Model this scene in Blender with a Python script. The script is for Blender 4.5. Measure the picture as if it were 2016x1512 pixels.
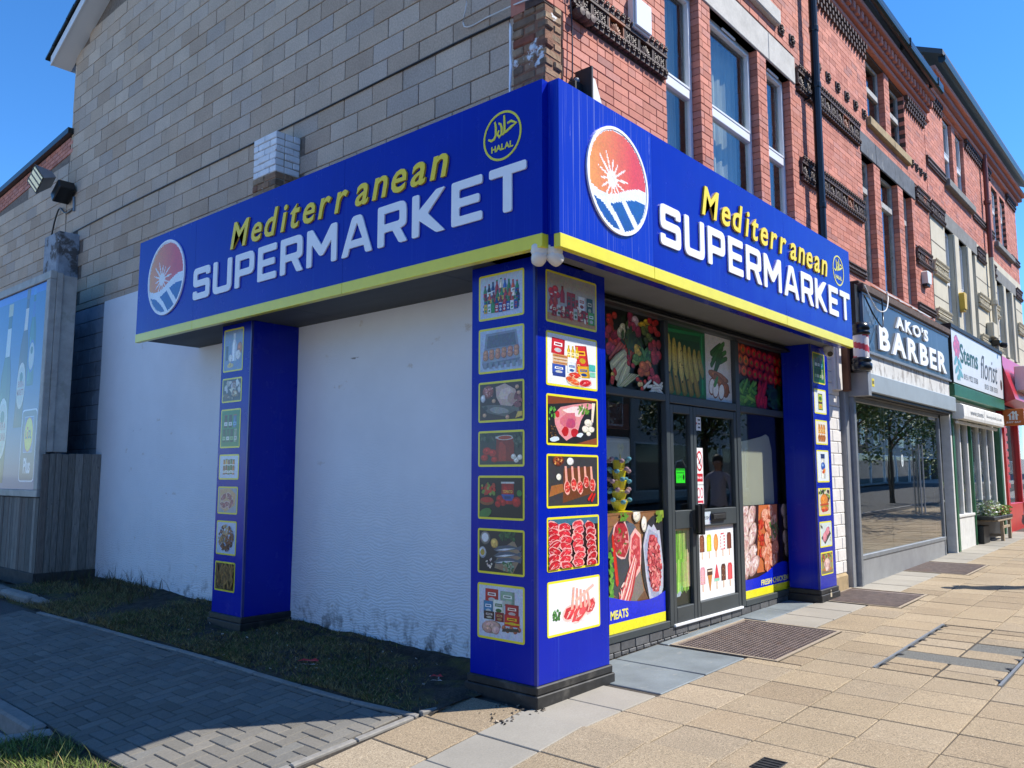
import bpy, bmesh, math, random
from mathutils import Vector, Matrix, Euler
R = math.radians
scene = bpy.context.scene
for o in list(bpy.data.objects): bpy.data.objects.remove(o)
COL = scene.collection
rng = random.Random(7)

# ---------------------------------------------------------------- camera
CAM = Vector((-4.443, -3.632, 1.6)); FPX = 1591.0
PITCH = math.atan(179/FPX); YAW = R(41)
cd = bpy.data.cameras.new('camera'); cam = bpy.data.objects.new('camera', cd); COL.objects.link(cam)
cam.location = CAM; cam.rotation_euler = (R(90)+PITCH, 0, YAW-R(90))
cd.sensor_width = 36; cd.lens = 36*FPX/2016; cd.clip_end = 3000; cd.clip_start = .05
scene.camera = cam
# ---------------------------------------------------------------- sky, sun, exposure
SUNV = Vector((.926, -1.0, 1.58)).normalized()          # towards the sun
w = bpy.data.worlds.new('World'); scene.world = w; w.use_nodes = True
nt = w.node_tree; bg = nt.nodes['Background']
sky = nt.nodes.new('ShaderNodeTexSky'); sky.sky_type = 'NISHITA'; sky.sun_disc = False
sky.sun_elevation = math.asin(SUNV.z); sky.sun_rotation = math.atan2(SUNV.x, SUNV.y)
sky.altitude = 1500; sky.air_density = 1.0; sky.dust_density = .0; sky.ozone_density = 8.0
hs = nt.nodes.new('ShaderNodeHueSaturation'); hs.inputs['Saturation'].default_value = 1.15
nt.links.new(sky.outputs[0], hs.inputs['Color']); nt.links.new(hs.outputs[0], bg.inputs[0]); bg.inputs[1].default_value = .15
sd = bpy.data.lights.new('sun', 'SUN'); sd.energy = 4.2; sd.angle = R(.53); sd.color = (1.0, .95, .86)
sun = bpy.data.objects.new('sun', sd); COL.objects.link(sun); sun.rotation_euler = (-SUNV).to_track_quat('-Z', 'Y').to_euler()
sun.location = (10, -10, 20)
scene.view_settings.view_transform = 'Standard'; scene.view_settings.look = 'None'
scene.view_settings.exposure = 0.85; scene.view_settings.gamma = 1.0; scene.view_settings.use_curve_mapping = False
scene.render.engine = 'CYCLES'
scene.cycles.max_bounces = 7; scene.cycles.transparent_max_bounces = 10

# ---------------------------------------------------------------- helpers
FW = Vector((math.cos(YAW), math.sin(YAW), 0)); RT = Vector((math.sin(YAW), -math.cos(YAW), 0)); UPV = Vector((0,0,1))
FWD = FW*math.cos(PITCH)+UPV*math.sin(PITCH); UPC = UPV*math.cos(PITCH)-FW*math.sin(PITCH)
def proj(p):
    v = Vector(p)-CAM; d = v.dot(FWD)
    if d < .1: return (-9999, -9999, d)
    return (1008+FPX*v.dot(RT)/d, 756-FPX*v.dot(UPC)/d, d)
def gz(x, y):                                            # height of the pavement
    return .0185*max(x, 0)+.105*min(x+.2, 0)*(1 if x > -3 else 2.8/(-x-.2+1e-6)) + .012*min(max(y, 0), 30)
def lin(c):
    return tuple(((v/255)/12.92 if v/255 <= .04045 else ((v/255+.055)/1.055)**2.4) for v in c)
def H(s): return lin((int(s[0:2],16), int(s[2:4],16), int(s[4:6],16)))

class MB:
    def __init__(s): s.v = []; s.f = []; s.c = []
    def add(s, vs, fs, col=None):
        n = len(s.v); s.v += [tuple(v) for v in vs]
        for f in fs: s.f.append(tuple(i+n for i in f)); s.c.append(col)
        return s
    def box(s, x0, x1, y0, y1, z0, z1, col=None):
        if x0 > x1: x0, x1 = x1, x0
        if y0 > y1: y0, y1 = y1, y0
        if z0 > z1: z0, z1 = z1, z0
        return s.add([(x0,y0,z0),(x1,y0,z0),(x1,y1,z0),(x0,y1,z0),(x0,y0,z1),(x1,y0,z1),(x1,y1,z1),(x0,y1,z1)],
              [(0,3,2,1),(4,5,6,7),(0,1,5,4),(1,2,6,5),(2,3,7,6),(3,0,4,7)], col)
    def cbox(s, x0, x1, y0, y1, z0, z1, b=.004, col=None):
        c = ((x0+x1)/2,(y0+y1)/2,(z0+z1)/2); me = cham(abs(x1-x0), abs(y1-y0), abs(z1-z0), b)
        return s.add([(v[0]+c[0],v[1]+c[1],v[2]+c[2]) for v in me[0]], me[1], col)
    def xbox(s, M, dx, dy, dz, col=None, b=0):
        vs, fs = cham(dx, dy, dz, b) if b else plain(dx, dy, dz)
        return s.add([M @ Vector(v) for v in vs], fs, col)
    def quad(s, a, b, c, d, col=None): return s.add([a,b,c,d], [(0,1,2,3)], col)
    def tube(s, pts, r, n=8, col=None, cap=True, r1=None):
        pts = [Vector(p) for p in pts]; rings = []
        for i, p in enumerate(pts):
            t = (pts[min(i+1,len(pts)-1)]-pts[max(i-1,0)]).normalized()
            a = t.cross(Vector((0,0,1)));
            if a.length < 1e-3: a = t.cross(Vector((1,0,0)))
            a.normalize(); b = t.cross(a)
            rr = r if r1 is None else r+(r1-r)*i/(len(pts)-1)
            rings.append([p+(a*math.cos(2*math.pi*k/n)+b*math.sin(2*math.pi*k/n))*rr for k in range(n)])
        vs = [v for q in rings for v in q]; fs = []
        for i in range(len(pts)-1):
            for k in range(n): fs.append((i*n+k, i*n+(k+1)%n, (i+1)*n+(k+1)%n, (i+1)*n+k))
        if cap: fs.append(tuple(range(n))[::-1]); fs.append(tuple((len(pts)-1)*n+k for k in range(n)))
        return s.add(vs, fs, col)
    def lathe(s, prof, c, n=16, col=None, axis=None):
        vs = []; fs = []; c = Vector(c)
        Mx = axis.to_track_quat('Z','Y').to_matrix() if axis else Matrix.Identity(3)
        for r_, z_ in prof:
            for k in range(n):
                a = 2*math.pi*k/n; vs.append(c+Mx @ Vector((r_*math.cos(a), r_*math.sin(a), z_)))
        for i in range(len(prof)-1):
            for k in range(n): fs.append((i*n+k, i*n+(k+1)%n, (i+1)*n+(k+1)%n, (i+1)*n+k))
        fs.append(tuple(range(n))[::-1]); fs.append(tuple((len(prof)-1)*n+k for k in range(n)))
        return s.add(vs, fs, col)
    def ico(s, c, r, col=None, sub=1, sc=(1,1,1), rot=None):
        vs, fs = icos(sub); M = rot or Matrix.Identity(3)
        return s.add([Vector(c)+M @ Vector((v[0]*r*sc[0], v[1]*r*sc[1], v[2]*r*sc[2])) for v in vs], fs, col)
    def prism(s, poly, mp, d0, d1, col=None):                # poly in (u,v); mp(u,v,d)->xyz
        n = len(poly); vs = [mp(u,v,d1) for u,v in poly]+[mp(u,v,d0) for u,v in poly]
        fs = [tuple(range(n)), tuple(range(n,2*n))[::-1]]+[(i, i+n, (i+1)%n+n, (i+1)%n) for i in range(n)]
        return s.add(vs, fs, col)
    def me(s, name, mat=None, smooth=False):
        m = bpy.data.meshes.new(name); m.from_pydata(s.v, [], s.f)
        if any(c is not None for c in s.c):
            at = m.color_attributes.new('Col', 'FLOAT_COLOR', 'CORNER'); data = []
            for f, c in zip(s.f, s.c):
                cc = c or (1,1,1); data += [cc[0],cc[1],cc[2],1.0]*len(f)
            at.data.foreach_set('color', data)
        if mat: m.materials.append(mat)
        if smooth: m.polygons.foreach_set('use_smooth', [True]*len(m.polygons))
        m.update(); return m
_ch = {}
def plain(dx, dy, dz):
    a,b,c = dx/2,dy/2,dz/2
    return [(-a,-b,-c),(a,-b,-c),(a,b,-c),(-a,b,-c),(-a,-b,c),(a,-b,c),(a,b,c),(-a,b,c)], [(0,3,2,1),(4,5,6,7),(0,1,5,4),(1,2,6,5),(2,3,7,6),(3,0,4,7)]
def cham(dx, dy, dz, b):
    b = min(b, dx*.45, dy*.45, dz*.45); k = (round(dx,4), round(dy,4), round(dz,4), round(b,4))
    if k in _ch: return _ch[k]
    h = (dx/2, dy/2, dz/2); vs = []; idx = {}
    for sx in (-1,1):
        for sy in (-1,1):
            for sz in (-1,1):
                for ax in range(3):
                    p = [sx*h[0], sy*h[1], sz*h[2]]; sg = (sx,sy,sz)
                    for q in range(3):
                        if q != ax: p[q] -= sg[q]*b
                    idx[(sx,sy,sz,ax)] = len(vs); vs.append(tuple(p))
    fs = []
    def face(l):
        pts = [Vector(vs[i]) for i in l]; n = (pts[1]-pts[0]).cross(pts[2]-pts[0]); c = sum(pts, Vector())/len(pts)
        fs.append(tuple(l) if n.dot(c) > 0 else tuple(l[::-1]))
    S = (-1,1)
    for ax in range(3):
        o = [a for a in range(3) if a != ax]
        for s in S:
            l = []
            for (p,q) in ((-1,-1),(1,-1),(1,1),(-1,1)):
                k3 = [0,0,0]; k3[ax] = s; k3[o[0]] = p; k3[o[1]] = q; l.append(idx[(k3[0],k3[1],k3[2],ax)])
            face(l)
        for p in S:
            for q in S:
                l = []
                for (e, a2) in ((-1,o[0]),(1,o[0]),(1,o[1]),(-1,o[1])):
                    k3 = [0,0,0]; k3[ax] = e; k3[o[0]] = p; k3[o[1]] = q; l.append(idx[(k3[0],k3[1],k3[2],a2)])
                face(l)
    for sx in S:
        for sy in S:
            for sz in S: face([idx[(sx,sy,sz,a)] for a in range(3)])
    _ch[k] = (vs, fs); return vs, fs
_ic = {}
def icos(sub):
    if sub not in _ic:
        bm = bmesh.new(); bmesh.ops.create_icosphere(bm, subdivisions=sub, radius=1)
        bm.verts.ensure_lookup_table(); _ic[sub] = ([tuple(v.co) for v in bm.verts], [tuple(v.index for v in f.verts) for f in bm.faces]); bm.free()
    return _ic[sub]
WL = {}
def link(o, parent, loc=(0,0,0)):
    COL.objects.link(o); p = Vector(loc)
    if parent is not None: o.parent = parent; o.location = p-WL[parent.name]
    else: o.location = p
    WL[o.name] = p; return o
def obj(name, mb, mat, parent=None, smooth=False, **kw):
    me = mb if isinstance(mb, bpy.types.Mesh) else mb.me(name, mat, smooth)
    o = link(bpy.data.objects.new(name, me), parent)
    for k, v in kw.items(): o[k] = v
    return o
def thing(name, label, cat, loc=(0,0,0), group=None):
    o = link(bpy.data.objects.new(name, None), None, loc); o.empty_display_size = .1
    o['label'] = label; o['category'] = cat
    if group: o['group'] = group
    return o
def tag(o, label, cat, group=None):
    o['label'] = label; o['category'] = cat
    if group: o['group'] = group
    return o
def struct(name, mb, mat, smooth=False): return obj(name, mb, mat, None, smooth, kind='structure')
_pm = {}
def piece(name, c, d, mat, parent, rot=None, b=.004):
    k = (name, round(d[0],3), round(d[1],3), round(d[2],3), round(b,4), mat.name)
    if k not in _pm:
        m = MB(); m.add(*cham(d[0], d[1], d[2], b)); _pm[k] = m.me(name, mat)
    o = bpy.data.objects.new(name, _pm[k]); link(o, parent, c)
    if rot is not None: o.rotation_euler = rot.to_euler() if not isinstance(rot, Euler) else rot
    return o
def pieces(name, items, mat, parent, b=.004, limit=300, plural=None):
    """items: (centre, dims, rot3x3 or None[, mat]); the largest in the picture become objects, the rest one stuff part"""
    sc = []
    for it in items:
        x, y, d = proj(it[0]); vis = -40 < x < 2056 and -40 < y < 1552
        sc.append((sorted(it[1])[-2]*sorted(it[1])[-1]/max(d,.5)**2 if vis else -1, it))
    sc.sort(key=lambda t: -t[0]); rest = {}
    for i, (s_, it) in enumerate(sc):
        m_ = it[3] if len(it) > 3 else mat
        if i < limit and s_ > 0: piece(name, it[0], it[1], m_, parent, it[2], b)
        else:
            r_ = rest.setdefault(m_.name, (m_, MB()))[1]
            M = Matrix.Translation(it[0]) @ (it[2].to_matrix().to_4x4() if isinstance(it[2], Euler) else (it[2].to_4x4() if it[2] is not None else Matrix.Identity(4)))
            r_.xbox(M, it[1][0], it[1][1], it[1][2])
    for m_, r_ in rest.values(): obj(plural or name+'_field', r_, m_, parent, kind='stuff')
def rects(x0, x1, z0, z1, holes):
    xs = sorted({x0,x1}|{max(x0,min(x1,h[0])) for h in holes}|{max(x0,min(x1,h[1])) for h in holes})
    zs = sorted({z0,z1}|{max(z0,min(z1,h[2])) for h in holes}|{max(z0,min(z1,h[3])) for h in holes})
    out = []
    for i in range(len(xs)-1):
        for j in range(len(zs)-1):
            cx, cz = (xs[i]+xs[i+1])/2, (zs[j]+zs[j+1])/2
            if not any(h[0] < cx < h[1] and h[2] < cz < h[3] for h in holes): out.append((xs[i],xs[i+1],zs[j],zs[j+1]))
    return out
fr = lambda y0: (lambda u, v, d: (u, y0-d, v))             # a front facing the street: u = x, v = z, d = out of the wall
sd_ = lambda x0: (lambda u, v, d: (x0-d, u, v))            # a face on the side wall: u = y
def sdl(x0, yl): return lambda u, v, d: (x0-d, yl-u, v)    # the same, u running left to right as seen

# ---------------------------------------------------------------- materials
MATS = {}
def mat(name, c=(.5,.5,.5), rough=.6, spec=.5, metal=0, coat=0, var=(), rnd=None, pal=None, c2=(), bump=(), attr=None, stretch=(1,1,1), rv=None, trans=0, emit=0, ior=None, sub=0):
    m = bpy.data.materials.new(name); m.use_nodes = True; MATS[name] = m
    N = m.node_tree.nodes; L = m.node_tree.links; P = N['Principled BSDF']
    P.inputs['Roughness'].default_value = rough; P.inputs['Metallic'].default_value = metal
    P.inputs['Specular IOR Level'].default_value = spec; P.inputs['Coat Weight'].default_value = coat; P.inputs['Coat Roughness'].default_value = .06
    if ior: P.inputs['IOR'].default_value = ior
    geo = N.new('ShaderNodeNewGeometry'); mp = N.new('ShaderNodeMapping'); mp.inputs['Scale'].default_value = stretch
    L.new(geo.outputs['Position'], mp.inputs['Vector'])
    def noise(scale, det=4, rgh=.6, vec=None):
        n = N.new('ShaderNodeTexNoise'); n.inputs['Scale'].default_value = scale; n.inputs['Detail'].default_value = det; n.inputs['Roughness'].default_value = rgh
        L.new(vec or mp.outputs[0], n.inputs['Vector']); return n.outputs['Fac']
    def rng_(src, a, b_, lo, hi):
        r = N.new('ShaderNodeMapRange'); r.inputs[1].default_value = a; r.inputs[2].default_value = b_; r.inputs[3].default_value = lo; r.inputs[4].default_value = hi
        L.new(src, r.inputs[0]); return r.outputs[0]
    rand = None
    if rnd or pal:
        oi = N.new('ShaderNodeObjectInfo'); ad = N.new('ShaderNodeMath'); ad.operation = 'ADD'; frc = N.new('ShaderNodeMath'); frc.operation = 'FRACT'
        L.new(oi.outputs['Random'], ad.inputs[0]); L.new(geo.outputs['Random Per Island'], ad.inputs[1]); L.new(ad.outputs[0], frc.inputs[0]); rand = frc.outputs[0]
    if attr:
        a = N.new('ShaderNodeVertexColor'); a.layer_name = 'Col'; col = a.outputs['Color']
    elif pal:
        cr = N.new('ShaderNodeValToRGB'); e = cr.color_ramp.elements; cr.color_ramp.interpolation = 'LINEAR'
        for i, (p, cc) in enumerate(pal):
            el = e[i] if i < 2 else e.new(p)
            el.position = p; el.color = (*cc, 1)
        L.new(rand, cr.inputs[0]); col = cr.outputs[0]
    else:
        rg = N.new('ShaderNodeRGB'); rg.outputs[0].default_value = (*c, 1); col = rg.outputs[0]
    def mul(col, fac):
        mx = N.new('ShaderNodeMix'); mx.data_type = 'RGBA'; mx.blend_type = 'MULTIPLY'; mx.inputs[0].default_value = 1
        L.new(col, mx.inputs[6]); L.new(fac, mx.inputs[7]); return mx.outputs[2]
    if rnd:
        if pal or attr:
            pw = N.new('ShaderNodeMath'); pw.operation = 'MULTIPLY'; pw.inputs[1].default_value = 7.31; f2 = N.new('ShaderNodeMath'); f2.operation = 'FRACT'
            L.new(rand, pw.inputs[0]); L.new(pw.outputs[0], f2.inputs[0]); col = mul(col, rng_(f2.outputs[0], 0, 1, *rnd))
        else: col = mul(col, rng_(rand, 0, 1, *rnd))
    for (s, lo, hi, *det) in var: col = mul(col, rng_(noise(s, det[0] if det else 4), .3, .7, lo, hi))
    for (cc, s, a, b_, *ex) in c2:                       # patches of a second colour
        st = ex[0] if ex else None; vec = None
        if st:
            m2 = N.new('ShaderNodeMapping'); m2.inputs['Scale'].default_value = st; L.new(geo.outputs['Position'], m2.inputs['Vector']); vec = m2.outputs[0]
        f = rng_(noise(s, 6, .65, vec), a, b_, 0, 1)
        if len(ex) > 1:                                  # limited to a height band (z0,z1) fade
            sx = N.new('ShaderNodeSeparateXYZ'); L.new(geo.outputs['Position'], sx.inputs[0])
            g_ = rng_(sx.outputs[ex[1][0]], ex[1][1], ex[1][2], 1, 0); mm = N.new('ShaderNodeMath'); mm.operation = 'MULTIPLY'
            L.new(f, mm.inputs[0]); L.new(g_, mm.inputs[1]); f = mm.outputs[0]
        mx = N.new('ShaderNodeMix'); mx.data_type = 'RGBA'; L.new(f, mx.inputs[0]); L.new(col, mx.inputs[6]); mx.inputs[7].default_value = (*cc, 1); col = mx.outputs[2]
    L.new(col, P.inputs['Base Color'])
    if rv: L.new(rng_(noise(rv[0]), .3, .7, rv[1], rv[2]), P.inputs['Roughness'])
    prev = None
    for (s, stg, dist, *st) in bump:
        bn = N.new('ShaderNodeBump'); bn.inputs['Strength'].default_value = stg; bn.inputs['Distance'].default_value = dist
        vec = None
        if st:
            m2 = N.new('ShaderNodeMapping'); m2.inputs['Scale'].default_value = st[0]; L.new(geo.outputs['Position'], m2.inputs['Vector']); vec = m2.outputs[0]
        L.new(noise(s, 5, .6, vec), bn.inputs['Height'])
        if prev: L.new(prev, bn.inputs['Normal'])
        prev = bn.outputs[0]
    if prev: L.new(prev, P.inputs['Normal'])
    if emit: P.inputs['Emission Color'].default_value = (*c,1); P.inputs['Emission Strength'].default_value = emit
    return m
def glass_mat(name, tint, rough=0.0, ior=1.5, pwr=4.4):
    m = bpy.data.materials.new(name); m.use_nodes = True; N = m.node_tree.nodes; L = m.node_tree.links; N.remove(N['Principled BSDF'])
    out = N['Material Output']; lw = N.new('ShaderNodeLayerWeight'); lw.inputs[0].default_value = .5; pw = N.new('ShaderNodeMath'); pw.operation = 'POWER'; pw.inputs[1].default_value = pwr
    fz = N.new('ShaderNodeMapRange'); fz.inputs[3].default_value = .03*ior; fz.inputs[4].default_value = 1.0; L.new(lw.outputs['Facing'], pw.inputs[0]); L.new(pw.outputs[0], fz.inputs[0])
    tr = N.new('ShaderNodeBsdfTransparent'); tr.inputs[0].default_value = (*tint,1); gl = N.new('ShaderNodeBsdfGlossy'); gl.inputs['Roughness'].default_value = rough
    geo = N.new('ShaderNodeNewGeometry'); nz = N.new('ShaderNodeTexNoise'); nz.inputs['Scale'].default_value = 1.3; nz.inputs['Detail'].default_value = 1
    bp = N.new('ShaderNodeBump'); bp.inputs['Strength'].default_value = .04; bp.inputs['Distance'].default_value = .02
    L.new(geo.outputs['Position'], nz.inputs['Vector']); L.new(nz.outputs['Fac'], bp.inputs['Height']); L.new(bp.outputs[0], gl.inputs['Normal'])
    mx = N.new('ShaderNodeMixShader'); L.new(fz.outputs[0], mx.inputs[0]); L.new(tr.outputs[0], mx.inputs[1]); L.new(gl.outputs[0], mx.inputs[2]); L.new(mx.outputs[0], out.inputs[0])
    MATS[name] = m; return m
# ---- the materials of the place
BRICK = mat('red_brick', pal=[(0,(.47,.165,.115)),(.3,(.54,.205,.14)),(.7,(.60,.235,.165)),(.9,(.52,.22,.17)),(1,(.41,.18,.15))], rnd=(.85,1.12), rough=.75, spec=.3, var=[(30,.9,1.08)], c2=[((.26,.12,.09),3.0,.62,.9)], bump=[(60,.25,.004)])
MORTAR = mat('dark_mortar', (.085,.055,.045), rough=.95, var=[(25,.7,1.3)])
OLDBR = mat('worn_brick', pal=[(0,(.23,.10,.06)),(.35,(.30,.19,.11)),(.6,(.20,.13,.085)),(.85,(.34,.23,.14)),(1,(.28,.09,.05))], rnd=(.8,1.15), rough=.9, var=[(18,.75,1.2)], c2=[((.75,.76,.76),5,.60,.64)], bump=[(25,.8,.015)])
PAINTBR = mat('flaking_white_brick', (.84,.85,.86), rough=.85, var=[(9,.85,1.05)], c2=[((.26,.10,.06),6,.64,.67),((.16,.13,.11),14,.67,.70)], bump=[(14,.5,.01)])
BLOCK = mat('concrete_block', pal=[(0,(.46,.345,.255)),(.25,(.54,.42,.315)),(.5,(.49,.39,.305)),(.75,(.57,.455,.35)),(1,(.46,.38,.315))], rnd=(.93,1.07), rough=.95, spec=.2, var=[(55,.82,1.18),(2.2,.92,1.06)], c2=[((.28,.23,.18),1.6,.62,.9),((.22,.19,.16),40,.70,.74)], bump=[(110,.5,.006)])
BMORT = mat('grey_mortar', (.19,.15,.12), rough=.95, var=[(20,.7,1.2)])
RENDER = mat('white_render', (.80,.83,.86), rough=.88, spec=.25, var=[(1.4,.95,1.03)], c2=[((.34,.33,.31),5.5,.60,.78,(1,1,.7),(2,.05,.9)),((.55,.48,.38),2.6,.66,.76,(1,1,1.6)),((.30,.29,.28),1.0,.70,.735,(1.2,1.2,7)),((.11,.10,.09),9,.50,.64,(1,1,.8),(2,.05,.40))], bump=[(26,.16,.012,(1,1,1))])
def trowel(m):
    N = m.node_tree.nodes; L = m.node_tree.links; P = N['Principled BSDF']; g = N.new('ShaderNodeNewGeometry'); w_ = N.new('ShaderNodeTexWave'); w_.bands_direction = 'Z'; w_.inputs['Scale'].default_value = 11; w_.inputs['Distortion'].default_value = 16; w_.inputs['Detail'].default_value = 3; w_.inputs['Detail Scale'].default_value = .55
    L.new(g.outputs['Position'], w_.inputs['Vector']); sx = N.new('ShaderNodeSeparateXYZ'); L.new(g.outputs['Position'], sx.inputs[0]); nz = N.new('ShaderNodeTexNoise'); nz.inputs['Scale'].default_value = 1.1; L.new(g.outputs['Position'], nz.inputs['Vector'])
    a = N.new('ShaderNodeMath'); a.operation = 'MULTIPLY_ADD'; a.inputs[1].default_value = 1.4; L.new(nz.outputs['Fac'], a.inputs[0]); L.new(sx.outputs[2], a.inputs[2])
    r = N.new('ShaderNodeMapRange'); r.inputs[1].default_value = 1.1; r.inputs[2].default_value = 2.5; r.inputs[3].default_value = 1; r.inputs[4].default_value = .05; L.new(a.outputs[0], r.inputs[0])
    q = N.new('ShaderNodeMath'); q.operation = 'MULTIPLY'; L.new(w_.outputs['Fac'], q.inputs[0]); L.new(r.outputs[0], q.inputs[1])
    b = N.new('ShaderNodeBump'); b.inputs['Strength'].default_value = .38; b.inputs['Distance'].default_value = .014; L.new(q.outputs[0], b.inputs['Height']); L.new(P.inputs['Normal'].links[0].from_socket, b.inputs['Normal']); L.new(b.outputs[0], P.inputs['Normal'])
trowel(RENDER)
BLUEW = mat('bluish_shade_block', (.30,.34,.40), rough=.85, var=[(3,.8,1.1)], c2=[((.10,.11,.12),2.0,.5,.8)], bump=[(20,.4,.01)])  # bluish grey mixes blue paint with shade put into the white wall's colour
BLUE = mat('blue_gloss_panel', (.001,.014,.36), rough=.2, spec=.22, coat=.0, var=[(1.3,.92,1.06)], rv=(4,.16,.30), c2=[((.02,.06,.44),1.0,.58,.85,(45,45,.5)),((.25,.32,.6),1.0,.74,.78,(60,60,2.0))], bump=[(2.2,.04,.02)])
BLUES = mat('blue_streaked_panel', (.002,.024,.42), rough=.25, spec=.3, coat=.0, c2=[((.55,.60,.75),1.0,.66,.72,(26,26,.9)),((.16,.20,.50),1.0,.56,.75,(60,60,.6))], bump=[(2.2,.04,.02)])
BLUED = mat('dull_blue_panel', (.010,.020,.20), rough=.35, coat=.1, c2=[((.06,.08,.25),3,.5,.9)])
YEL = mat('yellow_gloss_trim', (.80,.72,.025), rough=.3, coat=.2, var=[(8,.95,1.04)])
YLET = mat('yellow_letter', (.90,.70,.02), rough=.4)
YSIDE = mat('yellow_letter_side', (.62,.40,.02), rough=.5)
WLET = mat('white_letter', (.88,.90,.92), rough=.4, var=[(4,.96,1.02)])
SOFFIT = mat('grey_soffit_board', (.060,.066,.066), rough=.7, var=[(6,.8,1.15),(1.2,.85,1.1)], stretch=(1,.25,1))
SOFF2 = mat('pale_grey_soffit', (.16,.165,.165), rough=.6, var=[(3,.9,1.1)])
PLINTH = mat('black_plinth', (.018,.018,.018), rough=.55, var=[(14,.6,1.5)], c2=[((.30,.28,.25),24,.72,.78),((.10,.095,.085),5,.55,.8)], bump=[(20,.2,.004)])
FRAME = mat('anthracite_frame', (.045,.055,.058), rough=.42, var=[(3,.9,1.12)], c2=[((.14,.14,.13),10,.74,.8)])
FRAMED = mat('black_rail', (.012,.013,.014), rough=.5)
UPVC = mat('white_upvc', (.78,.80,.82), rough=.3, coat=.1, var=[(4,.95,1.02)])
OLDW = mat('peeling_white_timber', (.42,.41,.39), rough=.75, var=[(12,.75,1.15)], c2=[((.16,.14,.12),22,.58,.66,(1,1,.25))])
GLASS = glass_mat('window_glass', (.90,.93,.92))
GLASSB = glass_mat('shopfront_glass', (.86,.90,.89), ior=2.6, pwr=2.6)
GLASSD = glass_mat('dark_window_glass', (.55,.60,.60), ior=1.65)
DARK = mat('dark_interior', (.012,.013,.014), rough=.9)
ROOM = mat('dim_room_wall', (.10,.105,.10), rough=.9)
ROOMF = mat('shop_floor', (.16,.15,.14), rough=.5, var=[(4,.8,1.1)])
CURT = mat('net_curtain', (.42,.44,.40), rough=.95, var=[(1.2,.7,1.2)], stretch=(6,6,1))
CONC = mat('pale_concrete', (.50,.48,.44), rough=.85, var=[(6,.85,1.1),(40,.93,1.06)], c2=[((.20,.18,.16),30,.74,.77)], bump=[(60,.2,.004)])
SLATEL = mat('weathered_dark_lintel', (.085,.095,.11), rough=.75, var=[(6,.6,1.3)], c2=[((.30,.30,.28),9,.60,.72,(1.2,1.2,.3)),((.22,.17,.10),5,.66,.74)], bump=[(20,.3,.006)])
SANDST = mat('sandstone_sill', (.38,.28,.15), rough=.9, var=[(9,.75,1.1)], c2=[((.15,.11,.07),5,.55,.8)], bump=[(30,.3,.006)])
GREYST = mat('grey_stone', (.20,.20,.19), rough=.85, var=[(7,.75,1.15)], bump=[(30,.2,.004)])
TERRA = mat('dark_terracotta', (.075,.042,.032), rough=.6, spec=.5, var=[(25,.7,1.3)], rnd=(.75,1.25), c2=[((.20,.14,.10),40,.60,.72)])
TERRO = mat('orange_terracotta', (.27,.09,.035), rough=.6, var=[(25,.7,1.2)])
TERRC = mat('cream_painted_terracotta', (.52,.46,.33), rough=.8, var=[(10,.8,1.1)])
CREAM = mat('cream_masonry_paint', (.58,.53,.41), rough=.85, var=[(3,.88,1.05)], c2=[((.36,.32,.24),2.5,.58,.85,(1,1,.35))], bump=[(30,.15,.004)])
CREAMD = mat('groove_shade', (.16,.14,.11), rough=.9)  # cream darkened so that groove shade is drawn as colour
BLACKP = mat('black_plastic', (.008,.008,.009), rough=.28)
GUTT = mat('dark_green_gutter', (.012,.017,.016), rough=.3)
REDPIPE = mat('red_painted_pipe', (.20,.055,.04), rough=.5)
ROOFM = mat('slate_roof', (.06,.065,.07), rough=.7, rnd=(.7,1.3))
WSOFF = mat('white_bargeboard', (.70,.72,.74), rough=.5)
PEACH = mat('peach_aggregate_slab', pal=[(0,(.30,.23,.15)),(.5,(.34,.265,.172)),(1,(.325,.26,.18))], rnd=(.90,1.06), rough=.85, spec=.3, var=[(95,.66,1.32,2),(1.1,.88,1.06),(190,.75,1.25,2)], c2=[((.58,.50,.37),85,.61,.68),((.17,.13,.10),80,.67,.71),((.19,.16,.135),2.0,.64,.9)], bump=[(150,.5,.004)])
GREYS = mat('grey_concrete_slab', (.30,.275,.23), rough=.85, rnd=(.9,1.08), var=[(90,.9,1.1),(2,.9,1.07)], c2=[((.14,.13,.12),60,.71,.74),((.42,.40,.35),4,.68,.78)], bump=[(80,.2,.003)])
SLATE = mat('blue_slate_slab', (.17,.20,.215), rough=.6, var=[(2.2,.75,1.2),(60,.92,1.08)], c2=[((.34,.33,.30),6,.60,.85,(1,2.5,1))], bump=[(30,.2,.003)])
JOINT = mat('dark_joint_sand', (.06,.05,.04), rough=.95, var=[(40,.6,1.3)])
PAVER = mat('grey_block_paver', pal=[(0,(.15,.14,.12)),(.5,(.19,.175,.15)),(1,(.165,.16,.145))], rnd=(.9,1.12), rough=.9, spec=.25, var=[(70,.85,1.12),(1.3,.9,1.08)], c2=[((.40,.38,.34),28,.755,.77)], bump=[(90,.3,.003)])
KERB = mat('kerb_concrete', (.27,.255,.23), rough=.9, var=[(30,.85,1.1),(3,.75,1.1)], rnd=(.9,1.1), bump=[(50,.3,.004)])
ASPH = mat('asphalt', (.055,.055,.055), rough=.95, var=[(120,.5,1.6,2)], bump=[(150,.6,.006)])
PALEG = mat('pale_bounce_ground', (.33,.32,.30), rough=.95, var=[(20,.8,1.2),(.5,.85,1.1)])  # ground colour made extra pale to bounce sunlight onto the side wall
ASPHL = mat('patch_asphalt', (.13,.13,.12), rough=.95, var=[(120,.45,1.7,2)], bump=[(140,.8,.008)])
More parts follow.
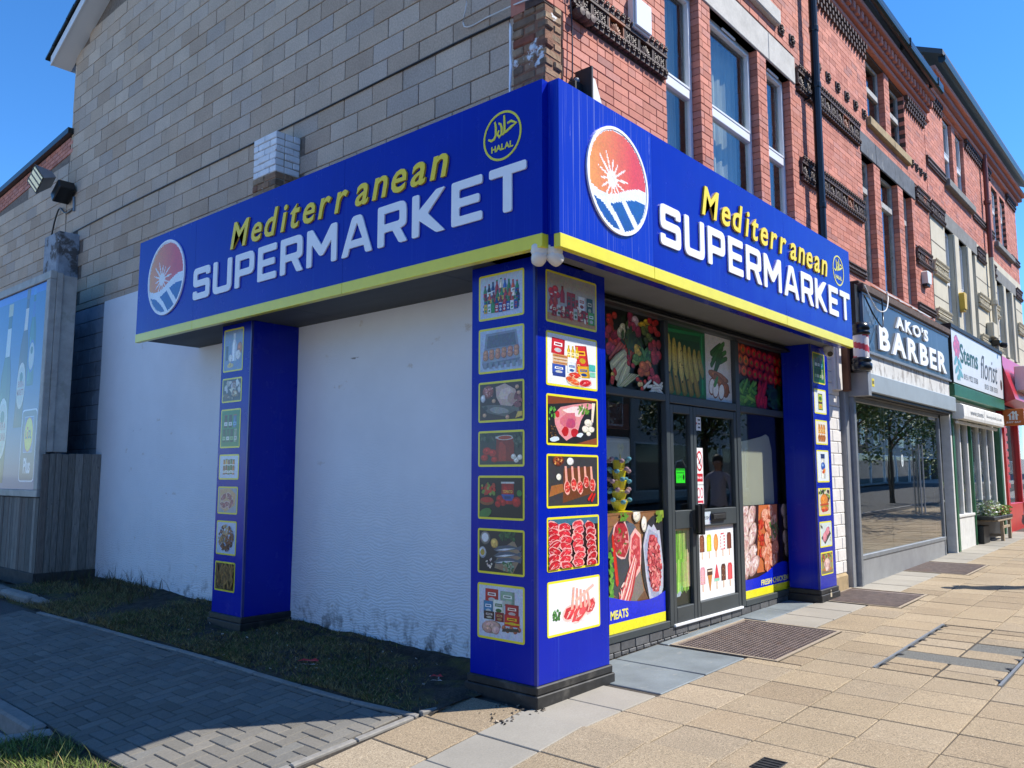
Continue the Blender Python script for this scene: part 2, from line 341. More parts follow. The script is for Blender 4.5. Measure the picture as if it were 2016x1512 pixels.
SOIL = mat('dark_soil', (.060,.052,.043), rough=.98, spec=.15, var=[(9,.6,1.4),(60,.6,1.4)], c2=[((.105,.10,.035),3.2,.50,.64),((.14,.105,.055),5,.58,.72)], bump=[(40,.9,.02),(9,.6,.05)])
GRASS = mat('grass_blades', attr=True, rough=.75, spec=.2)
RUST = mat('rusty_iron_plate', (.20,.155,.135), rough=.62, metal=.15, var=[(12,.7,1.2)], c2=[((.22,.12,.07),4,.56,.8)], bump=[(90,.2,.003)])
STEEL = mat('galvanised_steel', (.26,.28,.30), rough=.5, metal=.5, var=[(8,.85,1.1)])
WOOD = mat('weathered_board', pal=[(0,(.13,.12,.10)),(.3,(.22,.20,.17)),(.6,(.17,.14,.115)),(1,(.26,.24,.205))], rnd=(.7,1.25), rough=.9, var=[(9,.6,1.3)], c2=[((.035,.03,.025),14,.64,.72,(3,3,1)),((.27,.25,.22),5,.64,.85,(4,4,.4))], stretch=(10,10,.7), bump=[(20,.5,.006,(8,8,.5))])
WOODD = mat('dark_timber', (.045,.042,.038), rough=.85, var=[(10,.7,1.3)], stretch=(1,1,1))
SLATW = mat('bench_timber', (.34,.26,.17), rough=.8, rnd=(.8,1.15), var=[(12,.8,1.1)])
PRINT = mat('printed_vinyl', attr=True, rough=.28, spec=.5, coat=.15, var=[(70,.86,1.12),(9,.94,1.06)])
def photo_grain(m):
    N = m.node_tree.nodes; L = m.node_tree.links; P = N['Principled BSDF']; g = N.new('ShaderNodeNewGeometry'); src = P.inputs['Base Color'].links[0].from_socket
    for sc_, k in ((38,.34),(110,.22)):
        n = N.new('ShaderNodeTexNoise'); n.inputs['Scale'].default_value = sc_; n.inputs['Detail'].default_value = 3; L.new(g.outputs['Position'], n.inputs['Vector'])
        mx = N.new('ShaderNodeMix'); mx.data_type = 'RGBA'; mx.blend_type = 'OVERLAY'; mx.inputs[0].default_value = k; L.new(src, mx.inputs[6]); L.new(n.outputs['Color'], mx.inputs[7]); src = mx.outputs[2]
    L.new(src, P.inputs['Base Color'])
photo_grain(PRINT)
PLAS = mat('coloured_plastic', attr=True, rough=.4)
CAMW = mat('camera_white', (.74,.71,.66), rough=.35)
GREYB = mat('grey_steel_box', (.30,.31,.32), rough=.5, metal=.3, var=[(5,.9,1.1)])
BARB = mat('barber_panel', (.045,.052,.06), rough=.35, coat=.15, var=[(2,.85,1.15)], c2=[((.18,.20,.22),1.0,.55,.9,(14,14,.5))])
SHUT = mat('painted_shutter_box', (.30,.35,.38), rough=.5, var=[(3,.92,1.06)], c2=[((.42,.46,.48),1.0,.60,.8,(20,20,.4))])
WFLAKE = mat('flaking_white_board', (.62,.61,.58), rough=.8, var=[(4,.85,1.05)], c2=[((.33,.31,.29),5,.52,.60,(1.6,1,.8))])
WALLW = mat('white_painted_quoin', (.70,.67,.63), rough=.85, var=[(5,.9,1.04)], c2=[((.36,.30,.22),7,.68,.76)], bump=[(18,.5,.01)])
GREEN = mat('green_shop_paint', (.015,.11,.045), rough=.4, var=[(6,.8,1.2)])
WPAINT = mat('white_shop_paint', (.66,.66,.63), rough=.6, var=[(8,.85,1.05)], c2=[((.25,.24,.22),12,.68,.76)])
RED = mat('red_gloss_sign', (.52,.008,.01), rough=.3, coat=.1, var=[(3,.9,1.1)])
REDL = mat('red_letter', (.6,.02,.03), rough=.4)
ORANGE = mat('orange_sign', (.62,.13,.01), rough=.4)
SIGNW = mat('white_sign_sheet', (.66,.68,.70), rough=.35, var=[(2,.94,1.03)], c2=[((.45,.47,.48),4,.66,.9)])
GTXT = mat('dark_green_letter', (.02,.10,.09), rough=.5)
DTXT = mat('dark_letter', (.06,.07,.08), rough=.5)
AWN = mat('white_awning_cloth', (.70,.69,.65), rough=.8, var=[(6,.85,1.05)])
LEAD = mat('lead_flashing', (.24,.26,.28), rough=.5, metal=.3, var=[(8,.8,1.15)])
BROWN = mat('brown_string_course', (.085,.055,.045), rough=.85, var=[(14,.6,1.4)], c2=[((.30,.26,.20),30,.62,.72)])
LAMPG = mat('lamp_reflector', (.65,.58,.42), rough=.25, metal=.4)
LEAF = mat('leaf', attr=True, rough=.6)
BARK = mat('bark', (.09,.07,.05), rough=.95, var=[(12,.6,1.3)])
SKIN = mat('skin', (.42,.24,.17), rough=.55)
SHIRT = mat('lilac_knit', (.46,.46,.56), rough=.9)
TROUS = mat('dark_trousers', (.03,.03,.04), rough=.9)
HAIR = mat('dark_hair', (.02,.014,.01), rough=.6)
BBPOST = mat('billboard_aluminium', (.40,.38,.34), rough=.55, var=[(6,.75,1.1)], c2=[((.20,.22,.16),4,.58,.8)])
ENGB = mat('blue_engineering_brick', pal=[(0,(.075,.075,.078)),(1,(.12,.12,.122))], rnd=(.8,1.2), rough=.5, var=[(30,.8,1.2)])
LMORT = mat('light_mortar', (.40,.34,.26), rough=.95, var=[(30,.8,1.1)])
PLAST = mat('cream_board', (.58,.54,.42), rough=.8, var=[(2,.95,1.03)], c2=[((.25,.22,.18),40,.76,.78)])
# ================================================================ the ground
def sheet(xs, ys, off, zf=gz):
    m = MB(); n = len(xs)
    vs = [(x, y, zf(x,y)+off) for y in ys for x in xs]
    m.add(vs, [(j*n+i, j*n+i+1, (j+1)*n+i+1, (j+1)*n+i) for j in range(len(ys)-1) for i in range(n-1)]); return m
struct('ground', sheet([-900,-300,-100,-40,-15,-8,-5,-3,-2,-1,-.6,-.2,0,2,5,10,20,40,100,300,900], [-900,-300,-100,-30,-12,-6,-4,-2,0,2,4,8,14,30,100,300,900], -.14), PALEG)
pav = struct('pavement', sheet([-6,-5,-4,-3,-2.5,-2,-1.5,-1,-.6,-.2,0,1,2,4,6,8,10,13,16,20,26,34], [-4.6,-3,-2,-1,-.5,0,.3,.47,.62], -.010), JOINT)
XJ = lambda k: -.54+.447*k
YJ = [.06,-.455,-.925,-1.39,-1.85,-2.31,-2.77,-3.23,-3.69,-4.15]
def slope_rot(x, y):
    sx = .0185 if x > 0 else (0 if x > -.2 else .105); sy = .012 if y > 0 else 0
    X_ = Vector((1,0,sx)).normalized(); Y_ = Vector((0,1,sy)).normalized(); Z_ = X_.cross(Y_).normalized(); Y_ = Z_.cross(X_)
    return Matrix((X_, Y_, Z_)).transposed()
items = []
def slab(x0, x1, y0, y1, m, dz=0.0, jt=.004, tilt=True):
    cx, cy = (x0+x1)/2, (y0+y1)/2; r = slope_rot(cx, cy)
    if tilt: r = r @ Euler((rng.uniform(-.004,.004), rng.uniform(-.004,.004), rng.uniform(-.003,.003))).to_matrix()
    items.append((Vector((cx, cy, gz(cx,cy)-.025+dz+rng.uniform(-.0025,.0025))), (round(x1-x0-2*jt,3), round(abs(y1-y0)-2*jt,3), .05), r, m))
for j in range(len(YJ)-1):
    for k in range(-9, 72):
        x0, x1, y0, y1 = XJ(k), XJ(k+1), YJ[j+1], YJ[j]
        cx = (x0+x1)/2
        if x1 > 30: continue
        if j == 0:
            if cx > .8: continue
            m = GREYS if cx > -1.4 else PEACH
            slab(x0, min(x1, .82), y0, y1, m); continue
        if j in (3, 4) and 7 <= k <= 11: continue
        cut = next((g_ for g_ in ((2.30,3.84,-.725),(5.50,6.68,-.805),(8.80,10.25,-.805)) if j == 1 and x0 < g_[1] and x1 > g_[0]), None)
        if cut:
            slab(max(x0,cut[0]), min(x1,cut[1]), y0, cut[2], PEACH)
            if x0 < cut[0]-.02: slab(x0, cut[0], y0, y1, PEACH)
            if x1 > cut[1]+.02: slab(cut[1], x1, y0, y1, PEACH)
            continue
        slab(x0, x1, y0, y1, PEACH)
for k in range(-3, 2):
    x0, x1 = -.52+.44*(k-1), -.52+.44*k
    if x1 <= .05: slab(x0, x1, .065, .585, PEACH)
# slate and grey slabs along the shop fronts
slab(.87, 1.55, -.45, .41, SLATE); slab(1.56, 2.26, -.45, .41, SLATE)
slab(2.28, 3.9, .31, .41, SLATE)
for x0, x1 in ((3.92,4.6),(4.61,5.28)): slab(x0, x1, .085, .41, SLATE)
for x0, x1 in ((3.86,4.4),(4.41,4.95),(4.96,5.46)): slab(x0, x1, -.45, .08, GREYS)
for x0, x1 in ((6.72,7.25),(7.26,7.8),(7.81,8.3),(8.31,8.78),(10.3,10.85),(10.86,11.4),(11.41,11.9),(11.91,12.4),(12.41,12.95),(12.96,13.5),(13.51,14.1),(14.11,14.7),(14.71,15.3),(15.31,15.9),(15.91,16.5),(16.51,17.2)):
    slab(x0, x1, -.46, .10 if x0 < 11.5 else .06, GREYS)
# inset cover strips
strips = [(2.60,2.84),(2.85,3.09),(3.40,3.72),(3.73,4.05),(4.06,4.36),(4.37,4.60),(4.61,4.80)]
for i, (x0, x1) in enumerate(strips):
    slab(x0, x1, -1.84, -1.43, PEACH); 
    if i != 3: slab(x0, x1, -2.27, -1.855, PEACH)
pieces('paving_slab', items, PEACH, pav, b=.005, limit=300)
am = MB(); 
for (x0,x1,y0,y1) in ((3.095,3.395,-2.27,-1.43),(3.735,4.05,-2.27,-1.86)):
    am.quad((x0,y0,gz(x0,0)-.003),(x1,y0,gz(x1,0)-.003),(x1,y1,gz(x1,0)-.003),(x0,y1,gz(x0,0)-.003))
obj('asphalt_patch', am, ASPHL, pav)
# steel frame of the inset cover
t = thing('access_cover', 'long steel edged access cover inset in the tan paving slabs at right', 'access cover', (3.7,-1.85,gz(3.7,0)))
for y in (-1.405, -2.295):
    m = MB(); m.xbox(Matrix.Translation((3.7, y, gz(3.7,0)-.005)) @ slope_rot(3.7,y).to_4x4(), 2.22, .022, .022); obj('frame_rail', m, STEEL, t)
for i, x in enumerate((2.74,3.18,3.55,3.90,4.22,4.48,4.70)):
    for y, s in ((-1.42,-1),(-2.28,1)):
        m = MB(); z = gz(x,0)+.0035; m.add([(x-.045,y,z),(x+.045,y,z),(x+.03,y+s*.06,z)], [(0,1,2) if s > 0 else (0,2,1)]); obj('hinge_plate', m, FRAMED, t)
# cellar gratings
def grating(x0, x1, y0, y1, label, bars):
    t = thing('cellar_grating', label, 'grating', ((x0+x1)/2,(y0+y1)/2,gz(x0,0)), 'iron cellar gratings along the shopfronts')
    cx, cy = (x0+x1)/2, (y0+y1)/2; r = slope_rot(cx, -1).to_4x4(); T = Matrix.Translation((cx, cy, gz(cx,0)-.012)) @ r
    m = MB(); m.xbox(T, x1-x0, y1-y0, .02); obj('plate', m, RUST, t)
    m = MB(); dx, dy = (x1-x0), (y1-y0)
    for (a, b, c, d) in ((0,-dy/2+.015,dx,.03),(0,dy/2-.015,dx,.03),(-dx/2+.015,0,.03,dy-.065),(dx/2-.015,0,.03,dy-.065)):
        m.xbox(T @ Matrix.Translation((a,b,.0075)), c, d, .022)
    obj('frame', m, mat_conc_edge, t)
    m = MB()
    if bars:
        n = int((dx-.16)/.045)
        for i in range(n):
            m.xbox(T @ Matrix.Translation((-dx/2+.08+i*.045, 0, .0125)), .022, dy-.09, .012)
        obj('bar', m, RUST, t, kind='stuff')
    else:
        nx, ny = int((dx-.09)/.042), int((dy-.09)/.042)
        for i in range(nx):
            for j in range(ny): m.xbox(T @ Matrix.Translation((-dx/2+.065+i*.042, -dy/2+.065+j*.042, .0125)) @ Matrix.Rotation(R(45),4,'Z'), .024, .024, .010)
        obj('stud_pattern', m, RUST, t, kind='stuff')
mat_conc_edge = mat('stone_grating_edge', (.33,.27,.20), rough=.85, var=[(20,.8,1.1)])
grating(2.30, 3.84, -.72, .30, 'rusty studded iron cellar cover in front of the supermarket doors', False)
grating(5.50, 6.68, -.80, .14, 'barred iron cellar grating between the supermarket pillar and the barber shop', True)
grating(8.80, 10.25, -.80, .12, 'barred iron cellar grating before the glass barber shopfront', True)
m = MB(); m.xbox(Matrix.Translation((.03,-1.63,.0035)), .2, .14, .006, b=.002)
for i in range(5): m.xbox(Matrix.Translation((-.05+i*.04,-1.63,.0080)), .012, .12, .005)
tag(obj('drain_cover', m, PLINTH), 'small dark iron cover set in the tan slabs at the bottom edge', 'drain cover')
# block paving
def edge(y):
    P = [(.6,-.55),(1.05,-.61),(1.65,-.638),(2.46,-.649),(3.3,-.648),(4.33,-.698),(5.3,-.726),(7.0,-.81),(7.3,-.82)]
    for (a,b),(c,d) in zip(P, P[1:]):
        if y <= c: return b+(d-b)*max(0,(y-a))/(c-a)
    return -.82
drive = struct('block_paving', sheet([-2.1,-1.6,-1.2,-.8,-.5], [.6,1,2,3,4,5,6,7,7.15], -.010), JOINT)
items = []; a = .105
for c in range(-2, 16):
    for r_ in range(-3, 66):
        k = (c-r_) % 4; x, y = -2.10+c*a, .66+r_*a
        if k == 0: cx, cy, d = x+a, y+a/2, (2*a-.005, a-.005, .05)
        elif k == 3: cx, cy, d = x+a/2, y+a, (a-.005, 2*a-.005, .05)
        else: continue
        if cx-d[0]/2 < -2.09 or cx+d[0]/2 > edge(cy)-.035 or cy-d[1]/2 < .70-.14*(cx+.55)*0 or cy+d[1]/2 > 7.12: 
            # trimmed at the borders
            x0, x1, y0, y1 = max(cx-d[0]/2,-2.085), min(cx+d[0]/2, edge(cy)-.04), max(cy-d[1]/2,.705), min(cy+d[1]/2,7.12)
            if x1-x0 < .02 or y1-y0 < .02: continue
            cx, cy, d = (x0+x1)/2, (y0+y1)/2, (round(x1-x0,2), round(y1-y0,2), .05)
        items.append((Vector((cx,cy,gz(cx,cy)-.025+rng.uniform(-.0015,.0015))), d, slope_rot(cx,cy) @ Euler((rng.uniform(-.006,.006),rng.uniform(-.006,.006),0)).to_matrix()))
pieces('paver', items, PAVER, drive, b=.005, limit=300)
# edgings and kerbs
ed = struct('paving_edging', MB(), KERB)
ys = [.60+.62*i for i in range(11)]
for y0, y1 in zip(ys, ys[1:]):
    x0, x1 = edge(y0), edge(y1); L_ = math.hypot(x1-x0, y1-y0); ang = math.atan2(y1-y0, x1-x0)
    cx, cy = (x0+x1)/2, (y0+y1)/2
    piece('edging_block', (cx,cy,gz(cx,cy)-.022), (round(L_-.008,2), .05, .06), KERB, ed, (slope_rot(cx,cy) @ Matrix.Rotation(ang,3,'Z')), .006)
for i in range(4):
    x0 = -.58-.46*i; x1 = x0-.455; cx = (x0+x1)/2; cy = .635+.03*i
    piece('edging_block', (cx,cy,gz(cx,cy)-.022), (.452,.05,.06), KERB, ed, slope_rot(cx,cy) @ Matrix.Rotation(-.065,3,'Z'), .006)
for (xa,ya,xb,yb) in ((-.52,.60,-.30,.555),):
    piece('edging_block', ((xa+xb)/2,(ya+yb)/2,gz(-.4,.6)-.018), (.235,.05,.06), KERB, ed, Matrix.Rotation(-.2,3,'Z'), .006)
kl = struct('kerb', MB(), KERB)
for i in range(7):
    y0 = 2.78+.9*i
    piece('kerb_stone', (-2.155, y0+.445, gz(-2.155,y0)-.055), (.125,.885,.15), KERB, kl, Euler((.012,0,0)).to_matrix(), .018)
piece('kerb_stone', (-2.31, 2.70, gz(-2.3,2.7)-.055), (.42,.12,.15), KERB, kl, Euler((0,0,-.25)).to_matrix(), .02)
for i in range(4):
    y0 = 7.42+.92*i
    piece('kerb_stone', (-.66-.012*i, y0+.46, gz(-.6,y0)+.005), (.16,.9,.17), KERB, kl, Euler((.01,0,.02)).to_matrix(), .03)
piece('kerb_stone', (-.62, 7.27, gz(-.6,7.2)-.02), (.16,.22,.16), KERB, kl, Euler((.25,0,.3)).to_matrix(), .03)
struct('road', sheet([-9,-6,-4,-2.22], [2.75,4,6,9,14], -.125), PALEG)
struct('lane', sheet([-9,-2.22,-1.5,-.74], [7.14,9,12,16], -.012), ASPH)
struct('street', sheet([-60,-30,-6,-3,-.2,0,10,30,60], [-13.5,-10,-4.7], -.12, lambda x,y: gz(x,-1)), ASPH)
m = MB()
for i in range(60):
    x = -30+i*1.0; m.xbox(Matrix.Translation((x+.5,-4.66,gz(x+.5,-1)-.055)) @ slope_rot(x+.5,-1).to_4x4(), .985, .14, .14, b=.015)
obj('street_kerb', m, KERB, pav, kind='stuff')
# bare strip between the paving and the wall
import mathutils.noise as mn
def soil_z(x, y): return gz(x,y)+.012+.028*(mn.noise(Vector((x*2.1,y*2.1,0)))+.5*mn.noise(Vector((x*7,y*7,3))))+(.03 if x > .45 else 0)
m = MB(); ny, nx = 130, 26; vs = []
for j in range(ny):
    y = .52+8.5*j/(ny-1)
    for i in range(nx):
        e = edge(y)+.03; x = e+(.66-e)*i/(nx-1); vs.append((x, y, soil_z(x,y)-(.02 if i == 0 else 0)))
m.add(vs, [(j*nx+i, j*nx+i+1, (j+1)*nx+i+1, (j+1)*nx+i) for j in range(ny-1) for i in range(nx-1)])
struct('soil_strip', m, SOIL, True)
m = MB(); m.add([(-9,.3,gz(-2.6,1)-.02),(-2.12,.3,gz(-2.12,1)-.03),(-2.10,2.72,gz(-2.1,2.7)-.02),(-9,2.66,gz(-2.6,2.7)-.02)], [(0,1,2,3)]); struct('verge_soil', m, SOIL)
def blade(m, x, y, z, h, lean, col, wd=.004):
    a = rng.uniform(0,6.28); dx, dy = math.cos(a), math.sin(a); b = rng.uniform(0,6.28); lx, ly = math.cos(b)*lean*h, math.sin(b)*lean*h
    m.add([(x-dx*wd,y-dy*wd,z),(x+dx*wd,y+dy*wd,z),(x+lx*.4+dx*wd*.7,y+ly*.4+dy*wd*.7,z+h*.6),(x+lx*.4-dx*wd*.7,y+ly*.4-dy*wd*.7,z+h*.6),(x+lx,y+ly,z+h)], [(0,1,2,3),(3,2,4)], col)
def gcol(dry):
    if rng.random() < dry: c = rng.choice([(.17,.13,.055),(.13,.10,.045),(.20,.16,.07),(.10,.075,.035)])
    else: c = rng.choice([(.06,.085,.02),(.05,.075,.02),(.085,.11,.025),(.07,.085,.03)])
    k = rng.uniform(1.1,1.9); return tuple(v*k for v in c)
m = MB()
for i in range(42000):
    y = .62+8.1*rng.random()**1.15; e = edge(y)+.04; x = e+(.60-e)*rng.random()**1.25
    n1 = mn.noise(Vector((x*1.3,y*1.1,5)))
    dens = n1+.30-1.0*max(0,x+.1)*(1.0 if y < 4 else .45)-(.35 if (y < 1.35) else 0)
    if rng.random() > .12+dens*1.9: continue
    dry = .68+.5*mn.noise(Vector((x*1.8,y*1.8,9)))+(.12 if y > 5 else 0)
    blade(m, x, y, soil_z(x,y)-.004, rng.uniform(.012,.042)*(1.5 if y > 5 else 1), rng.uniform(.5,1.6), gcol(dry), .0035)
tag(obj('rough_grass', m, GRASS, None, kind='stuff'), 'thin rough grass and dry moss on the dirt strip by the wall', 'grass')
m = MB()
for i in range(9000):
    x = -2.11-1.2*rng.random()**1.1; y = 1.5+1.16*rng.random()
    if x > -2.11+.05*math.sin(y*9)-.03: continue
    h = rng.uniform(.03,.085)*(1.6 if rng.random() < .04 else 1)
    c = gcol(.10); c = tuple(v*1.35 for v in c)
    blade(m, x, y, gz(-2.3,y)-.03, h, rng.uniform(.3,1.1), c, .0045)
for i in range(16):
    x = -2.15-.5*rng.random(); y = 1.6+1.0*rng.random(); blade(m, x, y, gz(-2.3,y)-.02, rng.uniform(.14,.24), .5, (.28,.30,.11), .003)
tag(obj('green_grass', m, GRASS, None, kind='stuff'), 'bright green tufty grass in the bottom left corner', 'grass')
m = MB()
for i in range(90):
    y = rng.uniform(6.2,8.9); x = rng.uniform(-.2,.58); z = soil_z(x,y)
    for k in range(rng.randint(2,4)): blade(m, x+rng.uniform(-.03,.03), y+rng.uniform(-.03,.03), z, rng.uniform(.10,.26), rng.uniform(.2,.7), rng.choice([(.09,.06,.035),(.05,.04,.025),(.07,.08,.03)]), .004)
for (x,y,h) in ((-.05,1.75,.26),(.10,3.05,.2),(-.1,2.6,.16)):
    for k in range(3): blade(m, x+rng.uniform(-.02,.02), y, soil_z(x,y), h*rng.uniform(.7,1), .25, (.04,.035,.025), .004)
tag(obj('dry_weeds', m, GRASS, None, kind='stuff'), 'brown withered weeds at the foot of the white wall', 'weeds')
# litter
for i, (x, y, lab) in enumerate(((-.279,2.255,'crumpled red and white wrapper lying on the grass strip'),(.031,1.03,'small red wrapper on the dirt near the corner pillar'))):
    m = MB(); z = soil_z(x,y)+.012; L_ = (.17,.09)[i]
    pts = [(-1,-.2,0),(-.4,.25,.25),(.2,.1,.1),(.6,.3,.3),(1,-.1,0),(.3,-.35,.05),(-.4,-.3,.15)]
    m.add([(x+p[0]*L_*.35+p[1]*L_*.3, y-p[0]*L_*.45+p[1]*L_*.3, z+p[2]*.06+.02) for p in pts]+[(x+p[0]*L_*.35+p[1]*L_*.3, y-p[0]*L_*.45+p[1]*L_*.3, z+p[2]*.06) for p in pts],
          [(0,1,2,6),(2,5,6),(2,3,4,5)], (.50,.03,.03)); m.add([(x+(p[0]*.95)*L_*.35-.02, y-p[0]*L_*.45-.02, z+p[2]*.03-.004) for p in pts], [(0,1,2,6),(2,5,6),(2,3,4,5)], (.7,.7,.7))
    tag(obj('wrapper', m, PLAS), lab, 'litter')
m = MB()
for i in range(70):
    y = rng.uniform(.7,4.8); x = rng.uniform(edge(y), .5); s = rng.uniform(.004,.012); m.xbox(Matrix.Translation((x,y,soil_z(x,y)+.006)) @ Euler((rng.random(),rng.random(),rng.random()*6)).to_matrix().to_4x4(), s*2, s, s*.5, rng.choice([(.5,.5,.48),(.35,.33,.3),(.25,.2,.15)]))
for i in range(45):
    x = rng.uniform(-.35,.06); y = rng.uniform(-.06,.35) if x < 0 else rng.uniform(-.07,-.01); s = rng.uniform(.004,.014); m.xbox(Matrix.Translation((x,y,gz(x,y)+.004)) @ Euler((rng.random(),rng.random(),rng.random()*6)).to_matrix().to_4x4(), s*2, s, s*.6, rng.choice([(.30,.24,.17),(.10,.08,.06),(.05,.04,.03)]))
tag(obj('grit_and_scraps', m, PLAS, None, kind='stuff'), 'scraps and grit scattered round the corner pillar', 'grit')
# ================================================================ the end building: block side wall and red brick front
YF = .10; CRS = .0776; BL = .2395
def proj_ok(p, mx=60): x, y, d = proj(p); return d > 0 and -mx < x < 2016+mx and -mx < y < 1512+mx
b1 = thing('corner_building', 'three storey red brick end building with a grey concrete block side wall', 'building', (.62,.1,0))
# ---- side wall
XW = .62
roofz = lambda y: 8.75+(10.76-y)*.467
core = MB(); core.box(XW+.012, .88, .45, 10.76, -.1, 8.72); 
core.add([(XW+.012,.45,8.7),(XW+.012,10.76,8.7),(XW+.012,10.76,roofz(10.76)),(XW+.012,5.6,roofz(5.6)),(XW+.012,.45,roofz(10.75))], [(0,1,2,3,4)][::-1])
side = obj('side_wall', core, BMORT, b1)
BW, BH = .47, .2150; items = []; z0 = 5.606-BH*8
for r_ in range(-1, 24):
    z = z0+r_*BH
    off = (r_ % 2)*BW/2
    for c in range(-1, 32):
        ya, yb = 1.036-.47*2+c*BW+off, 1.036-.47*2+(c+1)*BW+off
        lim = 10.74
        ya, yb = max(ya, .46), min(yb, lim)
        if yb-ya < .05: continue
        zt = 4.215 if (ya+yb)/2 < 10.2 else 4.215
        if z+BH < zt+.02: continue
        za = max(z, zt)
        if z+BH > roofz(ya)-.02: continue
        if not proj_ok((XW,(ya+yb)/2,z+.1), 120): continue
        if 3.92 < (ya+yb)/2 < 4.38 and z < 5.3: continue
        if 10.05 < (ya+yb)/2 and z < 5.5 and (ya+yb)/2 < 10.75: continue
        d = rng.uniform(-.002,.004)
        items.append((Vector((XW+.05-d,(ya+yb)/2,(za+z+BH)/2)), (.10, round(yb-ya-.010,3), round(z+BH-za-.010,3)), Euler((rng.uniform(-.003,.003),0,0)).to_matrix()))
pieces('concrete_block', items, BLOCK, side, b=.004, limit=300)
# lower annexe further left
an = MB(); topz = lambda y: 7.356-(y-10.65)*.079
an.add([(XW+.012,10.76,-.1),(XW+.012,15.5,-.1),(XW+.012,15.5,topz(15.5)-.3),(XW+.012,10.76,topz(10.76)-.3),(3,10.76,-.1),(3,15.5,-.1),(3,15.5,topz(15.5)-.3),(3,10.76,topz(10.76)-.3)], [(0,1,2,3)[::-1],(4,5,6,7),(3,2,6,7)[::-1],(1,5,6,2)[::-1]])
ann = obj('annexe_wall', an, BMORT, b1); items = []
for r_ in range(-1, 16):
    z = z0+r_*BH; off = (r_ % 2)*BW/2
    for c in range(0, 13):
        ya, yb = max(10.77, 10.55+c*BW+off), 10.55+(c+1)*BW+off
        if yb-ya < .06 or z+BH > topz(yb)-.29 or not proj_ok((XW,(ya+yb)/2,z), 60): continue
        items.append((Vector((XW+.05,(ya+yb)/2,z+BH/2)), (.10, round(yb-ya-.010,3), BH-.010), None))
pieces('concrete_block', items, BLOCK, ann, b=.004, limit=120)
items = []
for r_ in range(4):
    for c in range(24):
        ya = 10.66+c*.22+(r_ % 2)*.11; yb = ya+.21; zt = topz((ya+yb)/2)-.30+r_*.075
        items.append((Vector((XW+.045,(ya+yb)/2,zt+.035)), (.10,.205,.066), Euler((-.079,0,0)).to_matrix()))
pieces('annexe_brick', items, BRICK, ann, b=.003, limit=60, plural='annexe_bricks')
m = MB(); m.xbox(Matrix.Translation((XW+.12,13.1,topz(13.1)+.06)) @ Matrix.Rotation(-.079,4,'X'), .42, 4.9, .10); obj('coping', m, GUTT, b1)
# white rendered lower wall with a ragged foot
m = MB(); ny, nz_ = 60, 16; ys = [.45+8.5*i/(ny-1) for i in range(ny)]; vs = []
for j in range(nz_):
    for y in ys:
        zb = soil_z(.6,y)-.02; v = j/(nz_-1); zt = 4.215; z = zb+(zt-zb)*v
        vs.append((XW-.022+.010*mn.noise(Vector((0,y*1.1,z*1.1)))+.004*mn.noise(Vector((3,y*4,z*6)))-.012*max(0,1-(z/.35))*abs(mn.noise(Vector((5,y*3,0)))), y, z))
m.add(vs, [(j*ny+i, j*ny+i+1, (j+1)*ny+i+1, (j+1)*ny+i)[::-1] for j in range(nz_-1) for i in range(ny-1)])
n = len(m.v); m.add([(XW-.02,ys[0],4.215),(XW-.02,ys[-1],4.215),(XW+.03,ys[-1],4.215),(XW+.03,ys[0],4.215)], [(0,1,2,3)[::-1]])
obj('white_render', m, RENDER, b1, True)
# blocks behind the hoarding, bluish grey partly as paint, partly as painted shade
m = MB()
for r_ in range(12):
    for c in range(3):
        if r_*BH+1.6 > 4.2: continue
        ya = 8.96+c*.47-(r_ % 2)*.2; ya_, yb_ = max(8.955,ya), min(10.2,ya+.46)
        if yb_-ya_ > .05: m.cbox(XW-.004, XW+.05, ya_, yb_, 1.55+r_*.2215, 1.55+r_*.2215+.213, .004)
obj('shade_toned_block', m, BLUEW, b1, kind='stuff')
# broken off pilasters on the side wall
def pilaster(y0, y1, x0, z0, z1, name, mt, low, zl):
    mm = MB(); mm.box(x0+.012, XW+.02, y0+.012, y1-.012, z0, z1-.015); P_ = obj(name, mm, LMORT if low else BMORT, b1); r = 0; z = z0; items = []
    while z < z1-.02:
        w_ = (y1-y0); m1 = low if (low and z < zl+rng.uniform(-.03,.03)) else mt
        cuts = [0,.5,1] if r % 2 else [0,.28,.78,1]
        for a, b in zip(cuts, cuts[1:]):
            jy = rng.uniform(-.006,.006); items.append((Vector((x0+.055+jy, y0+w_*(a+b)/2, z+CRS/2)), (.11, round(w_*(b-a)-.008,3), CRS-.008), Euler((0,0,rng.uniform(-.02,.02))).to_matrix(), m1))
        xs_ = [x0+.115, x0+.115+(XW-x0-.115)*.55, XW-.002] if r % 2 else [x0+.115, XW-.002]
        for a, b in zip(xs_, xs_[1:]):
            items.append((Vector(((a+b)/2, y0+.05+rng.uniform(-.005,.005), z+CRS/2)), (round(b-a-.006,3), .10, CRS-.008), None, m1))
        z += CRS; r += 1
    for it in items: piece('brick', it[0], it[1], it[3], P_, it[2], .006)
    return P_
pilaster(3.94, 4.40, .31, 4.30, 5.40, 'flaking_pilaster', PAINTBR, OLDBR, 4.86)
p3_ = MB(); p3_.cbox(.30, XW+.02, 10.12, 10.72, 1.5, 5.50, .02); obj('grey_pilaster', p3_, mat('flaking_grey_pilaster', (.33,.36,.40), rough=.85, var=[(6,.7,1.1)], c2=[((.10,.09,.085),3.2,.50,.58),((.62,.64,.66),7,.62,.70)], bump=[(12,.6,.02)]), b1)
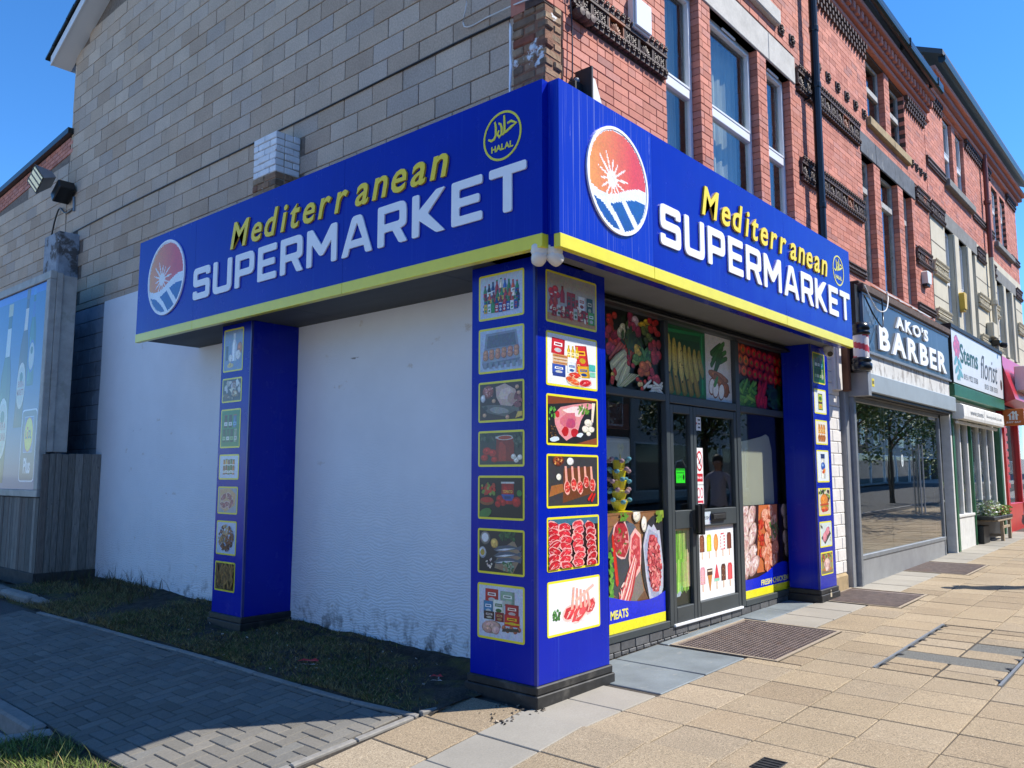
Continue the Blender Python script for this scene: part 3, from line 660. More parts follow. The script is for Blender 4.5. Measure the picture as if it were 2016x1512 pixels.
# corner pier of old bricks
m = MB(); m.box(.262, XW+.02, .112, .44, 4.2, 5.31); pier = obj('corner_pier', m, OLDBR, b1); z = 4.25; r = 0
while z < 5.29:
    j = rng.uniform
    cuts = [.25,.36,.47] if r % 2 else [.25,.47]
    for a, b in zip(cuts, cuts[1:]): piece('brick', ((a+b)/2, .155+j(-.012,.012), z+CRS/2), (round(b-a-.010,3), .10, CRS-.012), OLDBR, pier, Euler((j(-.04,.04),j(-.04,.04),j(-.05,.05))).to_matrix(), .012)
    cuts = [.205,.33,.45] if r % 2 else [.205,.45]
    for a, b in zip(cuts, cuts[1:]): piece('brick', (.30+j(-.008,.008), (a+b)/2, z+CRS/2), (.10, round(b-a-.012,3), CRS-.010), OLDBR, pier, Euler((j(-.03,.03),0,j(-.04,.04))).to_matrix(), .010)
    z += CRS; r += 1
m = MB(); pts = [(.447,4.2),(.447,4.75),(.443,5.0),(.447,5.2),(.44,5.26),(.425,5.22),(.43,5.0),(.42,4.9),(.435,4.7),(.42,4.5),(.43,4.2)]
m.prism([(p[0]+.02,p[1]) for p in pts], lambda u,v,d: (.246-d, u, v), 0, .012); obj('paint_strip', m, WLET, pier)
# ---- front wall
ZT = 8.30
H1 = [(2.113,2.805,4.15,6.56),(3.058,4.230,4.15,6.56),(4.485,5.198,4.15,6.56)]
H1b = [(7.905,8.48,4.45,6.46),(8.80,9.75,4.45,6.46),(10.05,10.58,4.45,6.46)]
H2 = [(2.45,3.35,7.33,8.35),(3.64,4.50,7.33,8.35)]
H2b = [(8.33,9.27,7.16,8.26),(9.55,10.40,7.16,8.26)]
LINT = [(1.95,5.36,6.56,6.92),(7.85,10.78,6.46,6.80)]
FRZ = [(.60,2.07,5.34,5.665),(5.42,7.83,5.31,5.65),(10.66,11.62,5.29,5.62),(5.40,7.80,6.50,6.86),(10.83,11.70,6.45,6.76)]
holes = H1+H1b+H2+H2b
def brick_field(parent, x0, x1, z0, z1, holes, skip, mt, limit, lx=None, yf=YF):
    bk = MB()
    for (a,b,c,d) in rects(x0, x1, z0, z1, [(h[0]-.012,h[1]+.012,h[2],h[3]) for h in holes]+([(x0-.1,.47,z0-.1,5.31)] if lx else [])): bk.box(a, b, yf+.007, yf+.20, c, d)
    W_ = obj('front_wall', bk, MORTAR, parent); items = []; n = int((z1-z0)/CRS)
    for r in range(n):
        z = z0+r*CRS; zc = z+CRS/2; iv = [(lx(zc) if lx else x0, x1)]
        for h in holes+skip:
            if h[2] < zc < h[3]:
                nv = []
                for a, b in iv:
                    if h[1] <= a or h[0] >= b: nv.append((a,b)); continue
                    if h[0] > a: nv.append((a,h[0]))
                    if h[1] < b: nv.append((h[1],b))
                iv = nv
        hdr = (r % 4) == 1; p = BL/2 if hdr else BL; o = (0 if hdr else (r % 2)*BL/2)
        for a, b in iv:
            k = math.floor((a-o)/p); 
            while True:
                xa, xb = max(a, o+k*p), min(b, o+(k+1)*p); k += 1
                if xa >= b-.01: break
                if xb-xa < .02: continue
                if not proj_ok(((xa+xb)/2,yf,zc), 40): continue
                rev = any(abs(xa-h[1]) < .002 and h[2] < zc < h[3] for h in holes) or any(abs(xb-h[0]) < .002 and h[2] < zc < h[3] for h in holes)
                dp = .16 if rev else .05
                items.append((Vector(((xa+xb)/2, yf+dp/2+rng.uniform(-.002,.001), zc)), (round(xb-xa-.006,3), dp, CRS-.006), Euler((0,0,0)).to_matrix()))
    pieces('brick', items, mt, W_, b=.003, limit=limit)
    return W_
brick_field(b1, .24, 11.73, 4.16, ZT, holes, LINT+FRZ, BRICK, 300, lx=lambda z: .47 if z < 5.30 else .24)
m = MB(); m.box(.25, XW+.03, YF+.03, .46, 5.315, 8.3); obj('corner_return', m, BRICK, b1)
m = MB(); m.box(.62, 11.73, .302, .5, 4.1, 8.3); m.box(.62, 11.73, .302, .45, 3.25, 4.16)
# rooms behind the windows
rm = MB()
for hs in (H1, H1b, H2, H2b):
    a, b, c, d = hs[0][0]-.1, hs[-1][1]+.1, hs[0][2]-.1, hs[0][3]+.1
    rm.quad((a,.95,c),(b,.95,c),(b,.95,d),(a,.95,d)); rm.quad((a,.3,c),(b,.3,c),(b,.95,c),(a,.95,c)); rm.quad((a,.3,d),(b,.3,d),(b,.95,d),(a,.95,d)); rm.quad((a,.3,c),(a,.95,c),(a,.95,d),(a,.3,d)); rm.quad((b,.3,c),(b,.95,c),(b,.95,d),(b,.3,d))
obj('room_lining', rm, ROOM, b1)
def window(parent, h, yg, mt, transom=None, fw=.055, curtain=True, vent=False, glass=None, name='window'):
    x0,x1,z0,z1 = h; W_ = obj(name, MB(), mt, parent)
    m = MB(); ya, yb = yg-.03, yg+.035
    m.cbox(x0,x0+fw,ya,yb,z0,z1,.006); m.cbox(x1-fw,x1,ya,yb,z0,z1,.006); m.cbox(x0+fw,x1-fw,ya,yb,z1-fw,z1,.006); m.cbox(x0+fw,x1-fw,ya,yb,z0,z0+fw,.006)
    if transom:
        m.cbox(x0+fw,x1-fw,ya-.008,yb,transom,transom+.10,.006)
        if mt is UPVC:
            g_ = .03                                # the opening light's own rim
            m.cbox(x0+fw,x0+fw+g_,ya-.014,yb-.02,transom+.10,z1-fw,.005); m.cbox(x1-fw-g_,x1-fw,ya-.014,yb-.02,transom+.10,z1-fw,.005); m.cbox(x0+fw+g_,x1-fw-g_,ya-.014,yb-.02,z1-fw-g_,z1-fw,.005); m.cbox(x0+fw+g_,x1-fw-g_,ya-.014,yb-.02,transom+.10,transom+.13,.005)
    obj('frame', m, mt, W_)
    for (a,b) in ([(z0+fw,transom),(transom+.1,z1-fw)] if transom else [(z0+fw,z1-fw)]):
        m = MB(); m.box(x0+fw-.003,x1-fw+.003,yg,yg+.006,a,b); obj('pane', m, glass or GLASS, W_)
    if vent:
        m = MB(); m.cbox((x0+x1)/2-.16,(x0+x1)/2+.16,ya-.035,ya-.016,z1-fw+.012,z1-fw+.037,.004); obj('trickle_vent', m, UPVC, W_)
    if curtain:
        m = MB(); n = 26; vs = []
        for i in range(n): 
            x = x0+.03+(x1-x0-.06)*i/(n-1); y = yg+.16+.018*math.sin(i*1.9)
            vs += [(x,y,z0),(x,y,z1)]
        m.add(vs, [(2*i,2*i+2,2*i+3,2*i+1) for i in range(n-1)]); obj('curtain', m, CURT, W_)
    return W_
YG = .225
for i, h in enumerate(H1): window(b1, h, YG, UPVC, 5.43, vent=(i > 0))
for h in H1b: window(b1, h, YG, OLDW, 5.93, fw=.05)
for h in H2: window(b1, h, YG, UPVC, None)
for h in H2b: window(b1, h, YG, OLDW, 7.72, fw=.045, curtain=False, glass=GLASSD)
# lintels, sills
def blockpart(name, mt, parent, *boxes, b=.008):
    m = MB()
    for q in boxes: m.cbox(*q, b)
    return obj(name, m, mt, parent)
for (x0,x1,z0,z1), mt, cut in ((LINT[0], CONC, 4.55), (LINT[1], SLATEL, 8.6)):
    blockpart('lintel', mt, b1, (x0,cut-.003,YF-.014,.24,z0,z1)); blockpart('lintel', mt, b1, (cut+.003,x1,YF-.014,.24,z0,z1))
blockpart('sill', CONC, b1, (2.1,4.845,.035,.26,7.11,7.31), b=.015)
blockpart('sill', SANDST, b1, (8.255,9.50,.035,.26,7.0,7.145), b=.012); blockpart('sill', SANDST, b1, (9.506,10.50,.035,.26,7.0,7.145), b=.012)
# terracotta
def frieze(parent, x0, x1, z0, z1, mt, alt, yf=YF, objs=True):
    F_ = obj('frieze', MB().box(x0, x1, yf+.002, yf+.10, z0, z1), mt, parent); hb = .085; n = max(1, round((x1-x0)/.235)); w_ = (x1-x0)/n
    def tile(kind):
        m = MB(); w2 = w_*.5; za, zb = z0+hb, z1-hb; hh = zb-za
        m.box(-w2+.004,-w2+.018,-.032,.0,za,zb); m.box(w2-.018,w2-.004,-.032,.0,za,zb); m.box(-w2,w2,-.042,.0,zb-.022,zb-.002); m.box(-w2,w2,-.042,0,za+.002,za+.020)
        if kind == 0:
            for k in range(7):
                a = R(-66+22*k); L_ = hh*(.72 if k == 3 else .62); c = (math.sin(a)*L_*.5, -.018, za+.02+math.cos(a)*L_*.5)
                m.ico(c, 1, None, 1, (.014,.018,L_*.5), Matrix.Rotation(a,3,'Y'))
        else:
            for s in (-1,1):
                for q in range(2):
                    cx, cz = s*w2*.42, za+hh*(.32+.36*q); rr = hh*.16
                    for k in range(8):
                        a = k*math.pi/4; m.ico((cx+rr*math.cos(a),-.016,cz+rr*math.sin(a)), .016, None, 1)
            m.ico((0,-.016,za+hh*.5), 1, None, 1, (.014,.018,hh*.4))
        return m
    me0 = [tile(0).me('frieze_tile', mt), tile(1).me('frieze_tile', mt), tile(0).me('frieze_tile', alt)]
    for i in range(n):
        o = bpy.data.objects.new('frieze_tile', me0[2 if (i % 5) == 2 else i % 2]); link(o, F_, (x0+w_*(i+.5), yf, 0))
    m = MB(); k = int((x1-x0)/.078); pw = (x1-x0)/k
    for i in range(k):
        for zc in (z0+.045, z1-.045):
            cx = x0+pw*(i+.5); m.box(cx-pw*.36,cx+pw*.36,yf-.045,yf+.01,zc-.038,zc+.012)
            for q in range(5):
                a = q*1.2566+.3; m.ico((cx+.018*math.cos(a), yf-.052, zc+.012+.018*math.sin(a)), .012, None, 1)
    obj('flower_band', m, mt, F_, kind='stuff')
for f in FRZ: frieze(b1, *f, TERRA, TERRO)
# scroll end with three rolls
m = MB()
for i in range(3): m.lathe([(.0,0),(.035,.004),(.045,.03),(.045,.07),(.035,.095),(0,.1)], (.62+.075*i, YF-.0, 5.36), 10, axis=Vector((0,-1,0)))
for k in range(26):
    a = k*.42; r_ = .02+.0042*k; m.ico((.68+r_*math.cos(a), YF-.03, 5.52+r_*math.sin(a)), .016, None, 1)
obj('scroll_end', m, TERRA, b1)
# string course over the shops
for (x0,x1) in ((5.85,7.82),(10.6,11.68)):
    m = MB(); m.cbox(x0,x1,YF-.03,YF+.05,4.46,4.60,.01)
    for i in range(int((x1-x0)/.06)): m.ico((x0+.03+i*.06, YF-.035, 4.57), .022, None, 1); m.ico((x0+.03+i*.06, YF-.04, 4.50), .02, None, 1)
    obj('string_course', m, TERRA, b1)
# rosettes
def rosette(x, z):
    m = MB(); m.box(x-.075,x+.075,YF+.002,YF+.02,z-.07,z+.07)
    m.cbox(x-.075,x+.075,YF-.020,YF+.004,z-.07,z+.07,.01)
    for k in range(8):
        a = k*math.pi/4; L_ = .05; m.ico((x+math.cos(a)*.035, YF-.03, z+math.sin(a)*.035), 1, None, 1, (.03,.016,.011), Matrix.Rotation(-a,3,'Y'))
    m.ico((x,YF-.032,z), .016, None, 1); obj('rosette', m, TERRA, b1)
for x in (4.96,5.30,6.21,6.58,6.96,7.34,7.72,8.11,10.72,11.0,11.28,11.56): rosette(x, 7.13)
# dentil course, cornice and gutter
for (x0,x1) in ((.3,2.35),(4.6,8.30),(10.45,11.70)):
    m = MB(); n = int((x1-x0)/.062)
    for i in range(n):
        for q in range(3):
            if (i+q) % 2 == 0: m.box(x0+i*.062, x0+i*.062+.05, YF-.045-.012*q, YF+.02, 8.06+q*.078, 8.06+q*.078+.066)
    obj('dentil_course', m, TERRA, b1)
for i, (d0, za, zb) in enumerate(((.07,8.30,8.38),(.12,8.385,8.46),(.17,8.465,8.60),(.225,8.605,8.68))):
    m = MB()
    if i == 2:
        m.box(.2,11.74,YF-.10,YF+.2,za,zb)
        for k in range(62): m.cbox(.25+k*.187,.25+k*.187+.10,YF-d0,YF-.095,za,zb,.01)
    else: m.cbox(.2,11.74,YF-d0,YF+.2,za,zb,.012)
    obj('cornice_course', m, BRICK, b1)
m = MB(); m.tube([(.1,YF-.30,8.80),(4,YF-.30,8.80),(8,YF-.30,8.79),(11.82,YF-.30,8.78)], .065, 10); m.box(.1,11.80,YF-.36,YF-.24,8.80,8.875)
for x in (2.0,3.9,5.8,7.7,9.6,11.4): m.box(x,x+.05,YF-.375,YF-.2,8.735,8.885)
obj('gutter', m, GUTT, b1)
m = MB(); m.add([(-.05,YF-.30,8.88),(11.80,YF-.30,8.88),(11.80,5.6,11.7),(-.05,5.6,11.7),(-.05,YF-.30,8.95),(11.80,YF-.30,8.95),(11.80,5.6,11.8),(-.05,5.6,11.8)], [(0,3,2,1),(4,5,6,7),(0,1,5,4),(1,2,6,5),(3,0,4,7)])
obj('roof', m, ROOFM, b1)
# rear roof slope with white bargeboard and soffit
def rb(y, dz=0): return roofz(y)+dz
m = MB(); ya, yb = 11.02, 4.0
m.add([(.33,ya,rb(ya)-.02),(.33,yb,rb(yb)-.02),(XW+.02,yb,rb(yb)-.02),(XW+.02,ya,rb(ya)-.02)], [(0,1,2,3)]); m.quad((.33,ya,rb(ya)-.02),(XW+.3,ya,rb(ya)-.02),(XW+.3,ya,rb(ya)+.14),(.33,ya,rb(ya)+.14))
obj('verge_soffit', m, WSOFF, b1)
m = MB(); m.add([(.31,ya,rb(ya)-.03),(.31,yb,rb(yb)-.03),(.31,yb,rb(yb)+.13),(.31,ya,rb(ya)+.13),(.335,ya,rb(ya)-.03),(.335,yb,rb(yb)-.03),(.335,yb,rb(yb)+.13),(.335,ya,rb(ya)+.13)], [(0,1,2,3),(7,6,5,4),(0,4,5,1),(0,3,7,4)]); obj('bargeboard', m, WSOFF, b1)
m = MB()
for i in range(26):
    y = ya+.12-i*.28; z = rb(y)+.16
    m.xbox(Matrix.Translation((.60,y-.13,rb(y-.13)+.185+.012*(i % 2))) @ Matrix.Rotation(-math.atan(.467),4,'X'), .66, .34, .035)
obj('roof_tile', m, GUTT, b1)
# ================================================================ lettering and flat print
_tx = {}
def text_geo(s, shear=0, bold=0.0):
    k = (s, shear, bold)
    if k in _tx: return _tx[k]
    c = bpy.data.curves.new('t', 'FONT'); c.body = s; c.size = 1; c.shear = shear; c.offset = bold; c.resolution_u = 3; c.fill_mode = 'FRONT'
    o = bpy.data.objects.new('t', c); COL.objects.link(o); bpy.context.view_layer.update()
    me = bpy.data.meshes.new_from_object(o.evaluated_get(bpy.context.evaluated_depsgraph_get()))
    _tx[k] = geo_of(me); bpy.data.objects.remove(o); bpy.data.curves.remove(c); return _tx[k]
def geo_of(me):
    vs = [(v.co.x, v.co.y) for v in me.vertices]; fs = []
    for p in me.polygons: fs.append(tuple(p.vertices) if p.normal.z > 0 else tuple(p.vertices)[::-1])
    bpy.data.meshes.remove(me); return vs, fs
def curve_geo(loops):
    c = bpy.data.curves.new('t', 'CURVE'); c.dimensions = '2D'; c.fill_mode = 'FRONT'
    for lp in loops:
        sp = c.splines.new('POLY'); sp.points.add(len(lp)-1); sp.use_cyclic_u = True
        for q, p in zip(sp.points, lp): q.co = (p[0], p[1], 0, 1)
    o = bpy.data.objects.new('t', c); COL.objects.link(o); bpy.context.view_layer.update()
    me = bpy.data.meshes.new_from_object(o.evaluated_get(bpy.context.evaluated_depsgraph_get()))
    g_ = geo_of(me); bpy.data.objects.remove(o); bpy.data.curves.remove(c); return g_
def bbox(vs): xs = [v[0] for v in vs]; ys = [v[1] for v in vs]; return min(xs), max(xs), min(ys), max(ys)
def put_text(m, s, mp, u0, v0, wdt=None, hgt=None, d=.001, col=None, shear=0, bold=0.0, align='l', thick=None):
    """lettering on a surface: u0,v0 = lower left; wdt / hgt = overall size"""
    vs, fs = text_geo(s, shear, bold); a, b, c, e = bbox(vs); sx = sy = 1
    if hgt: sy = hgt/(e-c)
    if wdt: sx = wdt/(b-a)
    if hgt and not wdt: sx = sy
    if wdt and not hgt: sy = sx
    W_ = (b-a)*sx; u = u0-(W_/2 if align == 'c' else 0)
    P2 = [(u+(x-a)*sx, v0+(y-c)*sy) for x, y in vs]
    if thick: extr(m, P2, fs, mp, d, d+thick, col)
    else: m.add([mp(x, y, d) for x, y in P2], fs, col)
    return W_
def extr(m, P2, fs, mp, d0, d1, col=None, colside=None):
    from collections import Counter
    n = len(P2); vs = [mp(x,y,d1) for x,y in P2]+[mp(x,y,d0) for x,y in P2]; m.add(vs, fs, col)
    base = len(m.v)-2*n; e = Counter()
    for f in fs:
        for i in range(len(f)): e[(f[i], f[(i+1) % len(f)])] += 1
    for (a, b) in list(e):
        if (b, a) not in e: m.f.append((base+a+n, base+b+n, base+b, base+a)); m.c.append(colside or col)
def roundpoly(pts, r):
    out = []; n = len(pts)
    for i, p in enumerate(pts):
        P_ = Vector(p[:2]); A = Vector(pts[i-1][:2]); B = Vector(pts[(i+1) % n][:2]); rr = p[2] if len(p) > 2 else r
        da, db = (A-P_), (B-P_); rr = min(rr, da.length*.48, db.length*.48)
        if rr < .005: out.append((P_.x, P_.y)); continue
        a = P_+da.normalized()*rr; b = P_+db.normalized()*rr
        for k in range(4):
            t_ = k/3; q = a*(1-t_)**2+P_*2*t_*(1-t_)+b*t_*t_; out.append((q.x, q.y))
    return out
t_ = .235
def glyph(ch, w_):
    t = t_; hole = None; B = .17
    if ch == 'S': p = [(0,.27),(0,0,B),(w_,0,B),(w_,.61,B),(t,.61),(t,1-.2),(w_-t,1-.2),(w_-t,.73),(w_,.73),(w_,1,B),(0,1,B),(0,.40,B),(w_-t,.40),(w_-t,.2),(t,.2),(t,.27)]
    elif ch == 'U': p = [(0,1),(0,0,B+.05),(w_,0,B+.05),(w_,1),(w_-t,1),(w_-t,.2),(t,.2),(t,1)]
    elif ch == 'P': p = [(0,0),(0,1,.06),(w_,1,B+.04),(w_,.33,B+.04),(t,.33),(t,0)]; hole = [(t,.8),(t,.53),(w_-t,.53,.06),(w_-t,.8,.06)]
    elif ch == 'E': p = [(0,0,.06),(w_,0),(w_,.2),(t,.2),(t,.41),(w_-.08,.41),(w_-.08,.6),(t,.6),(t,.8),(w_,.8),(w_,1),(0,1,.06)]
    elif ch == 'R': p = [(0,0),(0,1,.06),(w_,1,B+.04),(w_,.40,B),(w_*.80,.35,.02),(w_+.04,0),(w_-.24,0),(w_*.53,.34,.02),(t,.34),(t,0)]; hole = [(t,.8),(t,.54),(w_-t,.54,.06),(w_-t,.8,.06)]
    elif ch == 'M': p = [(0,0),(0,1),(.24,1),(w_/2,.52,.02),(w_-.24,1),(w_,1),(w_,0),(w_-.22,0),(w_-.22,.60),(w_/2+.07,.24),(w_/2-.07,.24),(.22,.60),(.22,0)]
    elif ch == 'A': p = [(0,0),(w_*.35,1,.1),(w_*.65,1,.1),(w_,0),(w_-.25,0),(w_-.32,.2,.02),(.32,.2,.02),(.25,0)]; hole = [(.38,.39),(w_/2,.82,.03),(w_-.38,.39)]
    elif ch == 'K': p = [(0,0),(0,1),(t,1),(t,.62,.02),(w_-.28,1),(w_,1),(.52,.50,.04),(w_,0),(w_-.28,0),(t,.38,.02),(t,0)]
    elif ch == 'T': p = [(w_/2-.12,0),(w_/2-.12,.8,.01),(0,.8),(0,1),(w_,1),(w_,.8),(w_/2+.12,.8,.01),(w_/2+.12,0)]
    lo = [roundpoly(p, .055)]
    if hole: lo.append(roundpoly(hole, .02))
    return curve_geo(lo)
GW = dict(S=1.0,U=1.05,P=1.0,E=.92,R=1.02,M=1.28,A=1.20,K=1.08,T=1.02)
GEO = {c: glyph(c, GW[c]) for c in GW}
class Art:
    """a flat print: shapes laid over one another in a sheet of w x h"""
    def __init__(s, w_, h_, mp, d0=.002, bgc=None):
        s.w, s.h, s.mp, s.d, s.m = w_, h_, mp, d0, MB(); s.r = random.Random(int(w_*1000+h_*77))
        if bgc: s.rect(0,0,1,1,bgc)
    def C(s, c): return H(c) if isinstance(c, str) else c
    def P(s, pts, col):
        pts = [(min(1,max(0,x)), min(1,max(0,y))) for x, y in pts]
        col = s.C(col); s.d += .00003
        s.m.add([s.mp(x*s.w, y*s.h, s.d) for x, y in pts], [tuple(range(len(pts)))], col)
    def rect(s, x0, y0, x1, y1, col): s.P([(x0,y0),(x1,y0),(x1,y1),(x0,y1)], col)
    def ell(s, x, y, rx, ry, col, rot=0, n=14, j=0):
        k = s.w/s.h; pts = []
        for i in range(n):
            a = 2*math.pi*i/n; q = 1+s.r.uniform(-j,j); u, v = rx*math.cos(a)*q, ry*math.sin(a)*q/k if False else ry*math.sin(a)*q
            pts.append((x+u*math.cos(rot)-v*math.sin(rot)/k, y+u*math.sin(rot)*k+v*math.cos(rot)))
        s.P(pts, col)
    def sh(s, c, k): c = s.C(c); return tuple(min(1,v*k) for v in c)
    def ball(s, x, y, rx, ry, col, rot=0, j=.05, hl=1.6):
        s.ell(x, y, rx, ry, s.sh(col,.55), rot, 14, j); s.ell(x-rx*.08, y+ry*.08, rx*.86, ry*.86, col, rot, 12, j); s.ell(x-rx*.25, y+ry*.3, rx*.4, ry*.34, s.sh(col,hl), rot, 8, j)
        for q in range(4): s.ell(x+rx*s.r.uniform(-.6,.6), y+ry*s.r.uniform(-.6,.5), rx*.2, ry*.14, s.sh(col,s.r.choice((.7,.82,1.2))), s.r.uniform(0,3), 6, .3)
    def capsule(s, x, y, L, r_, rot, col, tip=None):
        k = s.w/s.h; dx, dy = math.cos(rot)*L/2, math.sin(rot)*L/2*k; nx, ny = -math.sin(rot)*r_, math.cos(rot)*r_*k
        def cap(c, q):
            p = [(x-dx+nx*q, y-dy+ny*q), (x-dx*1.12, y-dy*1.12), (x-dx-nx*q, y-dy-ny*q), (x-nx*1.12*q, y-ny*1.12*q), (x+dx-nx*q*.8, y+dy-ny*q*.8), (x+dx*1.15, y+dy*1.15), (x+dx+nx*q*.8, y+dy+ny*q*.8), (x+nx*1.12*q, y+ny*1.12*q)]; s.P(p, c)
        cap(s.sh(col,.5), 1); cap(col, .78); s.P([(x-dx*.8+nx*.35, y-dy*.8+ny*.35), (x+dx*.8+nx*.3, y+dy*.8+ny*.3), (x+dx*.8+nx*.05, y+dy*.8+ny*.05), (x-dx*.8+nx*.05, y-dy*.8+ny*.05)], s.sh(col,1.45))
        if tip: s.ell(x+dx*1.08, y+dy*1.08, r_*.35, r_*.35*k, tip, 0, 6)
    def bottle(s, x, y, w_, h_, col, cap='202020', lab=None, neck=.45):
        a = w_/2; n_ = a*neck
        s.P([(x-a,y),(x+a,y),(x+a,y+h_*.58),(x+n_,y+h_*.78),(x+n_,y+h_*.94),(x-n_,y+h_*.94),(x-n_,y+h_*.78),(x-a,y+h_*.58)], s.sh(col,.75))
        s.P([(x-a*.7,y+.01*h_),(x+a*.1,y+.01*h_),(x+a*.1,y+h_*.6),(x-n_*.3,y+h_*.78),(x-n_*.6,y+h_*.78),(x-a*.7,y+h_*.56)], s.sh(col,1.25)); s.rect(x-n_*1.1, y+h_*.92, x+n_*1.1, y+h_, cap)
        if lab: s.rect(x-a, y+h_*.16, x+a, y+h_*.44, lab); s.rect(x-a*.5, y+h_*.24, x+a*.5, y+h_*.36, s.sh(lab,.45))
    def pack(s, x, y, w_, h_, col, lab='ffffff', tilt=0):
        c_, si = math.cos(tilt), math.sin(tilt); f = lambda u,v: (x+u*c_-v*si, y+u*si+v*c_)
        s.P([f(-w_/2,0),f(w_/2,0),f(w_/2,h_),f(-w_/2,h_)], s.sh(col,.7)); s.P([f(-w_*.46,h_*.03),f(w_*.30,h_*.03),f(w_*.34,h_*.97),f(-w_*.46,h_*.97)], col)
        s.P([f(-w_*.32,h_*.52),f(w_*.32,h_*.52),f(w_*.30,h_*.74),f(-w_*.30,h_*.74)], lab); s.P([f(-w_*.24,h_*.58),f(w_*.22,h_*.58),f(w_*.22,h_*.68),f(-w_*.24,h_*.68)], s.sh(col,.5)); s.ell(*f(0,h_*.26), w_*.28, h_*.14, s.sh(lab,.6), 0, 8)
    def steak(s, x, y, rx, ry, rot=0, red='b5202a', fat='e9b7ae'):
        s.ell(x,y,rx,ry,fat,rot,12,.12); s.ell(x,y,rx*.84,ry*.84,red,rot,12,.15); s.ell(x+rx*.2,y+ry*.15,rx*.4,ry*.3,s.sh(red,1.5),rot,8,.2); s.ell(x-rx*.3,y-ry*.3,rx*.3,ry*.12,fat,rot+.5,6,.3)
        for q in range(7): s.ell(x+rx*s.r.uniform(-.6,.6), y+ry*s.r.uniform(-.6,.6), rx*s.r.uniform(.12,.3), ry*.07, s.sh(red,s.r.choice((.6,.75,1.35))) if q % 3 else fat, rot+s.r.uniform(-.6,.6), 6, .3)
    def fill(s, x, y, rx, ry, rot, cols, n, a=.05, b=.035):
        for i in range(n):
            t = s.r.uniform(0,6.28); q = s.r.random()**.5; u, v = rx*q*math.cos(t), ry*q*math.sin(t); k = s.w/s.h
            s.ell(x+u*math.cos(rot)-v*math.sin(rot)/k, y+u*math.sin(rot)*k+v*math.cos(rot), a*s.r.uniform(.6,1.3), b*s.r.uniform(.6,1.3), s.r.choice(cols), s.r.uniform(0,3), 6, .25)
    def speck(s, x0, y0, x1, y1, n, rx, ry, cols, j=.3):
        for i in range(n): s.ell(s.r.uniform(x0,x1), s.r.uniform(y0,y1), rx*s.r.uniform(.6,1.3), ry*s.r.uniform(.6,1.3), s.r.choice(cols), s.r.uniform(0,3), 6, j)
    def text(s, st, x, y, wdt, hgt, col, **kw): s.d += .00006; put_text(s.m, st, s.mp, x*s.w, y*s.h, wdt*s.w if wdt else None, hgt*s.h if hgt else None, s.d, s.C(col), **kw)
    def build(s, name, parent, mt=None): return obj(name, s.m, mt or PRINT, parent)
# ================================================================ the neighbours: barber, florist, takeaway, and the building above them
YB = .05
def shopfloor(y): return y
# ---- white painted quoin between the supermarket and the barber
t = thing('white_quoin_pier', 'peeling white painted masonry pier between the blue pillar and the barber shop', 'pier', (6.2,.2,.1))
m = MB(); m.box(5.93,6.62,.16,.5,.05,4.45); W_ = obj('core', m, mat('quoin_joint', (.40,.37,.34), rough=.9), t)
z = .33; r = 0
blk = []
while z < 3.6:
    h_ = .155; 
    for (a,b) in (((5.935,6.30),(6.305,6.615)) if r % 2 else ((5.935,6.12),(6.125,6.48),(6.485,6.615))): piece('quoin_brick', ((a+b)/2,.20,z+h_/2), (round(b-a-.004,3),.11,h_-.006), WALLW, W_, None, .008)
    for (a,b) in (((.26,.49),)): pass
    z += h_; r += 1
m = MB(); m.cbox(5.94,6.60,.12,.25,.08,.33,.03); obj('stone_base', m, SANDST, t)
m = MB(); m.cbox(6.36,6.60,.10,.16,2.72,3.62,.01); m.cbox(6.42,6.54,.07,.10,2.72,3.62,.008); obj('downpipe_cover', m, WALLW, t)
m = MB(); m.cbox(6.66,6.74,.02,.12,2.72,3.6,.01); obj('brown_post', m, mat('brown_post', (.12,.05,.025), rough=.6), t)
# ---- barber
bs = thing('barber_shopfront', 'glass barber shopfront with grey frame and roller shutter box', 'shopfront', (9.3,.1,.17))
zb = lambda x: gz(x,0)
m = MB(); m.add([(6.95,.06,zb(6.95)-.02),(11.35,.06,zb(11.35)-.02),(11.35,.06,.47),(6.95,.06,.47),(6.95,.3,.0),(11.35,.3,.0),(11.35,.3,.47),(6.95,.3,.47)], [(0,1,2,3),(3,2,6,7),(0,3,7,4),(1,5,6,2)]); obj('stall_riser', m, GREYB, bs)
m = MB(); m.cbox(6.93,11.37,.045,.10,.47,.53,.006); m.cbox(6.93,11.37,.05,.10,2.60,2.70,.006); m.cbox(6.86,6.95,.04,.14,.10,2.70,.008); m.cbox(11.30,11.37,.05,.12,.2,2.70,.006); obj('frame', m, STEEL, bs)
m = MB(); m.cbox(6.70,6.86,.10,.30,.10,3.2,.01); obj('pilaster', m, GREYB, bs)
for (x0,x1) in ((6.95,8.45),(8.456,9.95),(9.956,11.30)):
    m = MB(); m.box(x0,x1,.075,.085,.53,2.60); obj('pane', m, GLASSB, bs)
for y in (.03,.135):
    for x in (9.86,10.06):
        m = MB(); m.tube([(x,y,.98),(x,y,2.1)], .013, 8); m.tube([(x,y,1.08),(x,.08,1.08)], .008, 6); m.tube([(x,y,2.0),(x,.08,2.0)], .008, 6); obj('handle', m, STEEL, bs)
m = MB(); m.tube([(8.22,.10,2.7),(8.22,.11,1.62),(8.30,.11,1.55),(8.36,.11,1.62),(8.36,.10,2.7)], .006, 6); obj('blind_chain', m, UPVC, bs)
a = Art(.12,.2,lambda u,v,d: (9.02+u,.0735-d,1.72+v)); a.ell(.5,.5,.48,.48,'e8eeee',0,20); a.ell(.5,.5,.34,.36,'9fb0b4',0,20); a.rect(.3,.45,.7,.55,'e8eeee'); a.build('oval_sticker', bs)
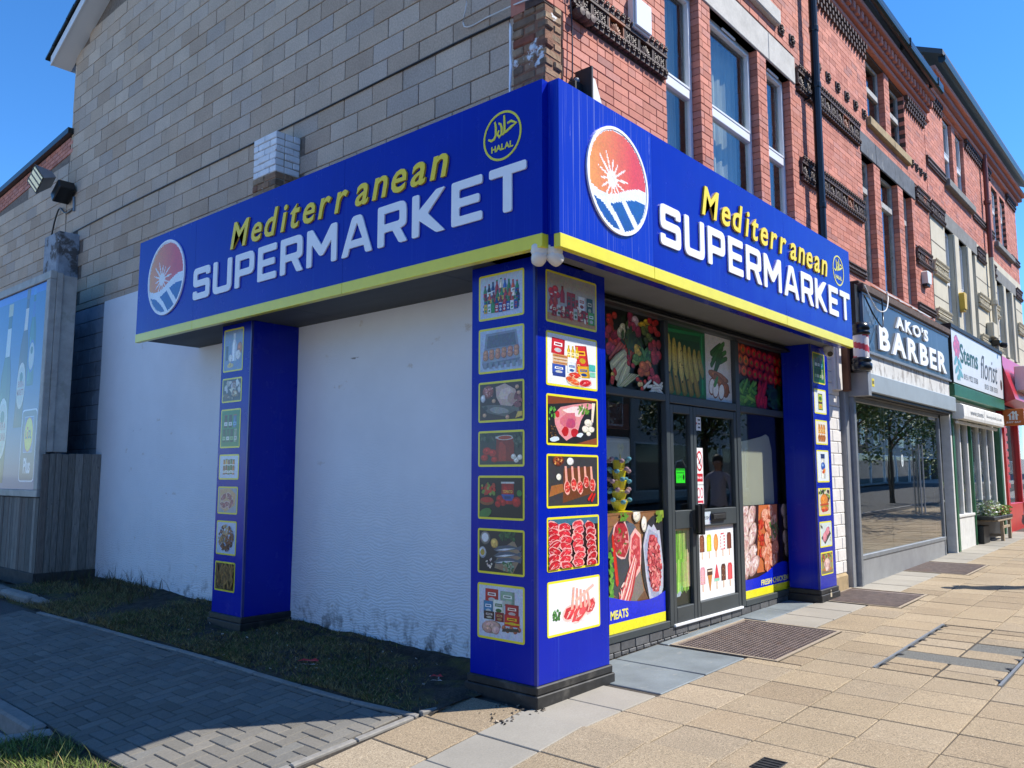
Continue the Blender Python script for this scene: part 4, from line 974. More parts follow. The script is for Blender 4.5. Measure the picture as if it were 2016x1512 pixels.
# shutter box
m = MB(); m.cbox(6.98,11.74,-.155,.105,2.72,2.985,.012); sb = obj('shutter_box', m, SHUT, bs)
m = MB(); m.cbox(6.84,6.975,-.165,.16,2.66,3.08,.006); obj('end_plate', m, GREYB, sb)
for k, z in enumerate((2.705,2.685)): 
    m = MB(); m.cbox(7.0,11.60,-.12+.06*k,.02+.04*k,z-.03,z+.008,.005); obj('shutter_slat', m, FRAMED, sb)
m = MB(); m.box(7.03,7.13,-.1575,-.1555,2.80,2.91,(.75,.6,.02)); m.box(7.045,7.115,-.159,-.158,2.835,2.88,(.15,.12,.02)); obj('warning_label', m, PLAS, sb)
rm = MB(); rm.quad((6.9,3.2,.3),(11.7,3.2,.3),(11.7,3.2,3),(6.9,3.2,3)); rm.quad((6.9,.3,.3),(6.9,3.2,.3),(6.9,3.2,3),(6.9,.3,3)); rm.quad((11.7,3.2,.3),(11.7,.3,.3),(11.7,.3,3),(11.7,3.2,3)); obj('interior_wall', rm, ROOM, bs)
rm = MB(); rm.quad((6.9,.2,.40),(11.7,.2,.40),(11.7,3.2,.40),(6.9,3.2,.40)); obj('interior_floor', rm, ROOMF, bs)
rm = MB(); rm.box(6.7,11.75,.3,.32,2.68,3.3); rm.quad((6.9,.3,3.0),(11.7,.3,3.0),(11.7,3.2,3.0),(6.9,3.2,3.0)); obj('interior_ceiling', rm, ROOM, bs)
# flaking board and sign
m = MB(); m.cbox(6.98,11.74,-.06,.08,2.99,3.31,.004); obj('flaking_board', m, WFLAKE, bs)
sg = thing('barber_sign', "black barber fascia sign with white letters reading AKO'S BARBER", 'sign', (9.4,-.08,3.4))
m = MB(); m.box(7.0,11.76,-.08,.06,3.30,4.12); pn = obj('panel', m, BARB, sg)
m = MB(); m.cbox(7.0,11.78,-.10,-.075,3.275,3.31,.004); m.cbox(7.0,11.78,-.095,-.07,4.09,4.125,.004); m.cbox(6.985,7.01,-.10,.06,3.30,4.1,.004); obj('edge_trim', m, STEEL, sg)
m = MB(); m.box(6.80,6.98,-.06,.2,3.085,4.2); obj('dark_return', m, FRAMED, sg)
mp = fr(-.082); F = lambda x, z: (x, z)
def word(s, x0, x1, z0, h_, parent, mt, mts, d1, shear=0, bold=.02, gap=None, hs=None, mp=None, dirn=1, d0=.002, lname='letter', extra={}):
    geos = [text_geo(c, shear, bold) for c in s]; bb = [bbox(g_[0]) for g_ in geos]
    ref = text_geo('H', 0, bold)[0]; rb_ = bbox(ref); sc_ = h_/(rb_[3]-rb_[2]); base = rb_[2]
    g0 = .12; tot = sum((b[1]-b[0]) for b in bb)+sum(g0+extra.get(i,0) for i in range(len(s)-1)); sx = (x1-x0)/tot; u = x0
    for i, (g_, b) in enumerate(zip(geos, bb)):
        m = MB(); P2 = [(u+(x-b[0])*sx, z0+(y-base)*sc_) for x, y in g_[0]]
        extr(m, P2, g_[1], mp, d0, d1); o = obj(lname, m, mt, parent)
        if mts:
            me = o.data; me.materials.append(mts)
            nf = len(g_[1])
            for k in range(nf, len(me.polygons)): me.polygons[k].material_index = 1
        u += (b[1]-b[0]+g0+extra.get(i,0))*sx
word("BARBER", 7.62, 11.42, 3.385, .355, sg, WLET, None, .03, bold=.035, mp=mp)
word("AKO'S", 8.50, 10.30, 3.82, .19, sg, WLET, None, .025, bold=.03, mp=mp)
a = Art(1.3,.78,lambda u,v,d: (7.05+u,-.0815-d,3.31+v))
for k in range(9): a.P([(.05+.055*k,.98-.07*k),(.09+.055*k,.98-.07*k),(.11+.055*k,.80-.07*k),(.07+.055*k,.80-.07*k)], '5d6870')
a.P([(.10,1),(.20,1),(.62,.40),(.56,.36)], '4d5860'); a.P([(.5,.7),(.56,.72),(.2,.05),(.13,.08)], '48535b'); a.ell(.25,.1,.08,.12,'48535b'); a.ell(.25,.1,.05,.08,'2b3136')
a.build('clipper_motif', sg)
# brown weathered ledge and lead over the sign
m = MB(); m.cbox(6.95,11.78,-.13,.12,4.13,4.24,.012); m.cbox(6.95,11.78,-.07,.12,4.24,4.28,.01); obj('brown_ledge', m, BROWN, b1)
m = MB(); n = 22; vs = []
for i in range(n): x = 8.05+2.85*i/(n-1); vs += [(x,-.12-.02*rng.random(),4.25+.015*rng.random()),(x,.085,4.44)]
m.add(vs, [(2*i,2*i+2,2*i+3,2*i+1) for i in range(n-1)]); obj('lead_flashing', m, LEAD, b1)
# barber pole
bp = thing('barber_pole', 'red and white striped barber pole with black caps hung beside the shop sign', 'barber pole', (6.55,-.2,2.96))
cx, cy = 6.54, -.19
m = MB(); m.lathe([(.06,2.955),(.115,2.965),(.128,2.99),(.128,3.05),(.105,3.07),(.12,3.085),(.12,3.12),(.10,3.135)], (cx,cy,0), 20); obj('base_cap', m, BLACKP, bp, True)
m = MB(); m.lathe([(.10,3.43),(.12,3.445),(.12,3.48),(.108,3.49),(.122,3.505),(.122,3.55),(.09,3.60),(.03,3.61)], (cx,cy,0), 20); obj('top_cap', m, BLACKP, bp, True)
m = MB(); n = 24; rows = 20
for j in range(rows):
    for k in range(n):
        f = (k/n*1.0+j/rows*1.5) % 1.0; col = (.55,.05,.07) if f < .42 else (.72,.66,.64)
        z0_, z1_ = 3.135+.295*j/rows, 3.135+.295*(j+1)/rows; a0, a1 = 2*math.pi*k/n, 2*math.pi*(k+1)/n; q = .098
        m.quad((cx+q*math.cos(a0),cy+q*math.sin(a0),z0_),(cx+q*math.cos(a1),cy+q*math.sin(a1),z0_),(cx+q*math.cos(a1),cy+q*math.sin(a1),z1_),(cx+q*math.cos(a0),cy+q*math.sin(a0),z1_), col)
obj('striped_cylinder', m, PLAS, bp)
m = MB(); m.cbox(cx-.03,cx+.35,cy-.02,cy+.03,3.0,3.05,.005); m.cbox(cx+.27,cx+.35,cy,.2,2.98,3.56,.005); m.cbox(cx-.03,cx+.35,cy-.02,cy+.03,3.51,3.55,.005); obj('bracket', m, BLACKP, bp)
# ---- florist
fl = thing('florist_shopfront', 'narrow florist shopfront with green posts and white window bars', 'shopfront', (14.2,.1,.25))
ZG = lambda x: gz(x,0)
for x in (11.80,11.98): 
    m = MB(); m.cbox(x,x+(.10 if x < 11.9 else .14),-.02,.14,ZG(x)-.02,3.05,.008); obj('post', m, WPAINT if x < 11.9 else GREEN, fl)
for (x,w_,mt) in ((13.50,.08,GREEN),(16.32,.14,GREEN),(16.50,.12,WPAINT)):
    m = MB(); m.cbox(x,x+w_,.0,.14,ZG(x)-.02,2.9,.006); obj('post', m, mt, fl)
for x in (12.16,12.75,13.35,13.66,14.35,15.1,15.8):
    m = MB(); m.cbox(x,x+.09,.04,.12,.85,2.75,.006); obj('glazing_bar', m, WPAINT, fl)
m = MB(); m.cbox(12.12,13.48,.02,.16,ZG(12.8)-.05,.82,.006); m.cbox(12.10,13.49,-.0,.17,.82,.87,.006); obj('stall_riser', m, WPAINT, fl)
m = MB(); m.cbox(13.6,16.3,.04,.16,ZG(14)-.05,.72,.006); obj('dark_riser', m, FRAMED, fl)
for (x0,x1) in ((12.2,13.5),(13.6,16.3)):
    m = MB(); m.box(x0,x1,.085,.091,.80,2.8); obj('pane', m, GLASS, fl)
rm = MB(); rm.quad((11.8,1.6,.2),(16.6,1.6,.2),(16.6,1.6,3.2),(11.8,1.6,3.2)); rm.quad((11.8,.15,2.9),(16.6,.15,2.9),(16.6,1.6,2.9),(11.8,1.6,2.9)); rm.quad((11.8,.15,.5),(16.6,.15,.5),(16.6,1.6,.5),(11.8,1.6,.5)); rm.quad((11.8,.15,.2),(11.8,1.6,.2),(11.8,1.6,3),(11.8,.15,3)); rm.quad((16.6,.15,.2),(16.6,1.6,.2),(16.6,1.6,3),(16.6,.15,3)); obj('interior', rm, ROOM, fl)
for i, (nm, cc) in enumerate((('white',(.62,.62,.58)),('red',(.45,.04,.05)),('pink',(.55,.25,.32)),('yellow',(.60,.48,.06)),('purple',(.25,.10,.34)),('orange',(.58,.24,.04)))):
    x = 12.35+i*.62; m = MB(); m.lathe([(.05,0),(.07,.18),(.07,.2)], (x,.36,.82), 8, (.5,.5,.48))
    for k in range(34): m.ico((x+rng.uniform(-.2,.2),.36+rng.uniform(-.1,.1),1.08+rng.uniform(0,.4)), rng.uniform(.03,.055), rng.choice([(.05,.16,.04),cc,cc,(.1,.22,.06)]), 1)
    tag(obj('bouquet', m, PLAS), 'bunch of '+nm+' flowers in a pot inside the florist window', 'flowers', 'bunches of flowers inside the florist window')
m = MB(); m.cbox(11.95,16.55,-.10,.10,3.04,3.27,.01); obj('green_rail', m, GREEN, fl)
m = MB(); m.box(11.9,16.6,.10,.14,2.85,3.3); obj('header_board', m, WPAINT, fl)
# folded awning
aw = thing('awning', 'folded white shop awning with faint web address above the florist window', 'awning', (14.2,-.15,2.8))
for (x0,x1) in ((11.98,13.70),(13.73,15.62)):
    m = MB(); n = 10; vs = []
    prof = [(.02,2.93),(-.16,2.90),(-.22,2.86),(-.225,2.67),(-.215,2.62),(-.10,2.61),(.0,2.64)]
    for x in (x0,x1): vs += [(x,p[0],p[1]) for p in prof]
    k = len(prof); m.add(vs, [(i,i+1,k+i+1,k+i)[::-1] for i in range(k-1)]+[tuple(range(k)), tuple(range(k,2*k))[::-1]]); cl = obj('cloth_roll', m, AWN, aw)
m = MB(); put_text(m, 'www.stems', fr(-.2255), 12.5, 2.71, 1.1, .085, .002); put_text(m, 'liverpool.co.uk', fr(-.2255), 13.9, 2.71, 1.5, .085, .002); obj('web_address', m, STEEL, aw)
m = MB(); 
for i in range(34): m.lathe([(.0,0),(.03,.01),(.035,.05),(.0,.07)], (12.05+i*.105,-.08,2.53), 8)
obj('folded_edge', m, AWN, aw, kind='stuff')
m = MB(); m.tube([(11.97,-.05,2.88),(11.9,-.02,2.7),(11.9,.0,2.5)], .025, 8); m.tube([(15.65,-.05,2.88),(15.68,-.2,2.65)], .03, 8); obj('arm', m, GREEN, aw)
# florist sign
fs_ = thing('florist_sign', 'white florist fascia sign with red rose and lettering Stems florist', 'sign', (14.3,-.08,3.45))
m = MB(); m.box(11.95,16.60,-.085,.06,3.30,4.31); obj('panel', m, SIGNW, fs_)
m = MB(); m.cbox(11.93,16.62,-.11,.10,4.31,4.39,.006); m.cbox(11.925,11.95,-.1,.06,3.28,4.31,.004); m.cbox(16.60,16.63,-.1,.06,3.28,4.31,.004); obj('edge_trim', m, FRAMED, fs_)
a = Art(4.6,.97,lambda u,v,d: (11.96+u,-.086-d,3.315+v), .001)
for (x,y,r_) in ((.09,.80,.035),(.075,.68,.04),(.105,.66,.04),(.09,.58,.035),(.115,.75,.03)): a.ball(x,y,r_,r_*3.6,'c41f2b',0,.15)
a.P([(.09,.5),(.098,.5),(.12,.05),(.11,.05)],'3e7a6b')
for (x,y,q) in ((.06,.42,.6),(.13,.38,-.5),(.07,.25,.5),(.14,.2,-.4),(.10,.12,.3)): a.ell(x,y,.035,.06,'5c8f86',q,8)
a.ell(.965,.30,.022,.12,'4a4a40',0,14)
a.build('rose_print', fs_)
m = MB(); put_text(m, 'Stems', fr(-.0865), 12.62, 3.72, 1.5, .38, .002, bold=.02); obj('lettering', m, GTXT, fs_)
m = MB(); put_text(m, 'florist', fr(-.0865), 14.35, 3.58, 1.7, .50, .002, shear=.35); obj('lettering', m, DTXT, fs_)
for st_, x_, w_, z_q in (('0151 922 3330',12.82,1.2,3.42),('0151 330 3331',14.65,1.3,3.38)):
    m = MB(); put_text(m, st_, fr(-.0865), x_, z_q, w_, .11, .002); obj('phone_number', m, DTXT, fs_)
# ---- takeaway
tk = thing('takeaway_shopfront', 'bright red takeaway shopfront at the far end of the row', 'shopfront', (18.5,.1,.3))
m = MB(); m.cbox(16.72,16.90,-.03,.14,ZG(16.8)-.02,3.5,.008); obj('post', m, RED, tk)
m = MB(); m.cbox(18.6,18.72,-.0,.12,.3,3.2,.008); obj('post', m, RED, tk)
m = MB(); m.cbox(16.9,21.0,.0,.14,ZG(17)-.05,.95,.01); obj('stall_riser', m, RED, tk)
m = MB(); m.add([(16.68,-.02,3.2),(21.05,-.02,3.2),(21.05,-.02,4.36),(16.68,-.02,4.36),(16.68,-.30,3.30),(21.05,-.30,3.30)], [(0,1,2,3),(4,5,2,3),(0,4,3),(0,1,5,4)[::-1]]); obj('fascia', m, RED, tk)
m = MB(); m.cbox(17.35,21.0,-.42,-.20,3.55,4.12,.01); obj('lightbox', m, SIGNW, tk)
m = MB(); put_text(m, 'PIZZA', fr(-.421), 18.2, 3.66, 1.8, .3, .003, bold=.02) if False else None
m = MB(); m.box(16.9,21.0,.08,.086,.95,3.2); obj('pane', m, GLASS, tk)
rm = MB(); rm.quad((16.7,1.8,.2),(21,1.8,.2),(21,1.8,3.3),(16.7,1.8,3.3)); rm.quad((16.7,.15,.2),(16.7,1.8,.2),(16.7,1.8,3.3),(16.7,.15,3.3)); rm.quad((16.7,.15,.5),(21,.15,.5),(21,1.8,.5),(16.7,1.8,.5)); rm.quad((16.7,.15,3.25),(21,.15,3.25),(21,1.8,3.25),(16.7,1.8,3.25)); obj('interior', rm, ROOM, tk)
m = MB()
for i in range(10): m.cbox(16.95,17.35,.02,.05,1.3+.18*i,1.42+.18*i,.004)
obj('red_menu_grille', m, RED, tk)
je = thing('takeaway_hanging_sign', 'orange projecting sign with a white house and the words JUST EAT', 'sign', (16.72,-.35,3.0))
m = MB(); m.cbox(16.66,16.71,-.44,-.03,2.70,3.08,.008); obj('panel', m, ORANGE, je)
a = Art(.41,.38,lambda u,v,d: (16.658-d,-.03-u,2.70+v), .001)
a.P([(.22,.60),(.5,.88),(.78,.60),(.70,.60),(.70,.34),(.30,.34),(.30,.60)],'f4efe6'); a.P([(.60,.86),(.68,.86),(.68,.66),(.60,.74)],'f4efe6')
a.rect(.40,.34,.44,.62,'e0701a'); a.ell(.42,.66,.05,.08,'e0701a'); a.rect(.56,.34,.60,.70,'e0701a'); a.rect(.48,.34,.53,.5,'f4efe6')
a.text('JUST EAT', .14,.13,.72,.13,'f4efe6', bold=.03, shear=.12); a.build('logo', je)
# ---- plant bench
pb = thing('plant_bench', 'low slatted wooden bench carrying plant trays outside the florist', 'bench', (15.0,-.1,.27))
z_ = .68
for i in range(7):
    m = MB(); m.cbox(14.05,15.5,-.28+i*.075,-.28+i*.075+.055,z_,z_+.03,.004); obj('slat', m, SLATW, pb)
for (x,y) in ((14.62,-.26),(15.38,-.26),(14.62,.14),(15.38,.14)):
    m = MB(); m.cbox(x,x+.07,y,y+.06,ZG(x),z_,.004); obj('leg', m, SLATW, pb)
m = MB(); m.cbox(14.6,15.46,-.25,-.21,.52,.57,.004); m.cbox(14.66,14.70,-.2,.14,.36,.41,.004); obj('rail', m, SLATW, pb)
m = MB(); m.cbox(13.70,14.25,-.08,.02,ZG(14),.60,.01); tag(obj('dark_crate', m, FRAMED), 'dark box standing under the end of the plant bench', 'box')
def plants(x0, x1, label, cols, wrap=False):
    t = thing('plant_tray', label, 'plants', ((x0+x1)/2,-.1,z_+.03), 'plant trays on the florist bench')
    m = MB(); m.cbox(x0,x1,-.27,.15,z_+.032,z_+.10,.01); obj('tray', m, FRAMED, t)
    m = MB()
    for i in range(420):
        x, y = rng.uniform(x0,x1), rng.uniform(-.27,.14); z = z_+.12+rng.random()**1.5*(.30 if wrap else .17); s = rng.uniform(.02,.045); a_ = rng.uniform(0,6.28); b_ = rng.uniform(-.8,.8)
        M = Euler((b_, rng.uniform(-.8,.8), a_)).to_matrix()
        m.add([Vector((x,y,z))+M @ Vector(q) for q in ((-s,0,0),(0,-s*.5,.004),(s,0,0),(0,s*.5,.004))], [(0,1,2,3)], rng.choice(cols))
    obj('foliage', m, LEAF, t)
    if wrap:
        for k in range(5):
            m = MB(); cxx, cyy = rng.uniform(x0+.1,x1-.1), rng.uniform(-.2,.05); m.lathe([(.03,z_+.12),(.10,z_+.34),(.13,z_+.42)], (cxx,cyy,0), 7); obj('clear_wrap', m, glass_mat('cellophane_%d' % k, (.9,.92,.92), .1) if k == 0 else MATS['cellophane_0'], t)
gr = [(.10,.22,.03),(.16,.30,.04),(.07,.15,.03),(.25,.33,.06)]
plants(13.75, 14.45, 'white flowers in clear wrapping on the florist bench', gr+[(.6,.62,.6)]*3, True)
plants(14.48, 15.05, 'yellow green bedding plants in a tray on the florist bench', gr+[(.35,.36,.05),(.4,.05,.05)])
plants(15.08, 15.62, 'dark green bedding plants at the far end of the florist bench', gr[:3]+[(.5,.45,.06)])
# ---- building above the florist and takeaway
b2 = thing('far_brick_building', 'red brick and cream building with stone sills at the far end of the row', 'building', (16.4,.1,0))
G1 = [(12.80,13.40,4.5,6.45),(13.80,14.55,4.5,6.45),(14.95,15.45,4.5,6.45)]; G2 = [(17.72,18.30,4.5,6.28),(18.62,19.35,4.5,6.28),(19.62,20.12,4.5,6.28)]
K1 = [(13.20,13.95,7.52,8.95),(14.25,14.98,7.52,8.95)]; K2 = [(17.85,18.55,7.28,8.70),(18.85,19.5,7.28,8.70)]
L2 = [(12.78,15.62,6.45,6.76),(17.62,20.15,6.28,6.58)]
FZ = [(11.75,12.76,6.42,6.75),(15.64,16.45,6.38,6.70),(16.95,17.60,6.30,6.60),(20.16,21.03,6.26,6.56),(11.75,13.1,7.42,7.60),(15.5,17.75,7.30,7.48),(19.95,21.03,7.22,7.40)]
brick_field(b2, 11.735, 21.05, 6.76, 9.25, K1+K2, FZ[4:], BRICK, 0, yf=.095)
m = MB()
for (a,b_,c,d) in rects(11.735, 21.05, 4.4, 6.76, G1+G2): m.box(a,b_,.09,.28,c,d)
cw = obj('cream_wall', m, CREAM, b2)
for z in (4.9,5.42,5.95):
    for (x0,x1) in ((11.74,12.78),(15.47,17.70),(20.14,21.04)):
        m = MB(); m.box(x0,x1,.086,.0905,z,z+.018); obj('groove_shade', m, CREAMD, b2)  # flat dark strip paints the shade of a groove, no recess cut
for gset in (G1, G2):
    for h in gset: window(b2, h, .20, UPVC, 5.35, fw=.05)
    for h in gset[:-1]:
        x = h[1]; nx = gset[gset.index(h)+1][0]; m = MB(); m.cbox(x+.01,nx-.01,.05,.10,4.45,h[3],.02); obj('mullion', m, CREAM, b2)
for kset in (K1, K2):
    for h in kset: window(b2, h, .20, UPVC, 8.1, fw=.05)
for (x0,x1,z0,z1) in L2: blockpart('lintel', GREYST, b2, (x0,x1,.07,.2,z0,z1))
blockpart('sill', GREYST, b2, (13.1,15.45,.0,.2,7.36,7.52), b=.015); blockpart('sill', GREYST, b2, (17.8,19.97,.0,.2,7.14,7.28), b=.015)
for f in FZ[:4]: frieze(b2, *f, TERRA, TERRA, yf=.09)
for f in FZ[4:]:
    m = MB(); m.box(f[0],f[1],.06,.12,f[2],f[3])
    for i in range(int((f[1]-f[0])/.06)):
        m.ico((f[0]+.03+i*.06,.06,f[2]+.04),.025,None,1); m.ico((f[0]+.03+i*.06,.06,f[3]-.05),.025,None,1)
    obj('frieze', m, TERRA, b2)
for (x0,x1) in ((11.76,12.76),(15.48,16.5),(16.98,17.68),(20.16,21.0)): frieze(b2, x0, x1, 5.30, 5.62, TERRC, TERRC, yf=.085)
for (x0,x1) in ((11.76,12.78),(15.48,17.7)): frieze(b2, x0, x1, 4.46, 4.70, TERRC, TERRC, yf=.085)
for i, (d0, za, zb_) in enumerate(((.08,9.0,9.10),(.16,9.105,9.22),(.24,9.225,9.32))):
    m = MB(); m.cbox(11.76,21.05+d0,.09-d0,.3,za,zb_,.012); obj('cornice_course', m, BRICK, b2)
for (x0,x1) in ((12.0,13.1),(15.1,17.7),(19.7,21.0)):
    n = int((x1-x0)/.07); m = MB()
    for i in range(n):
        for q in range(3):
            if (i+q) % 2 == 0: m.box(x0+i*.07,x0+i*.07+.055,.05-.012*q,.10,8.76+q*.078,8.76+q*.078+.066)
    obj('dentil_course', m, TERRA, b2)
m = MB(); m.tube([(11.9,-.24,9.44),(21.4,-.24,9.42)], .065, 8); m.box(11.9,21.4,-.30,-.18,9.44,9.52); obj('gutter', m, GUTT, b2)
m = MB(); m.add([(11.8,-.28,9.5),(21.4,-.28,9.5),(21.4,5.6,12.3),(11.8,5.6,12.3),(11.8,-.28,9.6),(21.4,-.28,9.6),(21.4,5.6,12.4),(11.8,5.6,12.4)], [(0,3,2,1),(4,5,6,7),(0,1,5,4),(1,2,6,5),(3,0,4,7)]); obj('roof', m, ROOFM, b2)
m = MB(); m.cbox(11.78,12.0,.05,5.5,8.3,9.6,.02); obj('party_wall', m, BRICK, b2)
m = MB(); m.box(11.74,21.05,.29,6,0,9.0); obj('core', m, DARK, b2)
m = MB(); m.tube([(16.72,.0,9.3),(16.72,.0,6.62)], .055, 10); m.lathe([(.075,7.9),(.08,7.92),(.08,7.98),(.075,8.0)], (16.72,.0,0), 10); obj('downpipe', m, REDPIPE, b2)
m = MB(); m.tube([(16.72,.0,6.62),(16.72,.0,4.4)], .055, 10); m.lathe([(.08,5.5),(.085,5.52),(.085,5.6),(.08,5.62)], (16.72,.0,0), 10); obj('downpipe', m, CREAM, b2)
# little boxes on the walls
def alarm(x0, x1, z0, z1, y, mt, name, label, cat, base=None):
    m = MB(); w2 = (x1-x0); m.prism([(x0,z1-.02),(x0+.03,z1),(x1-.03,z1),(x1,z1-.02),(x1-w2*.12,z0+.05),(x0+w2*.12,z0+.05)], fr(y), 0, .10); t = thing(name, label, cat, ((x0+x1)/2,y,z0)); obj('cover', m, mt, t)
    m = MB(); m.cbox(x0+w2*.14,x1-w2*.14,y-.08,y,z0,z0+.05,.006); obj('base', m, base or FRAMED, t)
alarm(10.93,11.22,4.93,5.20,.098, CAMW, 'alarm_box', 'white alarm bell box on the red brick above the barber sign', 'alarm')
alarm(13.46,13.70,4.86,5.24,.05, mat('yellow_alarm', (.62,.42,.05), rough=.5), 'alarm_box', 'yellow alarm box on the cream window mullion', 'alarm', mat('yellow_base', (.5,.34,.05)))
m = MB(); m.cbox(16.15,16.60,-.06,.085,4.68,5.02,.015); tag(obj('service_box', m, CREAM), 'cream service box on the wall beside the downpipe', 'box')
m = MB(); m.lathe([(.0,0),(.05,.01),(.06,.05),(.06,.14),(.0,.16)], (16.35,-.12,4.52), 10, axis=Vector((0,-1,-.3))); m.cbox(16.25,16.5,-.14,.08,4.50,4.62,.01); tag(obj('floodlight', m, BLACKP), 'small black floodlight under the cream service box', 'floodlight')
# ================================================================ the supermarket: fascias, pillars, soffit, shopfront
Z0, Z1 = 3.165, 4.385; YT = 3.265
XS, YFA = -.20, -.32
ARAB = [[(-.42,.60),(-.36,.35),(-.36,.0),(-.46,-.16),(-.62,-.20),(-.80,-.10)], [(-.20,.48),(-.08,.40),(-.02,.20),(-.03,-.05),(-.16,-.14),(-.26,.0),(-.18,.16)], [(.12,.74),(.14,.30),(.14,-.02),(.02,-.10)], [(.30,.34),(.52,.38),(.80,.22),(.52,.12),(.22,-.02),(.14,-.02)]]
def ribbon(m, pts, w_, mp, d0, d1, u0, v0, s, col=None):
    P_ = [Vector(p) for p in pts]; L_, R_ = [], []
    for i, p in enumerate(P_):
        t = (P_[min(i+1,len(P_)-1)]-P_[max(i-1,0)]).normalized(); n = Vector((-t.y,t.x)); k = w_*(.55+.45*math.sin(math.pi*(i+.6)/(len(P_)+.2)))
        L_.append(p+n*k); R_.append(p-n*k)
    for i in range(len(P_)-1):
        m.prism([(u0+q.x*s, v0+q.y*s) for q in (R_[i],R_[i+1],L_[i+1],L_[i])], mp, d0, d1, col)
def halal(parent, mp, u0, v0, r_):
    m = MB(); n = 40
    for k in range(n):
        a0, a1 = 2*math.pi*k/n, 2*math.pi*(k+1)/n
        m.prism([(u0+q*math.cos(a), v0+q*math.sin(a)) for q, a in ((r_,a0),(r_,a1),(r_*.91,a1),(r_*.91,a0))], mp, .001, .004)
    o = obj('halal_ring', m, YEL, parent)
    m = MB()
    for i, p in enumerate(ARAB): ribbon(m, p, .062, mp, .001, .004+.0004*i, u0, v0+.12*r_, r_*.92)
    obj('halal_script', m, YEL, parent)
    m = MB(); put_text(m, 'HALAL', mp, u0, v0-.58*r_, r_*1.15, r_*.26, .003, bold=.04, align='c'); obj('halal_word', m, YEL, parent)
def logo_col(u, v):
    r2 = u*u+v*v
    if r2 > .93**2: return (.78,.80,.82)
    y1 = -.16+.17*math.sin(2.5*(u-.15))+.02*u
    sx, sy = u+.22, v+.02; a = math.atan2(sy, sx); rr = math.hypot(sx, sy); k = abs(math.sin(a*7+.6)); L_ = .16+.42*(k**7)*(.75+.25*math.sin(3*a+1))
    if v > y1:
        if rr < L_: return (.85,.80,.74)
        f = max(0,min(1,(u+1)/1.5)); c0, c1 = (.80,.32,.04), (.72,.06,.045); return tuple(p+(q-p)*f for p, q in zip(c0,c1))
    if v > y1-.17-.10*max(0,u): return (.80,.84,.87)
    d1 = v-(-.42-.72*(u-.05)+.25*(u+.4)**2); d2 = v-(-.78-.80*(u-.10)+.30*(u+.45)**2)
    s1 = abs(v-(-.30-.95*(u-.1))) if u > -.05 else 9; s2 = abs(v-(-.42-.62*(u+.55)-.45*(u+.35)**2)) if u > -.95 else 9
    if s1 < .10 and v < -.2: return (.80,.84,.87)
    if s2 < .085 and u < .75: return (.80,.84,.87)
    b = .16+.10*(v+1); return (.012,.07+.04*(v+1),b+.12)
def logo(parent, mp, u0, v0, r_):
    m = MB(); n = 72
    for i in range(n):
        for j in range(n):
            u, v = -1+2*(i+.5)/n, -1+2*(j+.5)/n
            if u*u+v*v > 1.0: continue
            s = r_/n; m.add([mp(u0+u*r_+a*s, v0+v*r_+b*s, .0125) for a,b in ((-1,-1),(1,-1),(1,1),(-1,1))], [(0,1,2,3)], logo_col(u,v))
    obj('logo_print', m, PRINT, parent)
    m = MB(); k = 48
    for q in range(k):
        a0, a1 = 2*math.pi*q/k, 2*math.pi*(q+1)/k
        m.prism([(u0+e*math.cos(a), v0+e*math.sin(a)) for e, a in ((r_*1.01,a0),(r_*1.01,a1),(r_*.955,a1),(r_*.955,a0))], mp, .001, .017)
    m.prism([(u0+r_*.99*math.cos(2*math.pi*q/k), v0+r_*.99*math.sin(2*math.pi*q/k)) for q in range(k)], mp, .001, .011); obj('logo_rim', m, WLET, parent)
def sign_words(parent, mp, u0, u1, m0, m1):
    gap = .20; tot = sum(GW[c] for c in 'SUPERMARKET')+gap*10; sc_ = (u1-u0)/tot; u = u0
    for c in 'SUPERMARKET':
        m = MB(); extr(m, [(u+x*sc_, 3.478+y*.348) for x, y in GEO[c][0]], GEO[c][1], mp, .003, .016); obj('letter', m, WLET, parent); u += (GW[c]+gap)*sc_
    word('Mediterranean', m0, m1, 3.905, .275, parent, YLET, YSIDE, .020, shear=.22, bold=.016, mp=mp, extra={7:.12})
# front fascia
fs1 = thing('front_fascia_sign', 'blue front fascia sign with sun logo and MEDITERRANEAN SUPERMARKET in raised letters, sunlit', 'sign', (2.8,YFA,Z0))
xs = [-.135,1.11,3.775,5.82]
for i, (a, b) in enumerate(zip(xs, xs[1:])):
    m = MB(); m.box(a+.0015,b-.0015,YFA,YFA+.30,YT,Z1); obj('panel', m, BLUES if i == 0 else BLUE, fs1)
    m = MB(); m.cbox(a+.001,b-.001,YFA-.006,YFA+.05,Z0,YT-.0005,.003); obj('yellow_trim', m, YEL, fs1)
    m = MB(); m.box(a+.001,b-.001,YFA+.0505,YFA+.17,Z0+.012,YT-.001); obj('underside', m, BLUE, fs1)
mpf = fr(YFA)
logo(fs1, mpf, .60, 3.832, .415); halal(fs1, mpf, 5.41, 4.066, .187); sign_words(fs1, mpf, 1.20, 5.73, 1.92, 4.99)
